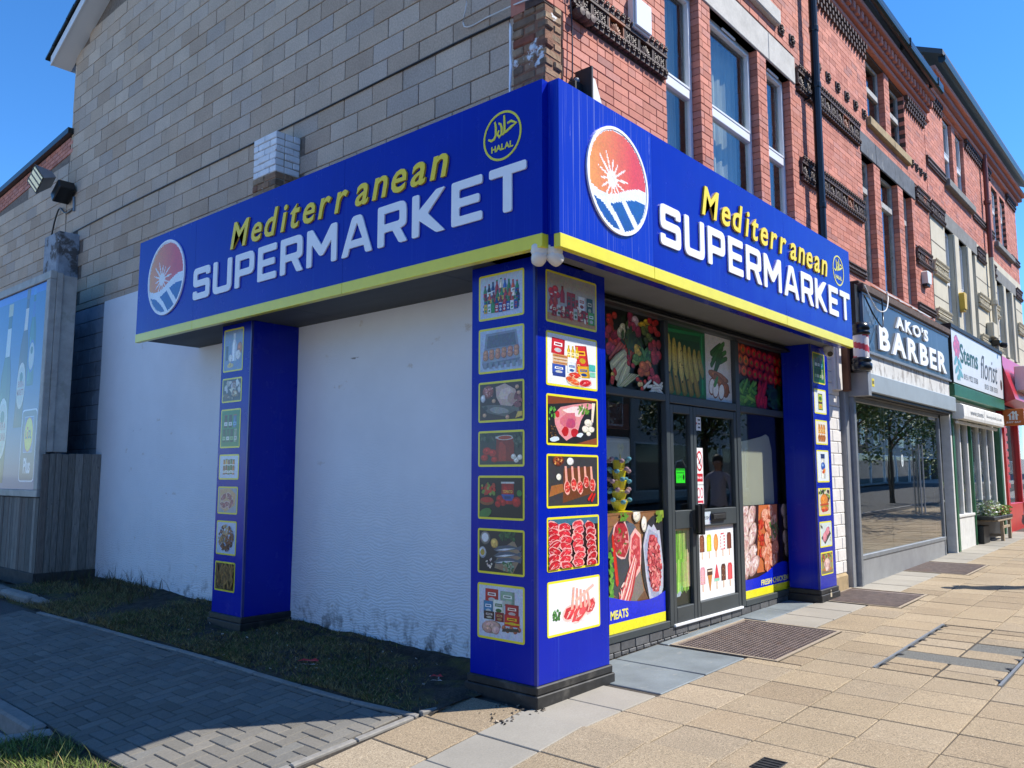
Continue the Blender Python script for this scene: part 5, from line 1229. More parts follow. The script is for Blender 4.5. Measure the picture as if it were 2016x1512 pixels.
# side fascia
fs2 = thing('side_fascia_sign', 'blue side fascia sign with sun logo and MEDITERRANEAN SUPERMARKET in raised letters, in shade', 'sign', (XS,2.9,Z0))
ys = [-.225,2.02,4.65,6.015]
for a, b in zip(ys, ys[1:]):
    m = MB(); m.box(XS,XS+.28,a+.0015,b-.0015,YT,Z1); obj('panel', m, BLUE, fs2)
    m = MB(); m.cbox(XS-.006,XS+.05,a+.001,b-.001,Z0,YT-.0005,.003); obj('yellow_trim', m, YEL, fs2)
m = MB(); m.box(XS+.051,-.136,-.223,-.19,Z0+.005,YT); obj('corner_trim', m, YEL, fs2)
mps = sdl(XS, 6.015)
U = lambda y: 6.015-y
logo(fs2, mps, U(5.29), 3.845, .432); halal(fs2, mps, U(.15), 4.07, .187); sign_words(fs2, mps, U(4.64), U(-.09), U(3.89), U(.70))
# soffits
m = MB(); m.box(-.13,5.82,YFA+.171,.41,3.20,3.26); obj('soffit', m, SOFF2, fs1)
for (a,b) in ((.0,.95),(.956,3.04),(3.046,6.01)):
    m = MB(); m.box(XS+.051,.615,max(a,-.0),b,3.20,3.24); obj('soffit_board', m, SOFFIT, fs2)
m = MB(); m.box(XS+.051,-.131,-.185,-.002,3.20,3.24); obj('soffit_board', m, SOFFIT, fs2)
# pillars
def pillar(x0, x1, y0, y1, z0, label, mtl=None):
    t = thing('clad_pillar', label, 'pillar', ((x0+x1)/2,(y0+y1)/2,z0), 'blue clad pillars under the fascias')
    zt = z0+.145
    m = MB(); m.cbox(x0,x1,y0,y1,zt,3.198,.003); obj('cladding', m, mtl or BLUE, t)
    m = MB(); m.cbox(x0-.03,x1+.03,y0-.03,y1+.03,z0-.04,z0+.085,.006); obj('plinth', m, PLINTH, t)
    m = MB(); m.cbox(x0-.018,x1+.018,y0-.018,y1+.018,z0+.085,zt,.008); obj('plinth_moulding', m, PLINTH, t)
    m = MB(); 
    for (a,b) in ((x0,y0),): m.box(a-.0012,a+.022,b-.0012,b+.0005,zt+.001,3.196); m.box(a-.0012,a-.0002,b-.0012,b+.022,zt+.001,3.196)
    obj('corner_trim', m, BLUED, t)
    return t
P1 = pillar(.03,.92,.03,.67,0.0,'wide blue corner pillar with food posters on both faces')
P2 = pillar(.03,.60,3.83,4.42,.04,'shaded blue pillar with posters standing against the white side wall')
P3 = pillar(5.335,5.89,.03,.40,.10,'narrow blue pillar with posters beside the barber shop', None)
m = MB(); m.cbox(5.57,5.62,-.004,-.0005,.14,.19,.001); m.cbox(5.58,5.60,-.006,-.0005,.205,.225,.001); obj('chip', m, mat('bare_plaster', (.55,.47,.33)), P3)
# shopfront ------------------------------------------------------------------
sf = thing('supermarket_shopfront', 'dark grey glazed supermarket front with picture films and double doors', 'shopfront', (3.4,.45,.1))
YP = .45
def bar(x0,x1,z0,z1,name='frame_bar',y0=.405,y1=.47,mt=FRAME,par=sf,b=.006):
    m = MB(); m.cbox(x0,x1,y0,y1,z0,z1,b); return obj(name, m, mt, par)
bar(1.0,5.52,3.125,3.20,y0=.38); bar(1.0,2.50,2.32,2.39); bar(2.50,2.575,.16,3.125); bar(4.045,4.145,.16,3.125); bar(5.47,5.55,.16,3.125,mt=FRAMED); bar(2.575,4.045,2.31,2.395); bar(4.145,5.47,2.31,2.385)
bar(1.0,2.50,.155,.222); bar(4.145,5.47,.155,.222)
bar(5.40,5.47,.20,3.1,'shutter_guide',.36,.40,FRAMED); bar(1.0,1.5,2.32,3.125,'dark_infill',.47,.49,FRAMED)
for k in range(3): bar(.95,5.33,3.115+.03*k-.0,3.138+.03*k,'shutter_lath',.28+.03*k,.375,FRAMED,b=.008)
m = MB(); m.box(.95,5.33,.40,.48,3.198,3.3); obj('head', m, FRAMED, sf)
# dwarf wall of blue bricks
m = MB(); m.add([(.93,.43,-.02),(5.5,.43,.05),(5.5,.43,.16),(.93,.43,.16),(.93,.5,-.02),(5.5,.5,.05),(5.5,.5,.16),(.93,.5,.16)], [(0,1,2,3),(3,2,6,7)]); dw = obj('dwarf_wall', m, LMORT, sf)
for i in range(19):
    x0 = .95+i*.238; zt = .152
    if x0+.23 < 5.5: piece('blue_brick', (x0+.115,.445,.113), (.226,.06,.074), ENGB, dw, None, .004)
for i in range(37):
    x0 = .95+i*.121; z0_ = gz(x0,0)+.004
    h_ = .068-z0_
    if h_ > .012 and x0 < 5.3: piece('blue_brick', (x0+.058,.445,z0_+h_/2), (.108,.06,round(h_,2)), ENGB, dw, None, .004)
# doors
dl = thing_dummy = None
def door(x0, x1, name):
    D = obj(name, MB(), FRAME, sf); w_ = .065
    for (a,b,c,d) in ((x0,x0+w_,.175,2.30),(x1-w_,x1,.175,2.30),(x0+w_,x1-w_,2.215,2.30),(x0+w_,x1-w_,1.07,1.25),(x0+w_,x1-w_,.175,.325)):
        bar(a,b,c,d,'rail',.41,.465,FRAME,D)
    m = MB(); m.box(x0+w_-.004,x1-w_+.004,.437,.443,1.25,2.215); obj('pane', m, GLASS, D)
    m = MB(); m.box(x0+w_-.004,x1-w_+.004,.445,.452,.325,1.07); obj('panel', m, FRAMED, D)
    return D
DL = door(2.58,3.045,'door'); DR = door(3.05,4.04,'door')
bar(2.575,4.05,.150,.176,'threshold',.39,.46,UPVC)
bar(3.035,3.10,1.0,1.31,'pull_handle',.33,.375,BLACKP,DR); bar(3.05,3.085,1.0,1.05,'handle_stem',.375,.41,BLACKP,DR); bar(2.975,3.035,1.02,1.30,'pull_handle',.34,.375,BLACKP,DL)
bar(3.36,3.68,1.125,1.205,'letter_plate',.385,.41,BLACKP,DR); bar(3.385,3.655,1.14,1.19,'letter_flap',.38,.386,PLINTH,DR)
for (x0,x1,z0,z1) in ((1.0,2.50,.222,2.32),(4.145,5.47,.222,2.31),(1.0,2.50,2.39,3.125),(2.575,4.045,2.395,3.125),(4.145,5.47,2.385,3.125)):
    m = MB(); m.box(x0,x1,.4545,.4605,z0,z1); obj('pane', m, GLASS, sf)
# dim shop behind
rm = MB(); X0_,X1_,Y1_ = .9,6.6,4.2
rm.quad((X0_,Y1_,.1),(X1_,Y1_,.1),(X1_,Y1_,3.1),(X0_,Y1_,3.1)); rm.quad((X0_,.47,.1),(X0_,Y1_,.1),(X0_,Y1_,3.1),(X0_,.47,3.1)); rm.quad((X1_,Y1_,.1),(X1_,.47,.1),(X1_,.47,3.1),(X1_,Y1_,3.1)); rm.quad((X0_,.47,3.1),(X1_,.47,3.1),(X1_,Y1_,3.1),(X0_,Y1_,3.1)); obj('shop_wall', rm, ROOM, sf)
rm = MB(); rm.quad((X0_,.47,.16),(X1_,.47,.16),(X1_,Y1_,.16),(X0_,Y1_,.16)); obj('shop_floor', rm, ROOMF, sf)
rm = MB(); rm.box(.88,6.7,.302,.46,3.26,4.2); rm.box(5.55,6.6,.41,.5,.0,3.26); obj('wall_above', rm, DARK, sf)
# things inside
fr_ = thing('drinks_fridge', 'dark drinks fridge with lit shelves behind the left shop window', 'fridge', (1.75,1.25,.16))
m = MB(); m.box(1.2,2.5,1.55,2.0,.16,2.0); m.box(1.2,1.25,1.0,1.55,.16,2.0); m.box(2.45,2.5,1.0,1.55,.16,2.0); obj('cabinet', m, FRAMED, fr_)
m = MB(); m.cbox(1.15,2.55,.85,1.5,1.72,1.98,.02); obj('canopy', m, UPVC, fr_)
for q in range(4):
    m = MB(); m.box(1.26,2.44,1.05,1.5,.5+.32*q,.52+.32*q); obj('shelf', m, STEEL, fr_)
    m = MB()
    for i in range(13): m.cbox(1.3+i*.088,1.37+i*.088,1.08,1.2,.52+.32*q,.70+.32*q+.05*rng.random(),.01,rng.choice([(.3,.05,.03),(.05,.12,.06),(.25,.14,.04),(.06,.08,.2),(.3,.3,.28)]))
    obj('bottle_row', m, PLAS, fr_, kind='stuff')
ct = thing('shop_counter', 'pale counter just inside the left shop window', 'counter', (1.9,.65,.16)); m = MB(); m.cbox(1.05,2.48,.49,.95,1.19,1.245,.008); obj('top', m, UPVC, ct); m = MB(); m.box(1.06,2.47,.60,.93,.17,1.19); obj('body', m, FRAMED, ct)
st = thing('lollipop_stand', 'tiered yellow lollipop display stand with a heart topper inside the window', 'display stand', (1.98,.66,1.245))
cx, cy = 1.98,.62; z = 1.25
m = MB(); m.lathe([(.12,0),(.12,.012),(.05,.02)], (cx,cy,z), 14); obj('base', m, YLET, st)
for i in range(5):
    r0 = .052; m = MB(); m.lathe([(r0*.75,.02+.095*i),(r0,.03+.095*i),(.085-.006*i,.105+.095*i),(.078-.006*i,.11+.095*i),(r0*.8,.108+.095*i)], (cx,cy,z), 14); obj('tier', m, YLET, st)
    for k in range(6):
        a_ = k*1.047+i*.5; m = MB(); c = (cx+.105*math.cos(a_), cy+.09*math.sin(a_), z+.10+.095*i+.02*(k % 2)); m.ico(c, .026, ((.55,.30,.36),(.16,.42,.55))[(i+k//3) % 2], 2, (1,1,.85)); obj('lollipop', m, PLAS, st)
a = Art(.12,.12,lambda u,v,d: (cx-.06+u,cy-.02-d,z+.53+v)); a.P([(.5,.0),(.95,.5),(.98,.75),(.8,.95),(.6,.92),(.5,.78),(.4,.92),(.2,.95),(.02,.75),(.05,.5)],'e8e2c8'); a.text('LOVE',.25,.5,.5,.16,'7d8f8a'); a.build('heart_topper', st)
m = MB(); m.cbox(cx-.005,cx+.005,cy-.019,cy-.012,z+.5,z+.6,.001); obj('stem', m, YLET, st)
m = MB(); pts = [(4.16,1.25),(5.20,1.25),(5.17,1.9),(5.10,2.06),(5.02,2.09),(4.9,2.06),(4.5,2.0),(4.16,1.97)]; m.prism(pts, fr(.51), 0, .012); tag(obj('cream_board', m, PLAST), 'cream board propped inside the window above the chicken picture', 'board')
m = MB(); m.cbox(1.2,2.45,.8,.83,2.05,2.31,.004); tag(obj('hanging_menu_board', m, mat('dark_red_board', (.06,.008,.008), rough=.6)), 'dark red illuminated menu board hanging inside the left window', 'menu board')
sh = thing('stocked_shelf', 'shelves of packets seen dimly through the glazed doors', 'shelf', (3.4,2.2,.16))
for q in range(4):
    m = MB(); m.box(2.7,4.6,2.1,2.5,.4+.4*q,.42+.4*q); obj('shelf_board', m, STEEL, sh)
    m = MB()
    for i in range(15): m.cbox(2.75+i*.12,2.85+i*.12,2.12,2.3,.42+.4*q,.56+.4*q+.12*rng.random(),.01,rng.choice([(.35,.05,.04),(.4,.35,.1),(.08,.1,.3),(.4,.4,.4),(.1,.2,.1),(.3,.12,.05)]))
    obj('packet_row', m, PLAS, sh, kind='stuff')
m = MB(); m.tube([(3.2,.75,.3),(3.2,.75,1.62),(3.28,.75,1.74),(3.4,.75,1.76),(3.5,.75,1.68)], .008, 8); tag(obj('chrome_rail', m, STEEL), 'curved chrome rail seen behind the door glass', 'rail')
# security cameras
def turret(c, aim, label):
    t = thing('security_camera', label, 'camera', c, 'white turret security cameras'); c = Vector(c); ax = Vector((0,0,-1))
    m = MB(); m.lathe([(.058,0),(.062,.01),(.062,.05),(.045,.085)], c, 16, axis=ax); obj('base', m, CAMW, t, True)
    aim = Vector(aim).normalized(); q = c+Vector((0,0,-.075)); m = MB(); m.lathe([(.0,-.055),(.04,-.045),(.055,-.01),(.055,.03),(.045,.06),(.0,.065)], q, 16, axis=aim); obj('ball', m, CAMW, t, True)
    m = MB(); m.lathe([(.034,.058),(.034,.070),(.0,.071)], q, 14, axis=aim); obj('lens', m, BLACKP, t)
turret((-.150,-.155,3.198), (-.3,-.9,-.55) if False else (.5,.7,-.6), 'left of the two white cameras under the fascia corner')
turret((-.075,-.225,3.198), (.9,-.2,-.6), 'right of the two white cameras under the fascia corner')
turret((5.70,-.06,3.198), (-.75,-.55,-.45), 'white camera under the far right end of the front fascia')
# wedge shaped box behind the fascia
t = thing('wedge_lamp', 'grey wedge shaped metal floodlight standing above the front fascia', 'floodlight', (.72,-.02,4.385))
m = MB(); m.add([(.60,-.10,4.30),(.86,-.10,4.30),(.82,.03,4.86),(.64,.03,4.86),(.60,.08,4.30),(.86,.08,4.30),(.82,.08,4.86),(.64,.08,4.86)], [(0,1,2,3),(1,5,6,2),(3,2,6,7)]); obj('cover', m, GREYB, t)
m = MB(); m.box(.602,.62,-.09,.075,4.31,4.85); m.box(.5,.6,.0,.08,4.32,4.72); obj('housing', m, FRAMED, t)
m = MB(); m.ico((.55,.02,4.74), .025, None, 2); obj('sensor', m, GREYB, t)
# vent box on the brick
t = thing('vent_box', 'square white vent box fixed over the terracotta frieze', 'vent', (1.55,.09,5.6))
m = MB(); m.cbox(1.44,1.72,.035,.098,5.60,5.89,.006); obj('body', m, CAMW, t); m = MB(); m.cbox(1.455,1.725,.015,.034,5.62,5.90,.012); obj('lid', m, UPVC, t)
# downpipe of the red building
t = thing('black_downpipe', 'black plastic downpipe on the red brick front above the fascia', 'downpipe', (5.78,0,4.3))
m = MB(); m.tube([(5.76,-.03,9.2),(5.76,-.03,4.1)], .055, 12); obj('pipe', m, BLACKP, t)
for z in (5.0,6.62,7.4):
    m = MB(); m.lathe([(.062,0),(.064,.01),(.064,.07),(.062,.08)], (5.76,-.03,z), 12); obj('collar', m, BLACKP, t)
m = MB(); m.tube([(5.76,-.03,6.6),(5.70,.06,6.48),(5.66,.11,6.46)], .014, 6); obj('bracket', m, BLACKP, t)
# cables
def cable(pts, r_, mt, label, name='cable', cat='cable'):
    m = MB(); P_ = [Vector(p) for p in pts]; out = []
    for i in range(len(P_)-1):
        a, b, c, d = P_[max(i-1,0)], P_[i], P_[i+1], P_[min(i+2,len(P_)-1)]
        for k in range(6):
            s = k/6; out.append(.5*((2*b)+(c-a)*s+(2*a-5*b+4*c-d)*s*s+(3*b-a-3*c+d)*s**3))
    out.append(P_[-1]); m.tube(out, r_, 6); return tag(obj(name, m, mt, None, True), label, cat)
cable([(.55,.075,7.0),(.53,.07,5.6),(.56,.07,5.2),(.54,.06,4.6)], .006, BLACKP, 'thin black cable running down the brick corner beside the wedge lamp')
cable([(.59,2.1,6.3),(.59,1.35,6.05),(.59,1.33,5.72),(.585,1.0,5.69),(.24,.40,5.40),(.22,.14,5.36)], .007, CAMW, 'pale cable clipped to the block wall near the brick corner')
cable([(.605,10.45,5.58),(.605,9.4,5.60),(.605,7.5,5.61),(.605,5.2,5.60),(.605,3.3,5.60),(.605,1.6,5.61),(.605,.78,5.60),(.605,.5,5.6)], .010, BLACKP, 'long black cable sagging along a block course of the side wall')
cable([(6.98,-.13,4.05),(7.1,-.2,3.8),(7.4,-.22,3.66),(7.7,-.15,3.85),(7.8,-.12,4.18)], .011, BLACKP, 'black cable looping across the corner of the barber sign')
cable([(7.0,-.13,4.2),(7.25,-.2,3.9),(7.6,-.22,3.93),(7.95,-.16,4.16),(7.97,-.14,4.28)], .009, CAMW, 'pale cable looping below the brown ledge over the barber sign')
# ================================================================ posters and window films
def poster(pil, face, a, b, z0, z1, paint, bgc, key=0):
    """a framed poster; face 'f' (front, a..b = x) or 's' (side, a..b = y left..right)"""
    w_, h_ = abs(b-a), z1-z0
    mp = (lambda u,v,d: (a+u, .03-d, z0+v)) if face == 'f' else (lambda u,v,d: (.03-d, a-u, z0+v))
    m = MB(); rr = .02
    def rp(x0,y0,x1,y1,r_): return roundpoly([(x0,y0),(x1,y0),(x1,y1),(x0,y1)], r_)
    m.prism(rp(0,0,w_,h_,rr), mp, .0005, .0022); P_ = obj('poster', m, YEL, pil)
    k = .016
    A = Art(w_-2*k, h_-2*k, lambda u,v,d: mp(u+k,v+k,d), .0026); A.r = random.Random(key+int(z0*100)); A.rect(0,0,1,1,bgc); paint(A); A.build('print', P_)
def p_tomprod(A):
    A.P([(0,0),(1,0),(1,.10),(0,.16)],'b98a5c')
    for (x,y) in ((.08,.62),(.16,.68),(.10,.54),(.20,.56)): A.ball(x,y,.06,.07,'c8231b')
    A.bottle(.30,.42,.09,.36,'a81a14','701010'); A.bottle(.08,.20,.08,.36,'a8231a','e0e0d8'); A.bottle(.16,.22,.09,.40,'b5401f','e8e4da')
    for i in range(3): A.pack(.43+.09*i,.34,.085,.34 if i < 2 else .22,'a82a1e','2f6a4a')
    A.pack(.70,.36,.15,.30,'dfe3e2','b0543a'); A.pack(.87,.30,.13,.36,'1f4d44','c9c0a0')
    for i in range(9): A.pack(.14+.085*i,.10+.02*(i % 2),.09,.24,('b7241b','c6c3b4','a8321f','8c1d17')[i % 4],('e9dcb5','3d7a3c')[i % 2])
    A.pack(.90,.08,.14,.28,'4c9a3e','e8e8e0'); A.speck(.05,.12,.8,.4,30,.03,.035,['a81c16','c43a22','e1d8c0','7a1512'])
def p_grocery(A):
    A.pack(.20,.60,.26,.32,'c8232c','f0f0f0',-.05); A.pack(.72,.44,.24,.42,'cf2a2a','f2c21a',.12)
    for i in range(3): A.bottle(.42+.085*i,.58,.07,.24,'d9b21c','d9a514','f3e29a')
    for i in range(3): A.rect(.10,.40+.07*i,.40,.46+.07*i,('cfa06a','d9b98a','c98f55')[i]); A.rect(.12,.42+.07*i,.38,.435+.07*i,'8d4d22')
    A.pack(.22,.20,.26,.20,'3552a8','f2f2ee'); A.rect(.10,.16,.35,.23,'2c3f86'); A.pack(.48,.26,.18,.22,'dfe6ea','3a6fb5'); A.pack(.62,.30,.09,.22,'d23c22','f4e7a0'); A.pack(.74,.20,.24,.24,'e0ac1c','2456a5',.1)
    A.rect(.84,.36,.98,.50,'48b0ac'); A.rect(.86,.24,.98,.34,'7ec6a8'); A.steak(.55,.22,.14,.07,0,'c83522','e8dcb8'); A.steak(.50,.10,.16,.08,-.2,'d55a2a','e4c79a'); A.steak(.76,.10,.14,.08,.1,'c01f26','e6a49a')
def p_lamb(A):
    A.P([(0,.82),(1,.98),(1,1),(0,1)],'7b3f24'); A.P([(.55,0),(1,0),(1,.16),(.6,.02)],'8a4a2a')
    A.P([(.12,.62),(.25,.78),(.50,.86),(.80,.93),(.92,.92),(.94,.84),(.78,.76),(.66,.52),(.58,.22),(.36,.06),(.22,.20),(.14,.40)],'d98f92'); A.P([(.28,.72),(.50,.82),(.74,.84),(.64,.60),(.46,.62)],'ead0cd')
    A.ell(.40,.52,.17,.16,'c96a78',.3,12,.15); A.ell(.44,.44,.10,.10,'b5486a',0,10,.2); A.ell(.34,.26,.07,.10,'b01f24',0,10,.2); A.ell(.52,.24,.08,.09,'b3212a',0,10,.2); A.ell(.18,.62,.05,.07,'b62c33',0,8,.2); A.P([(.88,.50),(.92,.50),(.97,.94),(.90,.94)],'ecd9c4')
    for (x,y,r_) in ((.82,.48,.09),(.76,.34,.08),(.88,.34,.07),(.82,.24,.05)): A.ball(x,y,r_,r_,'e6dfcd',0,.05,1.1)
    A.speck(.60,.68,.82,.88,30,.02,.03,['5d8c34','7aa845','3d6a22']); A.speck(.02,.5,.14,.75,16,.02,.03,['4d8c3a','6aa84a']); A.speck(.05,.1,.16,.38,24,.012,.012,['b58a4a','6a4526','2a1a12']); A.ell(.12,.08,.10,.05,'c9d6e4',.2,8,.3); A.ell(.64,.20,.07,.05,'d5dfea',.2,8,.3)
def p_cutlets(A):
    A.P([(.28,.05),(.95,.25),(.88,.80),(.30,.75)],'6b3d22'); A.P([(.02,.18),(.30,.28),(.28,.44),(.06,.40)],'9c6233')
    for i in range(5):
        x = .34+.13*i; A.P([(x-.02,.80),(x+.02,.80),(x+.05,.38),(x+.0,.38)],'e2a08e'); A.steak(x+.03,.36+.06*(i % 2)+.05*(i > 2),.062,.14,.1,'c23a33','e9a99a')
    A.ball(.20,.92,.11,.12,'7d3f28'); A.speck(.12,.84,.28,.98,24,.012,.015,['b5542a','3a1a10','d9a05a']); A.ball(.43,.90,.07,.08,'e6e6e2'); A.ball(.20,.58,.05,.07,'e4dfcf'); A.capsule(.84,.16,.12,.02,.7,'c8251e'); A.capsule(.90,.14,.12,.02,.9,'b81f1a')
def p_steaks(A):
    A.rect(0,.86,1,1,'3d6a80')
    for j in range(7):
        for c, x in enumerate((.10,.32,.58,.84)): A.steak(x+A.r.uniform(-.02,.02), .86-.13*j-(.04 if c % 2 else 0), .14-.01*c, .10, A.r.uniform(-.3,.3), ('b01c28','c22a36','c8323c','a81822')[c], 'e3a7a3')
def p_rack(A):
    A.ell(.55,.28,.36,.16,'e4e0e0',0,16); A.steak(.42,.36,.16,.16,.2,'c8333c','efc4bb'); A.steak(.62,.34,.22,.17,.5,'d6454a','f0c9c0'); A.steak(.82,.42,.12,.14,.6,'c43a40','eebcb2')
    for i in range(5): A.P([(.42+.09*i,.42),(.47+.09*i,.42),(.50+.07*i,.86-.03*i),(.46+.07*i,.87-.03*i)],'e0a595')
    A.P([(.50,.60),(.54,.56),(.90,.82),(.88,.88)],'e6b5a5'); A.speck(.08,.28,.22,.46,30,.02,.03,['3f7a3a','5a9a4a','2f5f2c'])
def p_drinks(A):
    cols = ['2a1a16','1b2f6a','b02a1e','2f8a4a','e8dfd0','d9a51c','7a1a16','355fae','3f7a3c','c84f1e']
    for j, (y, h_) in enumerate(((.50,.42),(.34,.34),(.20,.30))):
        for i in range(9): A.bottle(.12+.095*i+.02*(j % 2), y-.04*abs(i-4)/4, .085, h_*(1-.05*abs(i-4)), A.r.choice(cols), A.r.choice(['2a4fa0','1a1a1a','b52a22','2f8a4a']), A.r.choice(['e9e9e4','1d3a80','d9b31c','b5221c','2c7a3c']))
    for i in range(9): A.pack(.14+.09*i,.10+.02*abs(i-4)/4,.085,.22,A.r.choice(['1d3f90','2f8a3a','d9a81c','e0e4e6','b5201c','3a3a40']),A.r.choice(['ffffff','d0402a','4fb04a']))
def p_eggs(A):
    A.P([(.10,.50),(.14,.92),(.86,.94),(.92,.52)],'8a8f98'); A.P([(.16,.56),(.19,.86),(.82,.88),(.86,.58)],'6c7078'); A.P([(.05,.20),(.95,.26),(.92,.44),(.08,.42)],'9aa0aa'); A.P([(.08,.08),(.92,.16),(.95,.26),(.05,.20)],'7b8089')
    for j in range(2):
        for i in range(6): A.ball(.14+.145*i,.44-.10*j+.01*i,.066,.085,'c98d68',0,.02,1.35)
    for i in range(7): A.P([(.10+.135*i,.06),(.16+.135*i,.06),(.18+.135*i,.20),(.08+.135*i,.20)],'8e949d')
def p_chickfish(A):
    A.ball(.20,.78,.14,.18,'9a5a48'); A.speck(.10,.66,.32,.90,40,.02,.02,['c98a80','a8584c','d9a79a']); A.P([(.38,.90),(.60,.98),(.84,.80),(.90,.52),(.72,.30),(.66,.24),(.50,.40),(.40,.62)],'c9ab98'); A.ell(.62,.70,.16,.16,'dcc2b0',.2,12,.1); A.ell(.76,.56,.10,.16,'b9977f',.4,10,.1)
    A.P([(.04,.40),(.20,.20),(.60,.08),(.84,.22),(.94,.14),(.92,.34),(.78,.34),(.50,.40),(.24,.42)],'6f6a5c'); A.ell(.46,.26,.24,.09,'9b968a',-.1,12,.1); A.ell(.14,.34,.05,.06,'4a463c'); A.ball(.08,.60,.06,.11,'d9d9d4')
    for (x,y) in ((.12,.14),(.34,.52),(.66,.06),(.88,.86),(.92,.70)): A.ball(x,y,.05,.06,'c79a78')
    A.speck(.8,.36,.98,.6,10,.06,.05,['8a4f4a','a5655c']); A.P([(.84,.02),(1,.08),(1,.2),(.9,.2)],'d9b54a')
def p_tomjar(A):
    A.speck(.02,.75,.5,.98,26,.05,.05,['3f4a34','2c3a2a','55604a']); A.bottle(.60,.10,.42,.78,'9c3020','c7c2b4',None,.95); A.ell(.60,.84,.20,.08,'c9c4b6',0,14); A.ell(.60,.84,.16,.06,'b2452c',0,12)
    for (x,y,r_) in ((.18,.42,.11),(.32,.36,.10),(.12,.22,.09),(.36,.16,.08)): A.ball(x,y,r_,r_*1.2,'b8271c')
    for (x,y) in ((.86,.14),(.94,.22),(.80,.24)): A.ball(x,y,.06,.09,'ddd6c8')
    A.speck(.8,.6,1,.95,16,.05,.06,['3d4a3a','5a6450'])
def p_tomcan(A):
    A.bottle(.66,.34,.28,.56,'b3241c','c8c8c4','2f4f9a',.98); A.text('TOMATO',.55,.62,.22,.07,'f0d84a'); A.text('ZAZA',.57,.72,.18,.08,'c8231c')
    for (x,y,r_) in ((.86,.40,.10),(.48,.46,.08),(.56,.38,.07),(.44,.34,.07)): A.ball(x,y,r_,r_*1.3,'b01c18')
    A.ell(.18,.40,.17,.10,'8a4f26'); A.ell(.18,.44,.15,.07,'b5281c'); A.speck(.06,.58,.36,.82,26,.04,.06,['6f8a34','b0402a','8a9a4a','c8321f']); A.ell(.14,.10,.16,.12,'3f7a34',.3,10); A.ell(.93,.62,.06,.08,'3a7a34')
def p_sardine(A):
    A.ball(.14,.82,.12,.16,'8f8b80'); A.ell(.14,.83,.08,.11,'dfe0de'); A.ball(.08,.46,.09,.14,'b9c2c4'); A.ell(.08,.46,.05,.08,'b59a3a'); A.P([(.36,.10),(.78,.0),(.98,.44),(.80,.80),(.46,.52)],'8f7c62'); A.ball(.36,.70,.09,.12,'d9b45a')
    for i in range(3):
        y = .62-.15*i; A.P([(.34,y-.08),(.46,y+.02),(.70,y+.06),(.88,y+.02),(.98,y+.08),(.96,y-.06),(.86,y-.03),(.62,y-.08),(.42,y-.12)],'4d5a66'); A.P([(.38,y-.09),(.60,y-.03),(.84,y-.01),(.60,y-.08)],'cfd6da')
    A.speck(.48,.80,.82,1,40,.03,.04,['2f5a34','3f6a3c','24452a']); A.speck(.55,.04,.8,.26,30,.025,.03,['3a6a40','8fa88a']); A.speck(.16,.1,.32,.36,12,.02,.03,['e0d8cc','c9b9a8'])
def p_frozen(A):
    A.pack(.30,.66,.30,.28,'b5231f','e8e8e0'); A.pack(.66,.64,.32,.28,'8aa890','dfe6da'); A.pack(.22,.44,.22,.26,'2f7fa8','e6eef2'); A.pack(.46,.46,.26,.28,'d9ddd0','3f7a3c'); A.pack(.76,.44,.30,.24,'a81f2a','f0e0d0'); A.pack(.24,.34,.24,.16,'3a241c','d8cfc0'); A.pack(.48,.32,.20,.18,'7d1a1c','caa060'); A.pack(.76,.26,.34,.22,'c8231c','e9c81c'); A.rect(.60,.30,.94,.33,'e0b81c')
    A.ball(.30,.20,.22,.13,'c9a093',.1,.12,1.3); A.ball(.40,.15,.10,.08,'d6b3a6',.4,.1,1.2); A.ball(.22,.14,.09,.07,'c69a8c')
    for i in range(5): A.ball(.58+.085*i,.22-.04*(i % 2),.045,.05,'b5694a')
    A.P([(.54,.14),(.94,.18),(.90,.24),(.56,.2)],'4a443c')
def p_milk(A):
    A.bottle(.55,.22,.26,.70,'e3e6ea','c8ccd2'); A.rect(.08,.26,.22,.62,'56616b'); A.ball(.86,.52,.14,.16,'c07a4a'); A.ball(.78,.36,.15,.13,'e8e4dc',0,.1,1.05); A.ball(.36,.30,.12,.10,'e8e6e0',0,.1,1.05); A.ell(.36,.12,.18,.06,'d9c27a'); A.ball(.34,.15,.06,.05,'e3c04a')
def p_cheese(A):
    A.speck(.05,.45,.95,.85,16,.09,.11,['c9c6be','8f8c86','b0a898','dad8d2']); A.pack(.62,.60,.16,.3,'8a4a3a','e0d8c8'); A.P([(.35,.55),(.6,.62),(.5,.36)],'ddd2b4'); A.ball(.66,.32,.18,.16,'b58a5a'); A.P([(.56,.26),(.8,.3),(.7,.46)],'e2d3a8'); A.ball(.22,.22,.14,.14,'6a4a36'); A.speck(.05,.1,.9,.4,14,.05,.05,['7d6a58','4a3f38','a89880'])
def p_jars(A):
    for i in range(3): A.bottle(.24+.25*i,.52,.18,.36,('3a1c16','1a1c1c','2f6a9a')[i],('7a1a16','14221c','a8331f')[i],('dfe0da','d8dcd6','6fb0d0')[i],.9)
    for i in range(4): A.bottle(.17+.21*i,.12,.16,.36,('24462a','2c5a30','1c3a28','8a9a7a')[i],('14281c','1c301c','182820','9aa08a')[i],('9ac08a','dfe0d0','8ab070','c8c8b8')[i],.9)
def p_spice(A):
    for j in range(2):
        for i in range(5): A.bottle(.24+.13*i,.44-.28*j+.02*(i % 2),.12,.40,A.r.choice(['c8792a','8a9a3a','b5401f','5a7a34','d9a83a','9a5a3a']),'3f6a4a','e8e6dc',.9)
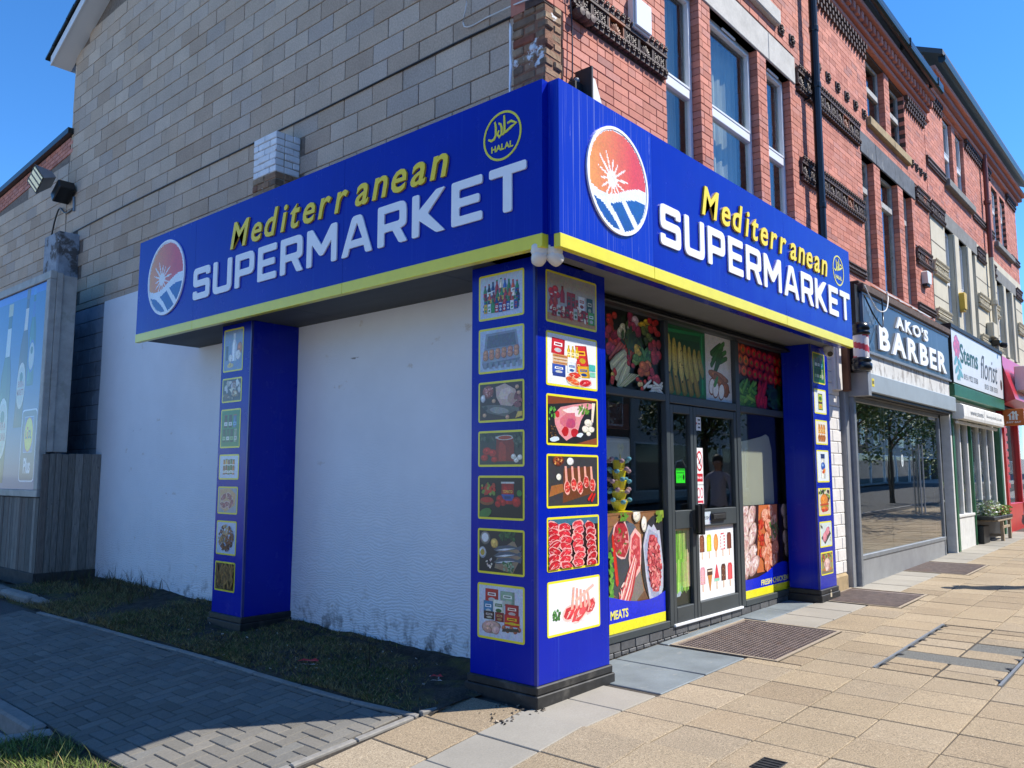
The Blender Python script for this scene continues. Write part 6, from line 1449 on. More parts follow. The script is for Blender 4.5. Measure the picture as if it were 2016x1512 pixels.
def p_pinkmeat(A):
    A.P([(.05,.95),(.6,1),(.95,.75),(.9,.3),(.4,.02),(.1,.2)],'c9a070')
    for (x,y,q) in ((.28,.62,.5),(.60,.66,-.5),(.44,.34,.2),(.70,.36,.9),(.26,.30,-.3)): A.steak(x,y,.19,.13,q,'8f3f4a','d9b5ac')
def p_nuts(A):
    for i in range(260):
        a_ = A.r.uniform(0,6.28); q = A.r.random()**.5; x, y = .5+.40*q*math.cos(a_), .5+.42*q*math.sin(a_)
        c = 'c9a676' if (y > .6 and .35 < x < .65) else A.r.choice(['5a2c1c','7a4426','4a2418','8f5a34'] if (x < .42 or y < .35) else ['8a4a26','a86a3c','6a3420'])
        if y < .55 and x < .5 and y > .3: c = A.r.choice(['b08a58','9a7446'])
        A.ell(x,y,.038,.03,c,A.r.uniform(0,3),7,.15)
def p_pasta(A):
    A.speck(0,0,.5,.55,120,.03,.025,['7a6134','8f7440','6a5028'])
    for i in range(44): A.capsule(A.r.uniform(.1,.95),A.r.uniform(.2,.95) if i % 2 else A.r.uniform(.05,.6)+.2,.30,.045,A.r.uniform(-.6,2.2),A.r.choice(['8a6428','7a5420','9c7434','6a4a1c']))
def p_can(A): A.rect(.30,.12,.70,.86,'2f3f2a'); A.rect(.33,.16,.67,.82,'b9c23a'); A.ell(.5,.64,.13,.10,'3a6a2c'); A.rect(.33,.40,.67,.5,'5a3f2a'); A.ell(.5,.28,.12,.08,'d98a2a')
def p_honey(A):
    for i in range(3): A.bottle(.30+.22*i,.44,.20,.44,'d98a2a','c9b898','e8b45a',.8)
    for i in range(3): A.ball(.28+.22*i,.26,.13,.15,'c8782a'); A.rect(.18+.22*i,.2,.34+.22*i,.30,'b5501f')
    for i in range(3): A.bottle(.28+.2*i,.08,.16,.26,'b86a24','6a3a1a',None,.9)
def p_mayo(A): A.bottle(.5,.08,.40,.84,'dcdcd0','24386a',None,.85); A.rect(.32,.76,.68,.90,'1f2f66'); A.ell(.5,.50,.19,.14,'2450a8'); A.ell(.46,.54,.10,.05,'7fa5d9'); A.ell(.58,.34,.14,.08,'e08a3a',.3); A.ell(.48,.30,.08,.05,'c8321f')
def p_burger(A):
    A.speck(0,.6,1,1,26,.09,.07,['5a7a34','7a9a3a','3a2c34','2a2024']); A.ball(.48,.56,.36,.26,'d98432',0,.03,1.3); A.P([(.10,.42),(.88,.44),(.84,.34),(.14,.32)],'b8451f'); A.P([(.12,.34),(.88,.36),(.80,.26),(.2,.24)],'7aa03a'); A.ball(.5,.22,.36,.12,'c8742a'); A.ell(.34,.16,.12,.07,'c8281c'); A.ell(.62,.18,.10,.06,'c8281c')
def p_fillet(A):
    A.P([(.08,.36),(.70,.82),(.96,.50),(.40,.06)],'2a2c30'); A.ball(.40,.40,.22,.20,'d98a98',.6,.1,1.2); A.ball(.66,.62,.20,.18,'d68494',.5,.1,1.2); A.speck(.05,.75,.2,.95,8,.03,.04,['4a3424','2a1a14']); A.speck(.75,.1,.95,.35,8,.03,.03,['8aa07a','c8b0a0'])
def p_chicken(A):
    A.speck(0,.55,1,1,50,.05,.07,['5a7a2c','7a9a34','8a2a24','b5321f','4a5a28','c8a83a']); A.rect(0,0,1,.16,'6a6458'); A.ell(.5,.20,.44,.10,'a8682f'); A.ball(.5,.44,.30,.32,'d9b7b0',0,.08,1.15); A.ell(.42,.22,.10,.10,'e3c8c0'); A.ell(.66,.34,.06,.16,'a8786e'); A.ell(.34,.44,.04,.14,'b58a80')
Z = [(3.122,2.728),(2.663,2.255),(2.194,1.817),(1.753,1.36),(1.295,.907),(.839,.452)]
for i, ((zt,zb_),(fn,bgc)) in enumerate(zip(Z, ((p_tomprod,'a9a49a'),(p_grocery,'e6e8e8'),(p_lamb,'26262a'),(p_cutlets,'3b3a3c'),(p_steaks,'2a1416'),(p_rack,'e6e9ea')))): poster(P1, 'f', .148, .797, zb_, zt, fn, bgc, i)
Z = [(3.126,2.773),(2.708,2.363),(2.298,1.992),(1.928,1.66),(1.595,1.273),(1.206,.878),(.809,.411)]
for i, ((zt,zb_),(fn,bgc)) in enumerate(zip(Z, ((p_drinks,'b9c6da'),(p_eggs,'aebccf'),(p_chickfish,'4a3428'),(p_tomjar,'3c3d38'),(p_tomcan,'0c0d0c'),(p_sardine,'22252a'),(p_frozen,'c3cbd8')))): poster(P1, 's', .594, .136, zb_, zt, fn, bgc, 20+i)
Z = [(3.15,2.69),(2.622,2.362),(2.292,1.881),(1.814,1.551),(1.479,1.195),(1.126,.778),(.709,.41)]
for i, ((zt,zb_),(fn,bgc)) in enumerate(zip(Z, ((p_milk,'7f93b0'),(p_cheese,'3c3c40'),(p_jars,'0f7a3c'),(p_spice,'c3d0e0'),(p_pinkmeat,'9aa0aa'),(p_nuts,'b9c9de'),(p_pasta,'4a3518')))): poster(P2, 's', 4.375, 3.985, zb_, zt, fn, bgc, 40+i)
Z = [(3.11,2.723),(2.655,2.348),(2.272,1.97),(1.902,1.51),(1.44,1.107),(1.038,.732),(.674,.404)]
for i, ((zt,zb_),(fn,bgc)) in enumerate(zip(Z, ((p_jars,'0f6a3a'),(p_can,'dfe4e2'),(p_honey,'e8e2d2'),(p_mayo,'dfe6ea'),(p_burger,'d9cdb8'),(p_fillet,'c9d6d4'),(p_chicken,'8a8a58')))): poster(P3, 'f', 5.39, 5.785, zb_, zt, fn, bgc, 60+i)
# ---- window films
def film(x0, x1, z0, z1, bgc, paint, y=.4535, name='window_film', par=None, key=1):
    A = Art(x1-x0, z1-z0, lambda u,v,d: (x0+u, y-d, z0+v), .0002); A.r = random.Random(key); A.rect(0,0,1,1,bgc); paint(A); return A.build(name, par or sf)
def f_veg(A):
    r = A.r
    for i in range(60): A.ell(r.random(), r.random(), .08,.05, r.choice(['13240f','0d1a0c','1c3314','0a120a']), r.uniform(0,3), 8, .2)
    def cl(n,x0,x1,y0,y1,rx,ry,cs,rot=0):
        for i in range(n): A.ball(r.uniform(x0,x1), r.uniform(y0,y1), rx*r.uniform(.85,1.15), ry*r.uniform(.85,1.15), r.choice(cs), r.uniform(-rot,rot))
    cl(14,.08,.22,.55,.95,.05,.045,['b8291f','c43a2a','a81f22'],.5); cl(12,.05,.40,.42,.72,.055,.05,['a52a44','b83a55','8f1f3c'],.5)
    for i in range(7): A.capsule(.22+.04*i,.50-.012*i,.34,.022,.75,'c05a4a')
    cl(3,.28,.5,.68,.82,.07,.07,['d8d6b8','c9c9b0']); cl(6,.42,.62,.7,.95,.06,.07,['8f2a4a','a33a5c','c9b0bc'],.4); cl(5,.62,.75,.84,.96,.06,.035,['c9a51c','d4b32a'],.4); cl(10,.66,.84,.62,.86,.05,.045,['3c4a1f','5a6a2c','8a8a3a']); cl(8,.78,.95,.8,.98,.05,.045,['a81c1c','b8282a'])
    for i in range(40): A.ell(.47+r.gauss(0,.06), .62+r.gauss(0,.07), .05,.03, r.choice(['1f3a2a','2c4a34','3f5a2a']), r.uniform(0,3), 7, .3)
    cl(4,.52,.62,.44,.60,.05,.06,['c9a83a','d4b84a']); cl(4,.50,.66,.36,.44,.06,.05,['7a9a34','5f8a2c'])
    for i in range(36): A.ell(.72+r.gauss(0,.05), .46+r.gauss(0,.06), .06,.025, r.choice(['2f5a2c','3f7a34','5a8a4a']), r.uniform(0,3), 7, .3)
    cl(14,.78,.96,.42,.66,.045,.06,['a52432','b8303a','8f1a26'],.5)
    for (x,y,q) in ((.22,.34,.6),(.26,.25,.7),(.30,.14,1.0)): A.capsule(x,y,.28,.06,q,'c6c79c')
    cl(6,.34,.48,.28,.46,.035,.035,['9a1c24','b02a2a']); cl(5,.55,.78,.20,.36,.07,.07,['c8692a','d47a34','b8521f']); cl(12,.74,.94,.14,.32,.042,.042,['a8283c','c03a4a'])
    for i in range(10): A.P([(.20+.012*i,.02),(.215+.012*i,.02),(.40+.02*i,.20),(.385+.02*i,.20)], r.choice(['b9b88a','8a9a5a','d4d2ac']))
    cl(6,.08,.16,.05,.2,.03,.04,['c43a2a','d4b04a']); 
    for i in range(14): A.capsule(.80+r.uniform(-.1,.16),.07+r.uniform(-.05,.06),.16,.016,r.uniform(-.6,.8),'cfd2c8')
    cl(6,.48,.70,.02,.14,.03,.03,['c83a2a','e0c07a'])
def f_banana(A):
    A.P([(0,1),(1,1),(1,.84),(0,.80)],'0f5a34'); A.P([(0,.93),(1,.98),(1,.94),(0,.88)],'1f8a50'); A.text('MAGNUM',.2,.955,.5,.025,'3a5a2c'); A.rect(.86,0,1,.95,'0f6a3c'); A.rect(.90,0,.93,.95,'1f9a58'); A.rect(0,0,1,.07,'12743f')
    for i in range(16): A.rect(.04*i+.02,.07,.04*i+.03,.5,'0b4a2a')
    for i in range(5): A.capsule(.10+.16*i,.20,.30,.06,1.9,'8a7424')
    for i, (x,q,tp,bt) in enumerate(((.09,0,.84,.30),(.22,.02,.80,.26),(.35,.05,.76,.20),(.47,.06,.73,.24),(.58,.08,.72,.20),(.71,.09,.70,.24),(.83,.09,.70,.30))):
        c = ('b9a94a','b3a243','bfae55','a99c40','a39438','a89a3e','8f8430')[i]; w_ = .068
        L_ = [(x-w_*.45,tp),(x-w_*.9,tp-.12),(x-w_+q*.3,(tp+bt)/2),(x-w_*.8+q*.7,bt+.10),(x+q-.01,bt),(x+q+.02,bt),(x+w_*.9+q*.7,bt+.12),(x+w_+q*.3,(tp+bt)/2),(x+w_*.9,tp-.12),(x+w_*.4,tp),(x,tp+.02)]
        A.P(L_, A.sh(c,.55)); A.P([(x+(u-x-q*.4)*.82+q*.4,v) for u,v in L_], c); A.P([(x-w_*.3,tp-.08),(x-w_*.05,tp-.08),(x+q*.4,(tp+bt)/2),(x+q*.8,bt+.12),(x+q*.8-.02,bt+.12),(x-w_*.35+q*.3,(tp+bt)/2)], A.sh(c,1.35)); A.ell(x+q+.005,bt+.01,.016,.02,'2a2412',0,6); A.speck(x-.03,bt+.1,x+.05,tp-.1,5,.005,.01,['6a5a24','4a3a1c'])
    A.speck(.38,.35,.46,.75,14,.006,.012,['4a3a1c','2f2412'])
def f_okra(A):
    for (x,y,q) in ((.40,.80,.5),(.48,.76,.45),(.56,.82,.6),(.60,.72,.4),(.44,.70,.55),(.62,.64,.3),(.36,.66,.8),(.5,.60,.9),(.42,.56,1.1)): A.capsule(x,y,.44,.05,q,A.r.choice(['2f6a2c','3a7a34','275a24']))
    A.ball(.48,.38,.40,.075,'a8683a',-.15,.08); A.ball(.60,.29,.34,.07,'9a5a30',-.45,.08); A.ball(.74,.20,.16,.12,'8f5028',.3,.08)
    for (x,y) in ((.22,.22),(.36,.18),(.58,.16)): A.ell(x,y,.17,.10,'8a4a26',1.2,14); A.ell(x,y,.14,.085,'e9e9e4',1.2,14)
    A.ell(.38,.30,.14,.04,'3f8a3a',.9,8)
def f_pepper(A):
    r = A.r
    for i in range(40): A.ell(r.random(),r.uniform(.4,1),.1,.07,r.choice(['5a0c0c','7a1410','3a0808']),0,8,.2)
    for j in range(3):
        for i in range(9):
            x, y = .05+.115*i+.05*(j % 2), .92-.17*j-.01*i; c = r.choice(['b5181c','c42420','a81218']) if i > 1 else r.choice(['c8541c','d46a24'])
            A.ball(x,y,.062,.085,c); A.ell(x,y-.005,.022,.038,'6a7a24',0,7,.2)
    for i in range(70): A.capsule(r.uniform(.0,.40),r.uniform(.02,.36),.16,.02,r.uniform(-.5,.9),r.choice(['3f7a2a','55902f','2f6420','6fa03a']))
    for i in range(16): A.capsule(.50+r.uniform(-.08,.09),r.uniform(.02,.32),.17,.035,r.uniform(.9,2.0),r.choice(['a8162a','b82030','8f1024']))
    for i in range(46): A.capsule(r.uniform(.66,.98),r.uniform(.02,.40),.14,.018,r.uniform(-.6,1.2),r.choice(['12301c','1c4024','0c2416','24502c']))
def wave(A, pts, col, z):  A.P([(0,0),(1,0)]+pts, col)
def f_meat(A):
    A.P([(0,.30),(1,.30),(1,1),(0,1)],'8a6240')
    for i in range(7): A.P([(0,.98-.09*i),(1,1-.09*i),(1,.992-.09*i),(0,.972-.09*i)],'6a4628')
    A.ell(.27,.60,.30,.34,'3c4148',0,20); A.P([(.30,.12),(.62,.30),(.55,.55),(.3,.3)],'7a726c'); A.ell(.38,.83,.13,.08,'56606c')
    A.ell(.24,.77,.145,.17,'e0b0a6',.15,14,.06); A.ell(.24,.77,.13,.155,'a52a34',.15,14,.06); A.fill(.24,.77,.11,.13,.15,['b83a42','8f1f2a','c4565a','a02832','d98a86'],46,.030,.014); A.speck(.17,.66,.32,.86,9,.025,.01,['6a8a34','4f7a2c'])
    A.capsule(.13,.60,.44,.026,1.72,'c02a1c')
    A.P([(.36,.60),(.40,.80),(.48,.86),(.58,.80),(.60,.62),(.56,.48),(.46,.42),(.38,.48)],'e6b3a8'); A.P([(.39,.60),(.42,.77),(.48,.82),(.56,.77),(.57,.62),(.53,.51),(.46,.46),(.41,.50)],'c8474c'); A.fill(.49,.64,.08,.13,0,['d9686a','b83a44','e08a86','c24a50'],40,.03,.018)
    for q in range(8):
        o_ = .021*q; A.P([(.12+o_,.19-.01*q),(.142+o_,.185-.01*q),(.30+o_*.8,.38-.012*q),(.47+o_*.35,.62-.01*q),(.455+o_*.3,.64-.01*q),(.275+o_*.8,.40-.012*q)],('b8353c','e9c5bc','d98078','c24a4e','efd2ca','c84f52','e3a79d','b02e36')[q])
    A.fill(.27,.34,.05,.18,-.6,['e9c8be','c85a5a','d98a80'],22,.03,.008)
    A.ell(.86,.56,.28,.40,'2b2c30',.05,22); A.P([(.62,.70),(.66,.80),(.72,.88),(.78,.85),(.82,.88),(.88,.82),(.93,.82),(.95,.72),(.99,.5),(.98,.30),(.92,.2),(.88,.16),(.80,.20),(.72,.22),(.69,.32),(.66,.42),(.64,.55)],'b9bccb'); A.P([(.64,.68),(.73,.84),(.90,.78),(.93,.5),(.90,.22),(.76,.24),(.69,.42)],'9aa0b8')
    A.ell(.82,.53,.125,.27,'a83a42',.1,16,.06); A.fill(.82,.53,.115,.25,.1,['c8545a','d9706e','b8424a','e08a84','a5343c','e6a09a','cf6062'],260,.024,.017)
    A.ball(.50,.97,.07,.06,'e3dac6'); A.ball(.63,.89,.05,.07,'e8e0d0'); A.speck(.86,.90,1,1,30,.03,.02,['6a8a2c','8aa03a']); A.speck(.02,.3,.07,.7,26,.02,.03,['4a8a2c','6aa03a']); A.speck(.22,.94,.34,1,12,.02,.02,['5a8a2c'])
    A.P([(0,0),(1,0),(1,.27),(.85,.235),(.7,.222),(.5,.225),(.3,.25),(0,.31)],'0c26c4'); A.rect(0,0,1,.085,'e9e22a'); A.text('FRESH MEATS',-.28,.115,.60,.075,'e8e060',bold=.03)
def f_chick(A):
    A.rect(0,.3,1,1,'3a241c'); A.P([(.30,.25),(.38,1),(.78,1),(.74,.25)],'c8703c')
    for (x,y,q) in ((.10,.94,1.2),(.22,.88,1.0),(.10,.74,1.4),(.23,.68,.9),(.09,.54,1.2),(.20,.46,.6),(.10,.34,1.1),(.24,.34,.5)):
        A.ell(x,y,.125,.085,'a58278',q,14,.1); A.ell(x-.008,y+.008,.11,.072,'d9c0b8',q,14,.08); A.fill(x,y,.09,.055,q,['e6d4cc','cfa79e','d9b5ab','efe0da','c08f88'],18,.03,.016)
    A.speck(.37,.42,.47,.86,26,.026,.03,['b8321c','c8421f','a82a18','d9603a'])
    for (x,y) in ((.50,.88),(.63,.92),(.57,.76),(.69,.80),(.53,.60),(.66,.64),(.47,.46),(.58,.48),(.69,.5),(.51,.34),(.63,.36)):
        q = A.r.uniform(0,3); A.ell(x,y,.085,.085,'b0603c',q,12,.12); A.ell(x-.006,y+.008,.072,.07,A.r.choice(['dd9474','e3a284','d8845f']),q,12,.1); A.fill(x,y,.06,.055,q,['edb9a0','d07a58','e8a98c','c96a48'],12,.024,.014)
    A.speck(.58,.62,.78,.82,34,.03,.009,['5a7a34','3f5a28','6f8f44'])
    A.rect(.80,.25,1,1,'221714')
    for (y,x) in ((.92,.92),(.78,.96),(.6,.93),(.46,.97)): A.ball(x,y,.07,.09,'b59a92',.6,.1,1.1)
    A.P([(0,0),(1,0),(1,.30),(.85,.33),(.70,.315),(.5,.245),(.3,.205),(.1,.20),(0,.21)],'0c26c4'); A.rect(0,0,1,.085,'e9e22a'); A.text('FRESH CHICKEN',.36,.105,.60,.062,'e8e070',bold=.03)
def f_plantain(A):
    A.rect(0,0,1,1,'b9a883'); A.rect(0,0,1,.22,'20261c'); A.ell(.2,.2,.3,.1,'9aa8b5',.2,10,.2)
    for i in range(9): A.P([(.06+.095*i,.98),(.15+.085*i,.98),(.22+.07*i,.56),(.14+.075*i,.56)],A.r.choice(['6aa82f','7fbf3a','589a28','92cc4a'])); 
    for i in range(9): A.P([(.18+.07*i,.60),(.27+.06*i,.60),(.20+.085*i,.14+.02*(i % 3)),(.12+.09*i,.18)],A.r.choice(['7ab836','8fcf42','5f9f2c','a5d860']))
    for i in range(8): A.P([(.14+.09*i,.96),(.15+.09*i,.96),(.21+.075*i,.3),(.20+.075*i,.3)],'3a5a1c')
def f_ice(A):
    A.rect(0,.955,1,1,'c9c0bc')
    top = (('6a3524','8a4a30'),('c8cf1c','dfe23a'),('e0903a','f0a85a'),('d8384c','f6eeee'),('6a2f22','7d3a2a')); bot = (('dd9aa6','e8b0b8'),('8a5230','d98a3a'),('d9364a','e8586a'),('4a241a','5f3022'),('d93a44','e85a60'))
    for j, row in enumerate((top, bot)):
        for i, (c0,c1) in enumerate(row):
            x, y = .13+.185*i, (.76 if j == 0 else .32)
            A.rect(x-.016,y-.21,x+.016,y-.09,'e2c3a6')
            if j == 1 and i == 1: A.P([(x-.065,y+.02),(x+.065,y+.02),(x+.005,y-.22),(x-.005,y-.22)],'cf8a45'); A.rect(x-.07,y,x+.07,y+.09,'4a261a'); A.rect(x-.06,y+.05,x+.06,y+.07,'e8d8c0'); continue
            if j == 1 and i == 2: A.P([(x-.07,y-.08),(x+.07,y-.08),(x+.01,y+.13),(x-.01,y+.13)],c0); A.P([(x-.07,y-.10),(x+.07,y-.10),(x+.065,y-.06),(x-.065,y-.06)],'8fd0b5'); continue
            if j == 0 and i == 2: A.ell(x,y,.062,.125,c0,0,16); A.ell(x-.01,y,.04,.09,c1,0,12); continue
            A.P([(x-.062,y-.11),(x+.062,y-.11),(x+.062,y+.085),(x+.04,y+.125),(x-.04,y+.125),(x-.062,y+.085)],c0); A.P([(x-.045,y-.10),(x+.03,y-.10),(x+.03,y+.085),(x-.03,y+.105),(x-.045,y+.08)],c1)
            if j == 0 and i == 3:
                for q in range(5): A.P([(x-.062,y-.10+.045*q),(x+.062,y-.085+.045*q),(x+.062,y-.065+.045*q),(x-.062,y-.08+.045*q)],'f2eaea')
            if i == 0 or (j == 1 and i == 3): A.speck(x-.045,y-.09,x+.045,y+.09,9,.007,.008,['b07a50','d8b090'])
film(1.50, 2.49, 2.392, 3.122, '0a0d0a', f_veg, key=3); film(1.40,1.52,2.392,3.10,'d6d6d2', lambda A: (A.ell(.9,.45,.5,.14,'6a5a48'), A.ell(1,.3,.4,.1,'5a4a3a')), y=.452, key=4)
film(2.578,3.43,2.397,3.122,'0e4a2a', f_banana, key=5); film(3.432,4.042,2.397,3.122,'d2d2d2', f_okra, key=6); film(4.148,5.44,2.387,3.122,'1a0808', f_pepper, key=7)
film(1.52,2.47,.224,1.262,'6a4a34', f_meat, key=8); film(4.16,5.45,.224,1.247,'3a241c', f_chick, key=9)
film(2.652,2.975,.332,1.066,'b9a883', f_plantain, y=.4445, par=DL, key=10, name='door_film'); film(3.125,3.955,.327,1.066,'eef0f0', f_ice, y=.4445, par=DR, key=11, name='door_film')
# little notices on the doors
def notice(x0,x1,z0,z1,bgc,fn,name,par,y=.4365): A = Art(x1-x0,z1-z0,lambda u,v,d:(x0+u,y-d,z0+v),.0002); A.rect(0,0,1,1,bgc); fn(A); A.build(name, par)
def n_dog(A):
    A.ell(.5,.64,.42,.28,'c8202c',0,22); A.ell(.5,.64,.33,.22,'f2f2f2',0,22); A.P([(.36,.55),(.66,.57),(.70,.70),(.60,.72),(.56,.63),(.40,.63)],'1a1a1a'); A.rect(.40,.50,.44,.58,'1a1a1a'); A.rect(.60,.50,.64,.58,'1a1a1a'); A.P([(.20,.76),(.26,.80),(.80,.50),(.74,.46)],'c8202c'); A.rect(.08,.08,.92,.30,'c8202c'); A.text('No dogs',.16,.13,.68,.11,'f4f4f4',bold=.02)
notice(3.13,3.285,1.50,1.88,'f0f0f0',n_dog,'no_dogs_notice',DR)
notice(3.13,3.285,1.255,1.495,'f0f0f0',lambda A: (A.ell(.3,.66,.2,.24,'d9556a',0,14),A.ell(.3,.66,.14,.17,'f4f0f0',0,14),A.ell(.72,.66,.2,.24,'d9556a',0,14),A.ell(.72,.66,.14,.17,'f4f0f0',0,14),A.rect(.08,.05,.92,.34,'d03048'),A.rect(.18,.20,.8,.24,'f2f2f2'),A.rect(.22,.1,.76,.14,'f2f2f2')),'red_notice',DR)
notice(3.13,3.26,2.06,2.20,'e6e6e2',lambda A: (A.P([(.1,.3),(.4,.55),(.3,.62),(.05,.5)],'c82a2a'),A.rect(.5,.74,.9,.86,'3a3a3a'),A.rect(.5,.46,.9,.56,'3a3a3a'),A.rect(.5,.18,.9,.3,'3a3a3a')),'small_notice',DR)
notice(2.72,2.90,1.52,1.665,'2fd424',lambda A: (A.rect(0,.85,1,1,'1a8a18'),A.text('12345',.1,.32,.6,.2,'1a7a18'),A.ell(.84,.4,.1,.2,'101010',0,12),A.rect(.08,.66,.9,.74,'1a8a18')),'green_hygiene_sticker',DL)
notice(3.24,3.37,1.09,1.22,'c9d2dc',lambda A: (A.text('PUSH',-.12,.38,.85,.28,'20242a',bold=.02),A.P([(.76,.3),(.96,.3),(.96,.75),(.84,.6)],'3a6ad0')),'push_notice',DR,y=.409)
# ================================================================ left of the shop: hoarding, board fence, floodlight
bb = thing('billboard', 'framed billboard of beer bottles on blue with a LIDL Plus badge', 'billboard', (-.2,10,1.29))
XB = -.20; yr, yl = 8.78, 13.2
for (a,b,c,d) in ((yr,yl,4.40,4.52),(yr,yl,1.29,1.39)):
    m = MB(); m.cbox(XB-.03,XB+.06,a,b,c,d,.008); obj('frame_rail', m, BBPOST, bb)
m = MB(); m.cbox(XB-.03,XB+.06,yr,yr+.14,1.3905,4.3995,.008); obj('frame_stile', m, BBPOST, bb)
m = MB(); m.box(XB+.001,XB+.03,yr+.14,yl,1.39,4.40); obj('backing_board', m, WOODD, bb)
m = MB(); m.cbox(XB+.061,XB+.14,yr-.01,yr+.05,1.92,4.50,.006); m.cbox(XB+.142,XB+.34,yr+.02,yr+.06,1.92,4.48,.006); obj('side_panel', m, BBPOST, bb)
W_, H_ = 4.0, 3.0
A = Art(W_,H_,lambda u,v,d: (XB-.001-d, yr+.14+W_-u, 1.392+v), .0004); A.rect(0,0,1,1,'2a63c0')
for i in range(8): A.rect(0,.12*i,1,.12*i+.12,(.012+.002*(i % 3),.05+.009*i,.22+.013*i))
def u_(y): return 1-(y-(yr+.14))/W_
def v_(z): return (z-1.392)/H_
def beer(y, z0, z1, w_, glass, lab, cap, tilt=0, txt=None):
    x, yb, h_ = u_(y), v_(z0), (z1-z0)/H_; a_ = w_/W_/2
    f = lambda p, q: (x+p*a_+tilt*q*h_, yb+q*h_)
    A.P([f(-1,.0),f(1,0),f(1.02,.50),f(.9,.60),f(.38,.74),f(.33,.93),f(-.33,.93),f(-.38,.74),f(-.9,.60),f(-1.02,.50)], A.sh(glass,.55)); A.P([f(-.8,.02),f(.2,.02),f(.25,.55),f(-.05,.74),f(-.2,.74),f(-.75,.55)], glass); A.P([f(-.75,.05),f(-.5,.05),f(-.5,.5),f(-.7,.5)], A.sh(glass,2.2))
    A.P([f(-.42,.93),f(.42,.93),f(.42,1),f(-.42,1)], cap)
    A.P([f(-.40,.70),f(.40,.70),f(.36,.86),f(-.36,.86)], lab)
    cx_, cy_ = f(0,.30); A.ell(cx_,cy_,a_*1.0,.17*h_,lab,0,18); A.ell(cx_,cy_,a_*.82,.14*h_,A.sh('c9c4b4',.9),0,18); A.ell(cx_,cy_+.06*h_,a_*.4,.04*h_,'3a5a3a',0,8)
    if txt:
        A.text(txt[0],cx_-a_*.7,cy_-.01*h_,a_*1.4,.045*h_,'b03a2a',bold=.02); A.text(txt[1],cx_-a_*.75,cy_-.07*h_,a_*1.5,.045*h_,'b03a2a',bold=.02)
beer(9.42, 2.9, 4.36, .26, '1f6a5a', '2a4f9a', '2f7ac0')
beer(9.82, 2.30, 4.38, .34, '4a2418', 'd9c9b4', '5a4a3a', .05, ('BIRRA','MORETTI'))
beer(10.52, 1.48, 4.25, .46, '2a4a24', 'd0cfc4', 'b9ad7a', .03, ('BIRRA','ITALIANA'))
beer(11.3, 1.48, 4.2, .46, '3a2a18', 'd0cfc4', 'b9ad7a', 0, ('BIRRA','ITALIANA'))
def badge():
    y0, y1, z0, z1 = 9.02, 9.62, 1.50, 2.55
    x0, x1, a, b = u_(y1), u_(y0), v_(z0), v_(z1)
    r_ = .02
    A.P(roundpoly([(x0,a),(x1,a),(x1,b),(x0,b)], r_), 'cdd6e6'); A.P(roundpoly([(x0+.005,a+.007),(x1-.005,a+.007),(x1-.005,b-.007),(x0+.005,b-.007)], r_), '27395f')
    A.rect(x0+.03,a+.14,x1-.03,b-.035,'8fa6d0'); A.rect(x0+.033,a+.144,x1-.033,b-.039,'274c9a'); cx_, cy_ = (x0+x1)/2, (a+.14+b-.035)/2
    A.ell(cx_,cy_,.043,.085,'c83a2a',0,24); A.ell(cx_,cy_,.040,.080,'e6d81c',0,24); A.text('L',cx_-.031,cy_-.02,.013,.042,'24407f',bold=.04); A.rect(cx_-.016,cy_-.02,cx_-.008,cy_+.014,'c8281c'); A.ell(cx_-.012,cy_+.03,.005,.008,'c8281c'); A.text('DL',cx_-.003,cy_-.02,.032,.042,'24407f',bold=.04)
    A.text('Plus',cx_-.033,a+.04,.066,.075,'e6ecf4',bold=.03)
badge(); A.build('poster_sheet', bb)
fn = thing('board_fence', 'weathered grey timber boarding round the foot of the billboard', 'fence', (.1,8.75,.15))
y = yr-.01
while y < 11.6:
    w_ = rng.uniform(.085,.12); piece('plank', (XB+.012+rng.uniform(-.004,.004), y+w_/2, .765), (.022, round(w_-.006,3), 1.03), WOOD, fn, None, .003); y += w_
xs = [-.19,-.10,-.02,.06,.145,.24,.35,.46,.595]
for a, b in zip(xs, xs[1:]):
    zt = 1.895+rng.uniform(-.008,.008); piece('plank', ((a+b)/2, 8.755+rng.uniform(-.004,.004), (.25+zt)/2), (round(b-a-.005,3), .022, round(zt-.25,2)), WOOD, fn, None, .003)
m = MB(); m.cbox(XB-.022,XB+.02,yr-.04,11.6,.06,.25,.006); obj('gravel_board', m, WOODD, fn); m = MB(); m.cbox(XB+.021,.60,8.735,8.77,.08,.25,.006); obj('gravel_board', m, WOODD, fn)
m = MB(); m.cbox(.03,.60,8.80,8.84,.1,1.86,.004); m.box(XB+.05,.02,8.9,11.6,.1,1.28); obj('inner_frame', m, WOODD, fn)
# floodlight on the block wall
fz = thing('wall_floodlight', 'old square floodlight bracketed high on the block wall', 'floodlight', (.6,11.0,6.5))
Mf = Matrix.Translation((.27,10.80,6.50)) @ Matrix.Rotation(R(-32),4,'X') @ Matrix.Rotation(R(-20),4,'Y')
m = MB(); m.add([Mf @ Vector(p) for p in ((-.16,-.19,-.15),(-.16,.19,-.15),(-.16,.19,.15),(-.16,-.19,.15),(.12,-.12,-.06),(.12,.12,-.06),(.12,.12,.08),(.12,-.12,.08))], [(0,4,5,1),(1,5,6,2),(2,6,7,3),(3,7,4,0),(4,7,6,5)]); obj('housing', m, GREYB, fz)
m = MB(); m.xbox(Mf @ Matrix.Translation((-.155,0,0)), .02, .33, .25); obj('glass', m, LAMPG, fz)
for k in (-.11,0,.11):
    m = MB(); m.xbox(Mf @ Matrix.Translation((-.168,k,0)), .012, .016, .28); obj('guard_bar', m, SOFF2, fz)
m = MB(); m.xbox(Matrix.Translation((.47,10.52,6.27)) @ Matrix.Rotation(R(-32),4,'X'), .26, .36, .18, b=.015); obj('gear_box', m, BLACKP, fz)
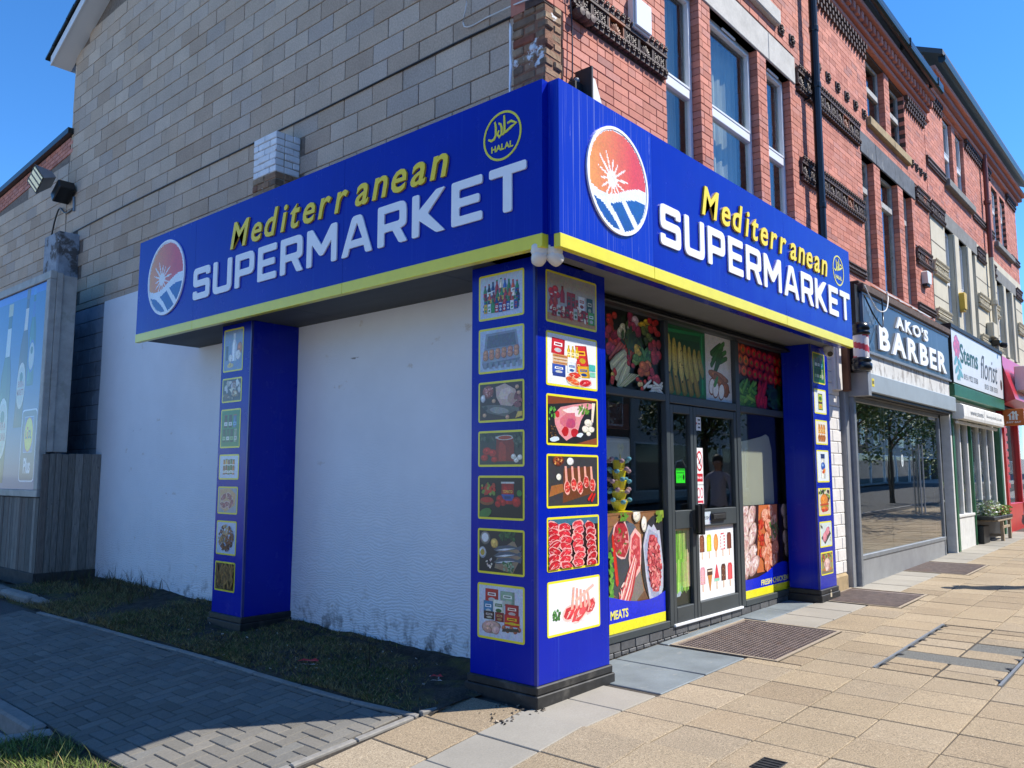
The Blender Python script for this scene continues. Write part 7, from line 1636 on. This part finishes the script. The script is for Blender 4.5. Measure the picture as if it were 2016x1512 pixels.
m = MB(); m.tube([(.60,10.42,6.2),(.60,10.38,5.95)], .02, 8); obj('bracket', m, STEEL, fz)
cable([(.60,10.42,6.0),(.59,10.7,5.98),(.58,10.95,6.12),(.57,11.1,5.95),(.58,11.25,5.7)], .014, BLACKP, 'short loose black cable end below the wall floodlight')
# ================================================================ the rest of the street, behind the camera (seen in the glass)
def house(x0, x1, y0, y1, h_, mt, roofc, label, n, floors, face=1, group='houses across the street'):
    t = thing('terraced_house', label, 'house', ((x0+x1)/2,y1,0), group); zg = -.1
    m = MB(); m.box(x0,x1,y0,y1,zg,h_); obj('wall', m, mt, t)
    m = MB(); ym = (y0+y1)/2; m.add([(x0-.1,y0-.3,h_),(x1+.1,y0-.3,h_),(x1+.1,y1+.3,h_),(x0-.1,y1+.3,h_),(x0-.1,ym,h_+2.6),(x1+.1,ym,h_+2.6)], [(3,2,5,4),(1,0,4,5),(0,3,4),(2,1,5)]); obj('roof', m, roofc, t)
    for f in range(floors):
        for i in range(n):
            x = x0+(x1-x0)*(i+.5)/n; z = .9+f*2.9
            if f == 0: a, b, c = x-(x1-x0)/n*.40, x+(x1-x0)/n*.40, 2.1
            else: a, b, c = x-.5, x+.5, 1.6
            m = MB(); m.box(a-.08,b+.08,y1,y1+.05,z-.08,z+c+.08); w_ = obj('window', m, UPVC, t); m = MB(); m.box(a,b,y1+.051,y1+.06,z,z+c); obj('pane', m, GLASSD, w_)
    return t
GBR = mat('brown_brick_far', (.24,.15,.10), rough=.9, var=[(3,.85,1.1)]); GRD = mat('grey_render_far', (.36,.36,.33), rough=.9, var=[(2,.9,1.05)]); WRD = mat('pale_render_far', (.60,.58,.53), rough=.9, var=[(2,.9,1.05)])
house(-16,-6,-23,-15,6.2,GBR,ROOFM,'brown brick house across the street, left of the pale one',4,2)
house(-5.9,4,-23,-15,8.6,WRD,ROOFM,'pale rendered building across the street',4,3)
house(4.1,14,-23,-15,8.2,GRD,ROOFM,'grey rendered building across the street behind the tree',4,3)
house(14.1,26,-23,-15,6.4,GBR,ROOFM,'brown brick terrace across the street, opposite the florist',5,2)
house(26.1,40,-23,-15,8.5,WRD,ROOFM,'pale building across the street at its far end',5,3)
house(40.1,56,-23,-15,6.8,GBR,ROOFM,'brown brick terrace across the street well beyond the florist',6,2)
house(56.1,75,-23,-15,8.8,GRD,ROOFM,'grey building across the street at the very end',6,3)
house(75.1,100,-22,-13,8.0,GBR,ROOFM,'last brown brick block across the street',7,3)
def sidehouse(x, y0, y1, h_, mt, label):
    t = thing('side_street_house', label, 'house', (x,(y0+y1)/2,0), 'houses down the side street')
    m = MB(); m.box(x-8,x,y0,y1,-.6,h_); obj('wall', m, mt, t); m = MB(); m.add([(x-8.3,y0,h_),(x+.3,y0,h_),(x+.3,y1,h_),(x-8.3,y1,h_),(x-4,y0,h_+2.4),(x-4,y1,h_+2.4)], [(1,2,5,4),(3,0,4,5),(0,1,4),(2,3,5)]); obj('roof', m, ROOFM, t)
    for f in range(2):
        for i in range(4):
            y = y0+(y1-y0)*(i+.5)/4; z = .7+f*2.8; m = MB(); m.box(x,x+.05,y-.6,y+.6,z,z+1.6); w_ = obj('window', m, UPVC, t); m = MB(); m.box(x+.051,x+.06,y-.52,y+.52,z+.08,z+1.52); obj('pane', m, GLASSD, w_)
sidehouse(-22,-6,5,5.8,WRD,'white house on the side street nearest the crossing'); sidehouse(-22,5.4,17,5.6,GBR,'brown brick house further down the side street')
def tree(x, y, h_, r_, label, n=5200):
    t = thing('street_tree', label, 'tree', (x,y,0), 'street trees by the kerb'); rr = random.Random(int(x*10))
    m = MB(); m.tube([(x,y,-.15),(x+.05,y,1.2),(x-.05,y+.05,2.6),(x,y,h_*.62)], .17, 9, r1=.06)
    for k in range(7):
        a_ = k*.9; z0_ = 2.3+.25*k; m.tube([(x,y,z0_),(x+math.cos(a_)*r_*.35,y+math.sin(a_)*r_*.35,z0_+.8),(x+math.cos(a_)*r_*.7,y+math.sin(a_)*r_*.7,z0_+1.3)], .06, 6, r1=.015)
    obj('trunk', m, BARK, t); m = MB(); cl = [(x+rr.gauss(0,r_*.45), y+rr.gauss(0,r_*.45), h_*.68+rr.gauss(0,h_*.13), rr.uniform(.5,.95)) for i in range(34)]
    for i in range(n):
        c = rr.choice(cl); v = Vector((rr.gauss(0,1),rr.gauss(0,1),rr.gauss(0,.8))).normalized()*c[3]*rr.random()**.4; s = rr.uniform(.05,.10)
        M = Euler((rr.uniform(-1,1),rr.uniform(-1,1),rr.uniform(0,6))).to_matrix(); p = Vector(c[:3])+v
        m.add([p+M @ Vector(q) for q in ((-s,0,0),(0,-s*.6,0),(s,0,0),(0,s*.6,0))], [(0,1,2,3)], rr.choice([(.07,.13,.025),(.09,.16,.03),(.12,.19,.04),(.05,.10,.02)]))
    obj('crown', m, LEAF, t)
tree(9.5,-7.2,6.6,1.9,'leafy street tree across from the barber shop'); tree(17.5,-7.0,6.2,1.8,'leafy street tree across from the florist'); tree(2.5,-9.5,6.4,1.8,'leafy street tree across from the supermarket doors')
tree(24,-6.0,6.6,1.9,'leafy street tree beyond the takeaway', 4200); tree(31,-6.4,6.8,2.0,'tall leafy street tree far along the kerb', 4200); tree(39,-6.2,6.6,2.0,'furthest leafy street tree along the kerb', 3600)
struct('far_pavement', sheet([-60,-6,-3,-.2,0,10,30,60], [-15.2,-13.5], -.02, lambda x,y: gz(x,-1)), GREYS)
# parked blue car on the far side of the street, seen mirrored in the barber window
car = thing('parked_car', 'dark blue hatchback parked across the street', 'car', (13,-12.2,-.1)); zc = .05
CARP = mat('dark_blue_car_paint', (.01,.03,.09), rough=.25, coat=.6); cx_, cy_ = 12.5, -12.0
prof = [(-2.0,.30),(-2.05,.62),(-1.9,.85),(-1.15,.95),(-.55,1.40),(.75,1.45),(1.55,1.02),(1.98,.90),(2.05,.55),(1.98,.30)]
m = MB(); m.prism([(p[0]+cx_,p[1]+zc) for p in prof], fr(cy_-.85), -1.7, 0); obj('body', m, CARP, car)
m = MB(); m.prism([(p[0]+cx_,p[1]+zc) for p in ((-1.05,.96),(-.52,1.36),(.70,1.40),(1.35,1.02))], fr(cy_-.85), -1.71, -1.702); obj('side_glass', m, GLASSD, car)
for x in (-1.3,1.3):
    m = MB(); m.lathe([(.0,0),(.30,.0),(.32,.04),(.32,.18),(.30,.22),(0,.22)], (cx_+x,cy_+.66,zc+.32), 18, axis=Vector((0,1,0))); w_ = obj('wheel', m, BLACKP, car); m = MB(); m.lathe([(.2,.221),(.18,.235),(0,.235)], (cx_+x,cy_+.66,zc+.32), 14, axis=Vector((0,1,0))); obj('rim', m, STEEL, w_)
for x in (-2.0,2.0):
    m = MB(); m.cbox(cx_+x-.06,cx_+x+.06,cy_+.45,cy_+.8,zc+.62,zc+.78,.02); obj('headlight', m, LAMPG, car)
# ================================================================ a passer-by at the right edge
def person(px, py, label):
    z0_ = gz(px,-1); t = thing('person', label, 'person', (px,py,z0_)); f = Vector((-.96,.28,0)); s = Vector((.28,.96,0))      # walking towards the shop corner
    def P_(a, b, c): return Vector((px,py,z0_))+f*a+s*b+Vector((0,0,c))
    def skin(name, verts, edges, root, mt):
        me = bpy.data.meshes.new(name); me.from_pydata([tuple(v[0]) for v in verts], edges, []); o = obj(name, me, mt, t); me.materials.append(mt)
        md = o.modifiers.new('skin','SKIN'); me.skin_vertices[0].data if me.skin_vertices else None
        if not me.skin_vertices: pass
        sv = me.skin_vertices[0].data
        for i, v in enumerate(verts): sv[i].radius = (v[1], v[2] if len(v) > 2 else v[1]); sv[i].use_root = (i == root)
        sb = o.modifiers.new('sub','SUBSURF'); sb.levels = 2; sb.render_levels = 2
        dg = bpy.context.evaluated_depsgraph_get(); bpy.context.view_layer.update(); me2 = bpy.data.meshes.new_from_object(o.evaluated_get(bpy.context.evaluated_depsgraph_get())); o.modifiers.clear(); o.data = me2
        me2.polygons.foreach_set('use_smooth', [True]*len(me2.polygons)); return o
    V = [(P_(0,0,.93),.13,.15),(P_(0,0,1.12),.115,.13),(P_(.01,0,1.32),.12,.15),(P_(0,0,1.43),.09,.13),(P_(.01,0,1.52),.05),(P_(.03,0,1.60),.075,.07),(P_(.03,0,1.68),.085,.075),(P_(.02,0,1.75),.05),
         (P_(0,.09,.86),.085),(P_(.16,.10,.48),.058),(P_(.10,.10,.10),.040),(P_(.20,.10,.045),.035),(P_(.26,.10,.035),.028),
         (P_(0,-.09,.86),.085),(P_(-.06,-.10,.48),.058),(P_(-.32,-.10,.16),.040),(P_(-.25,-.10,.07),.035),(P_(-.19,-.10,.05),.028),
         (P_(0,.19,1.40),.055),(P_(.08,.25,1.14),.043),(P_(.27,.25,.95),.033),(P_(.31,.25,.92),.026),
         (P_(0,-.19,1.40),.055),(P_(-.08,-.25,1.14),.043),(P_(-.05,-.25,.90),.033),(P_(-.04,-.25,.86),.026)]
    E = [(0,1),(1,2),(2,3),(3,4),(4,5),(5,6),(6,7),(0,8),(8,9),(9,10),(10,11),(11,12),(0,13),(13,14),(14,15),(15,16),(16,17),(3,18),(18,19),(19,20),(20,21),(3,22),(22,23),(23,24),(24,25)]
    b = skin('body', V, E, 0, SHIRT)
    me = b.data; me.materials.append(TROUS); me.materials.append(SKIN)
    for p in me.polygons:
        c = p.center-Vector((0,0,z0_)) if False else p.center; z = c.z-z0_
        arm = abs((c-Vector((px,py,0))).dot(s)) > .2
        if z > 1.50: p.material_index = 2
        elif z < .92 and not arm: p.material_index = 1
        elif arm and z < .93: p.material_index = 2
    for sd2, w_ in ((.25,P_(.31,.25,.92)),(-.25,P_(-.04,-.25,.86))):
        V = [(w_,.022,.030)]; E = []
        d_ = (f*.55+Vector((0,0,-.8))).normalized() if sd2 > 0 else Vector((0,0,-1)); q = s*(1 if sd2 < 0 else -1)
        V.append((w_+d_*.05,.020,.036)); E.append((0,1)); k0 = 1
        for i, (off, L_) in enumerate(((-.027,.062),(-.009,.072),(.009,.068),(.027,.055))):
            a = w_+d_*.085+f*off; V.append((a,.011)); E.append((k0,len(V)-1)); V.append((a+d_*L_*.5+q*.008,.0095)); E.append((len(V)-2,len(V)-1)); V.append((a+d_*L_+q*.022,.008)); E.append((len(V)-2,len(V)-1))
        V.append((w_+d_*.045+q*.03+f*.02,.012)); E.append((0,len(V)-1)); V.append((w_+d_*.085+q*.045+f*.025,.0095)); E.append((len(V)-2,len(V)-1))
        skin('hand', V, E, 0, SKIN)
    m = MB(); m.ico(P_(-.005,0,1.70), 1, None, 2, (.10,.098,.105)); m.ico(P_(-.06,0,1.60), 1, None, 2, (.06,.085,.11)); obj('hair', m, HAIR, t, True)
    m = MB(); m.ico(P_(.115,0,1.635), .016, None, 2); m.ico(P_(.02,.078,1.64), .02, None, 2); m.ico(P_(.02,-.078,1.64), .02, None, 2); obj('nose_and_ears', m, SKIN, t, True)
    for b_ in (-.03,.03):
        m = MB(); m.ico(P_(.10,b_,1.665), .010, None, 2); obj('eye', m, UPVC, t, True)
person(8.42, -1.98, 'person in a lilac top walking past at the right edge, only an arm in view')
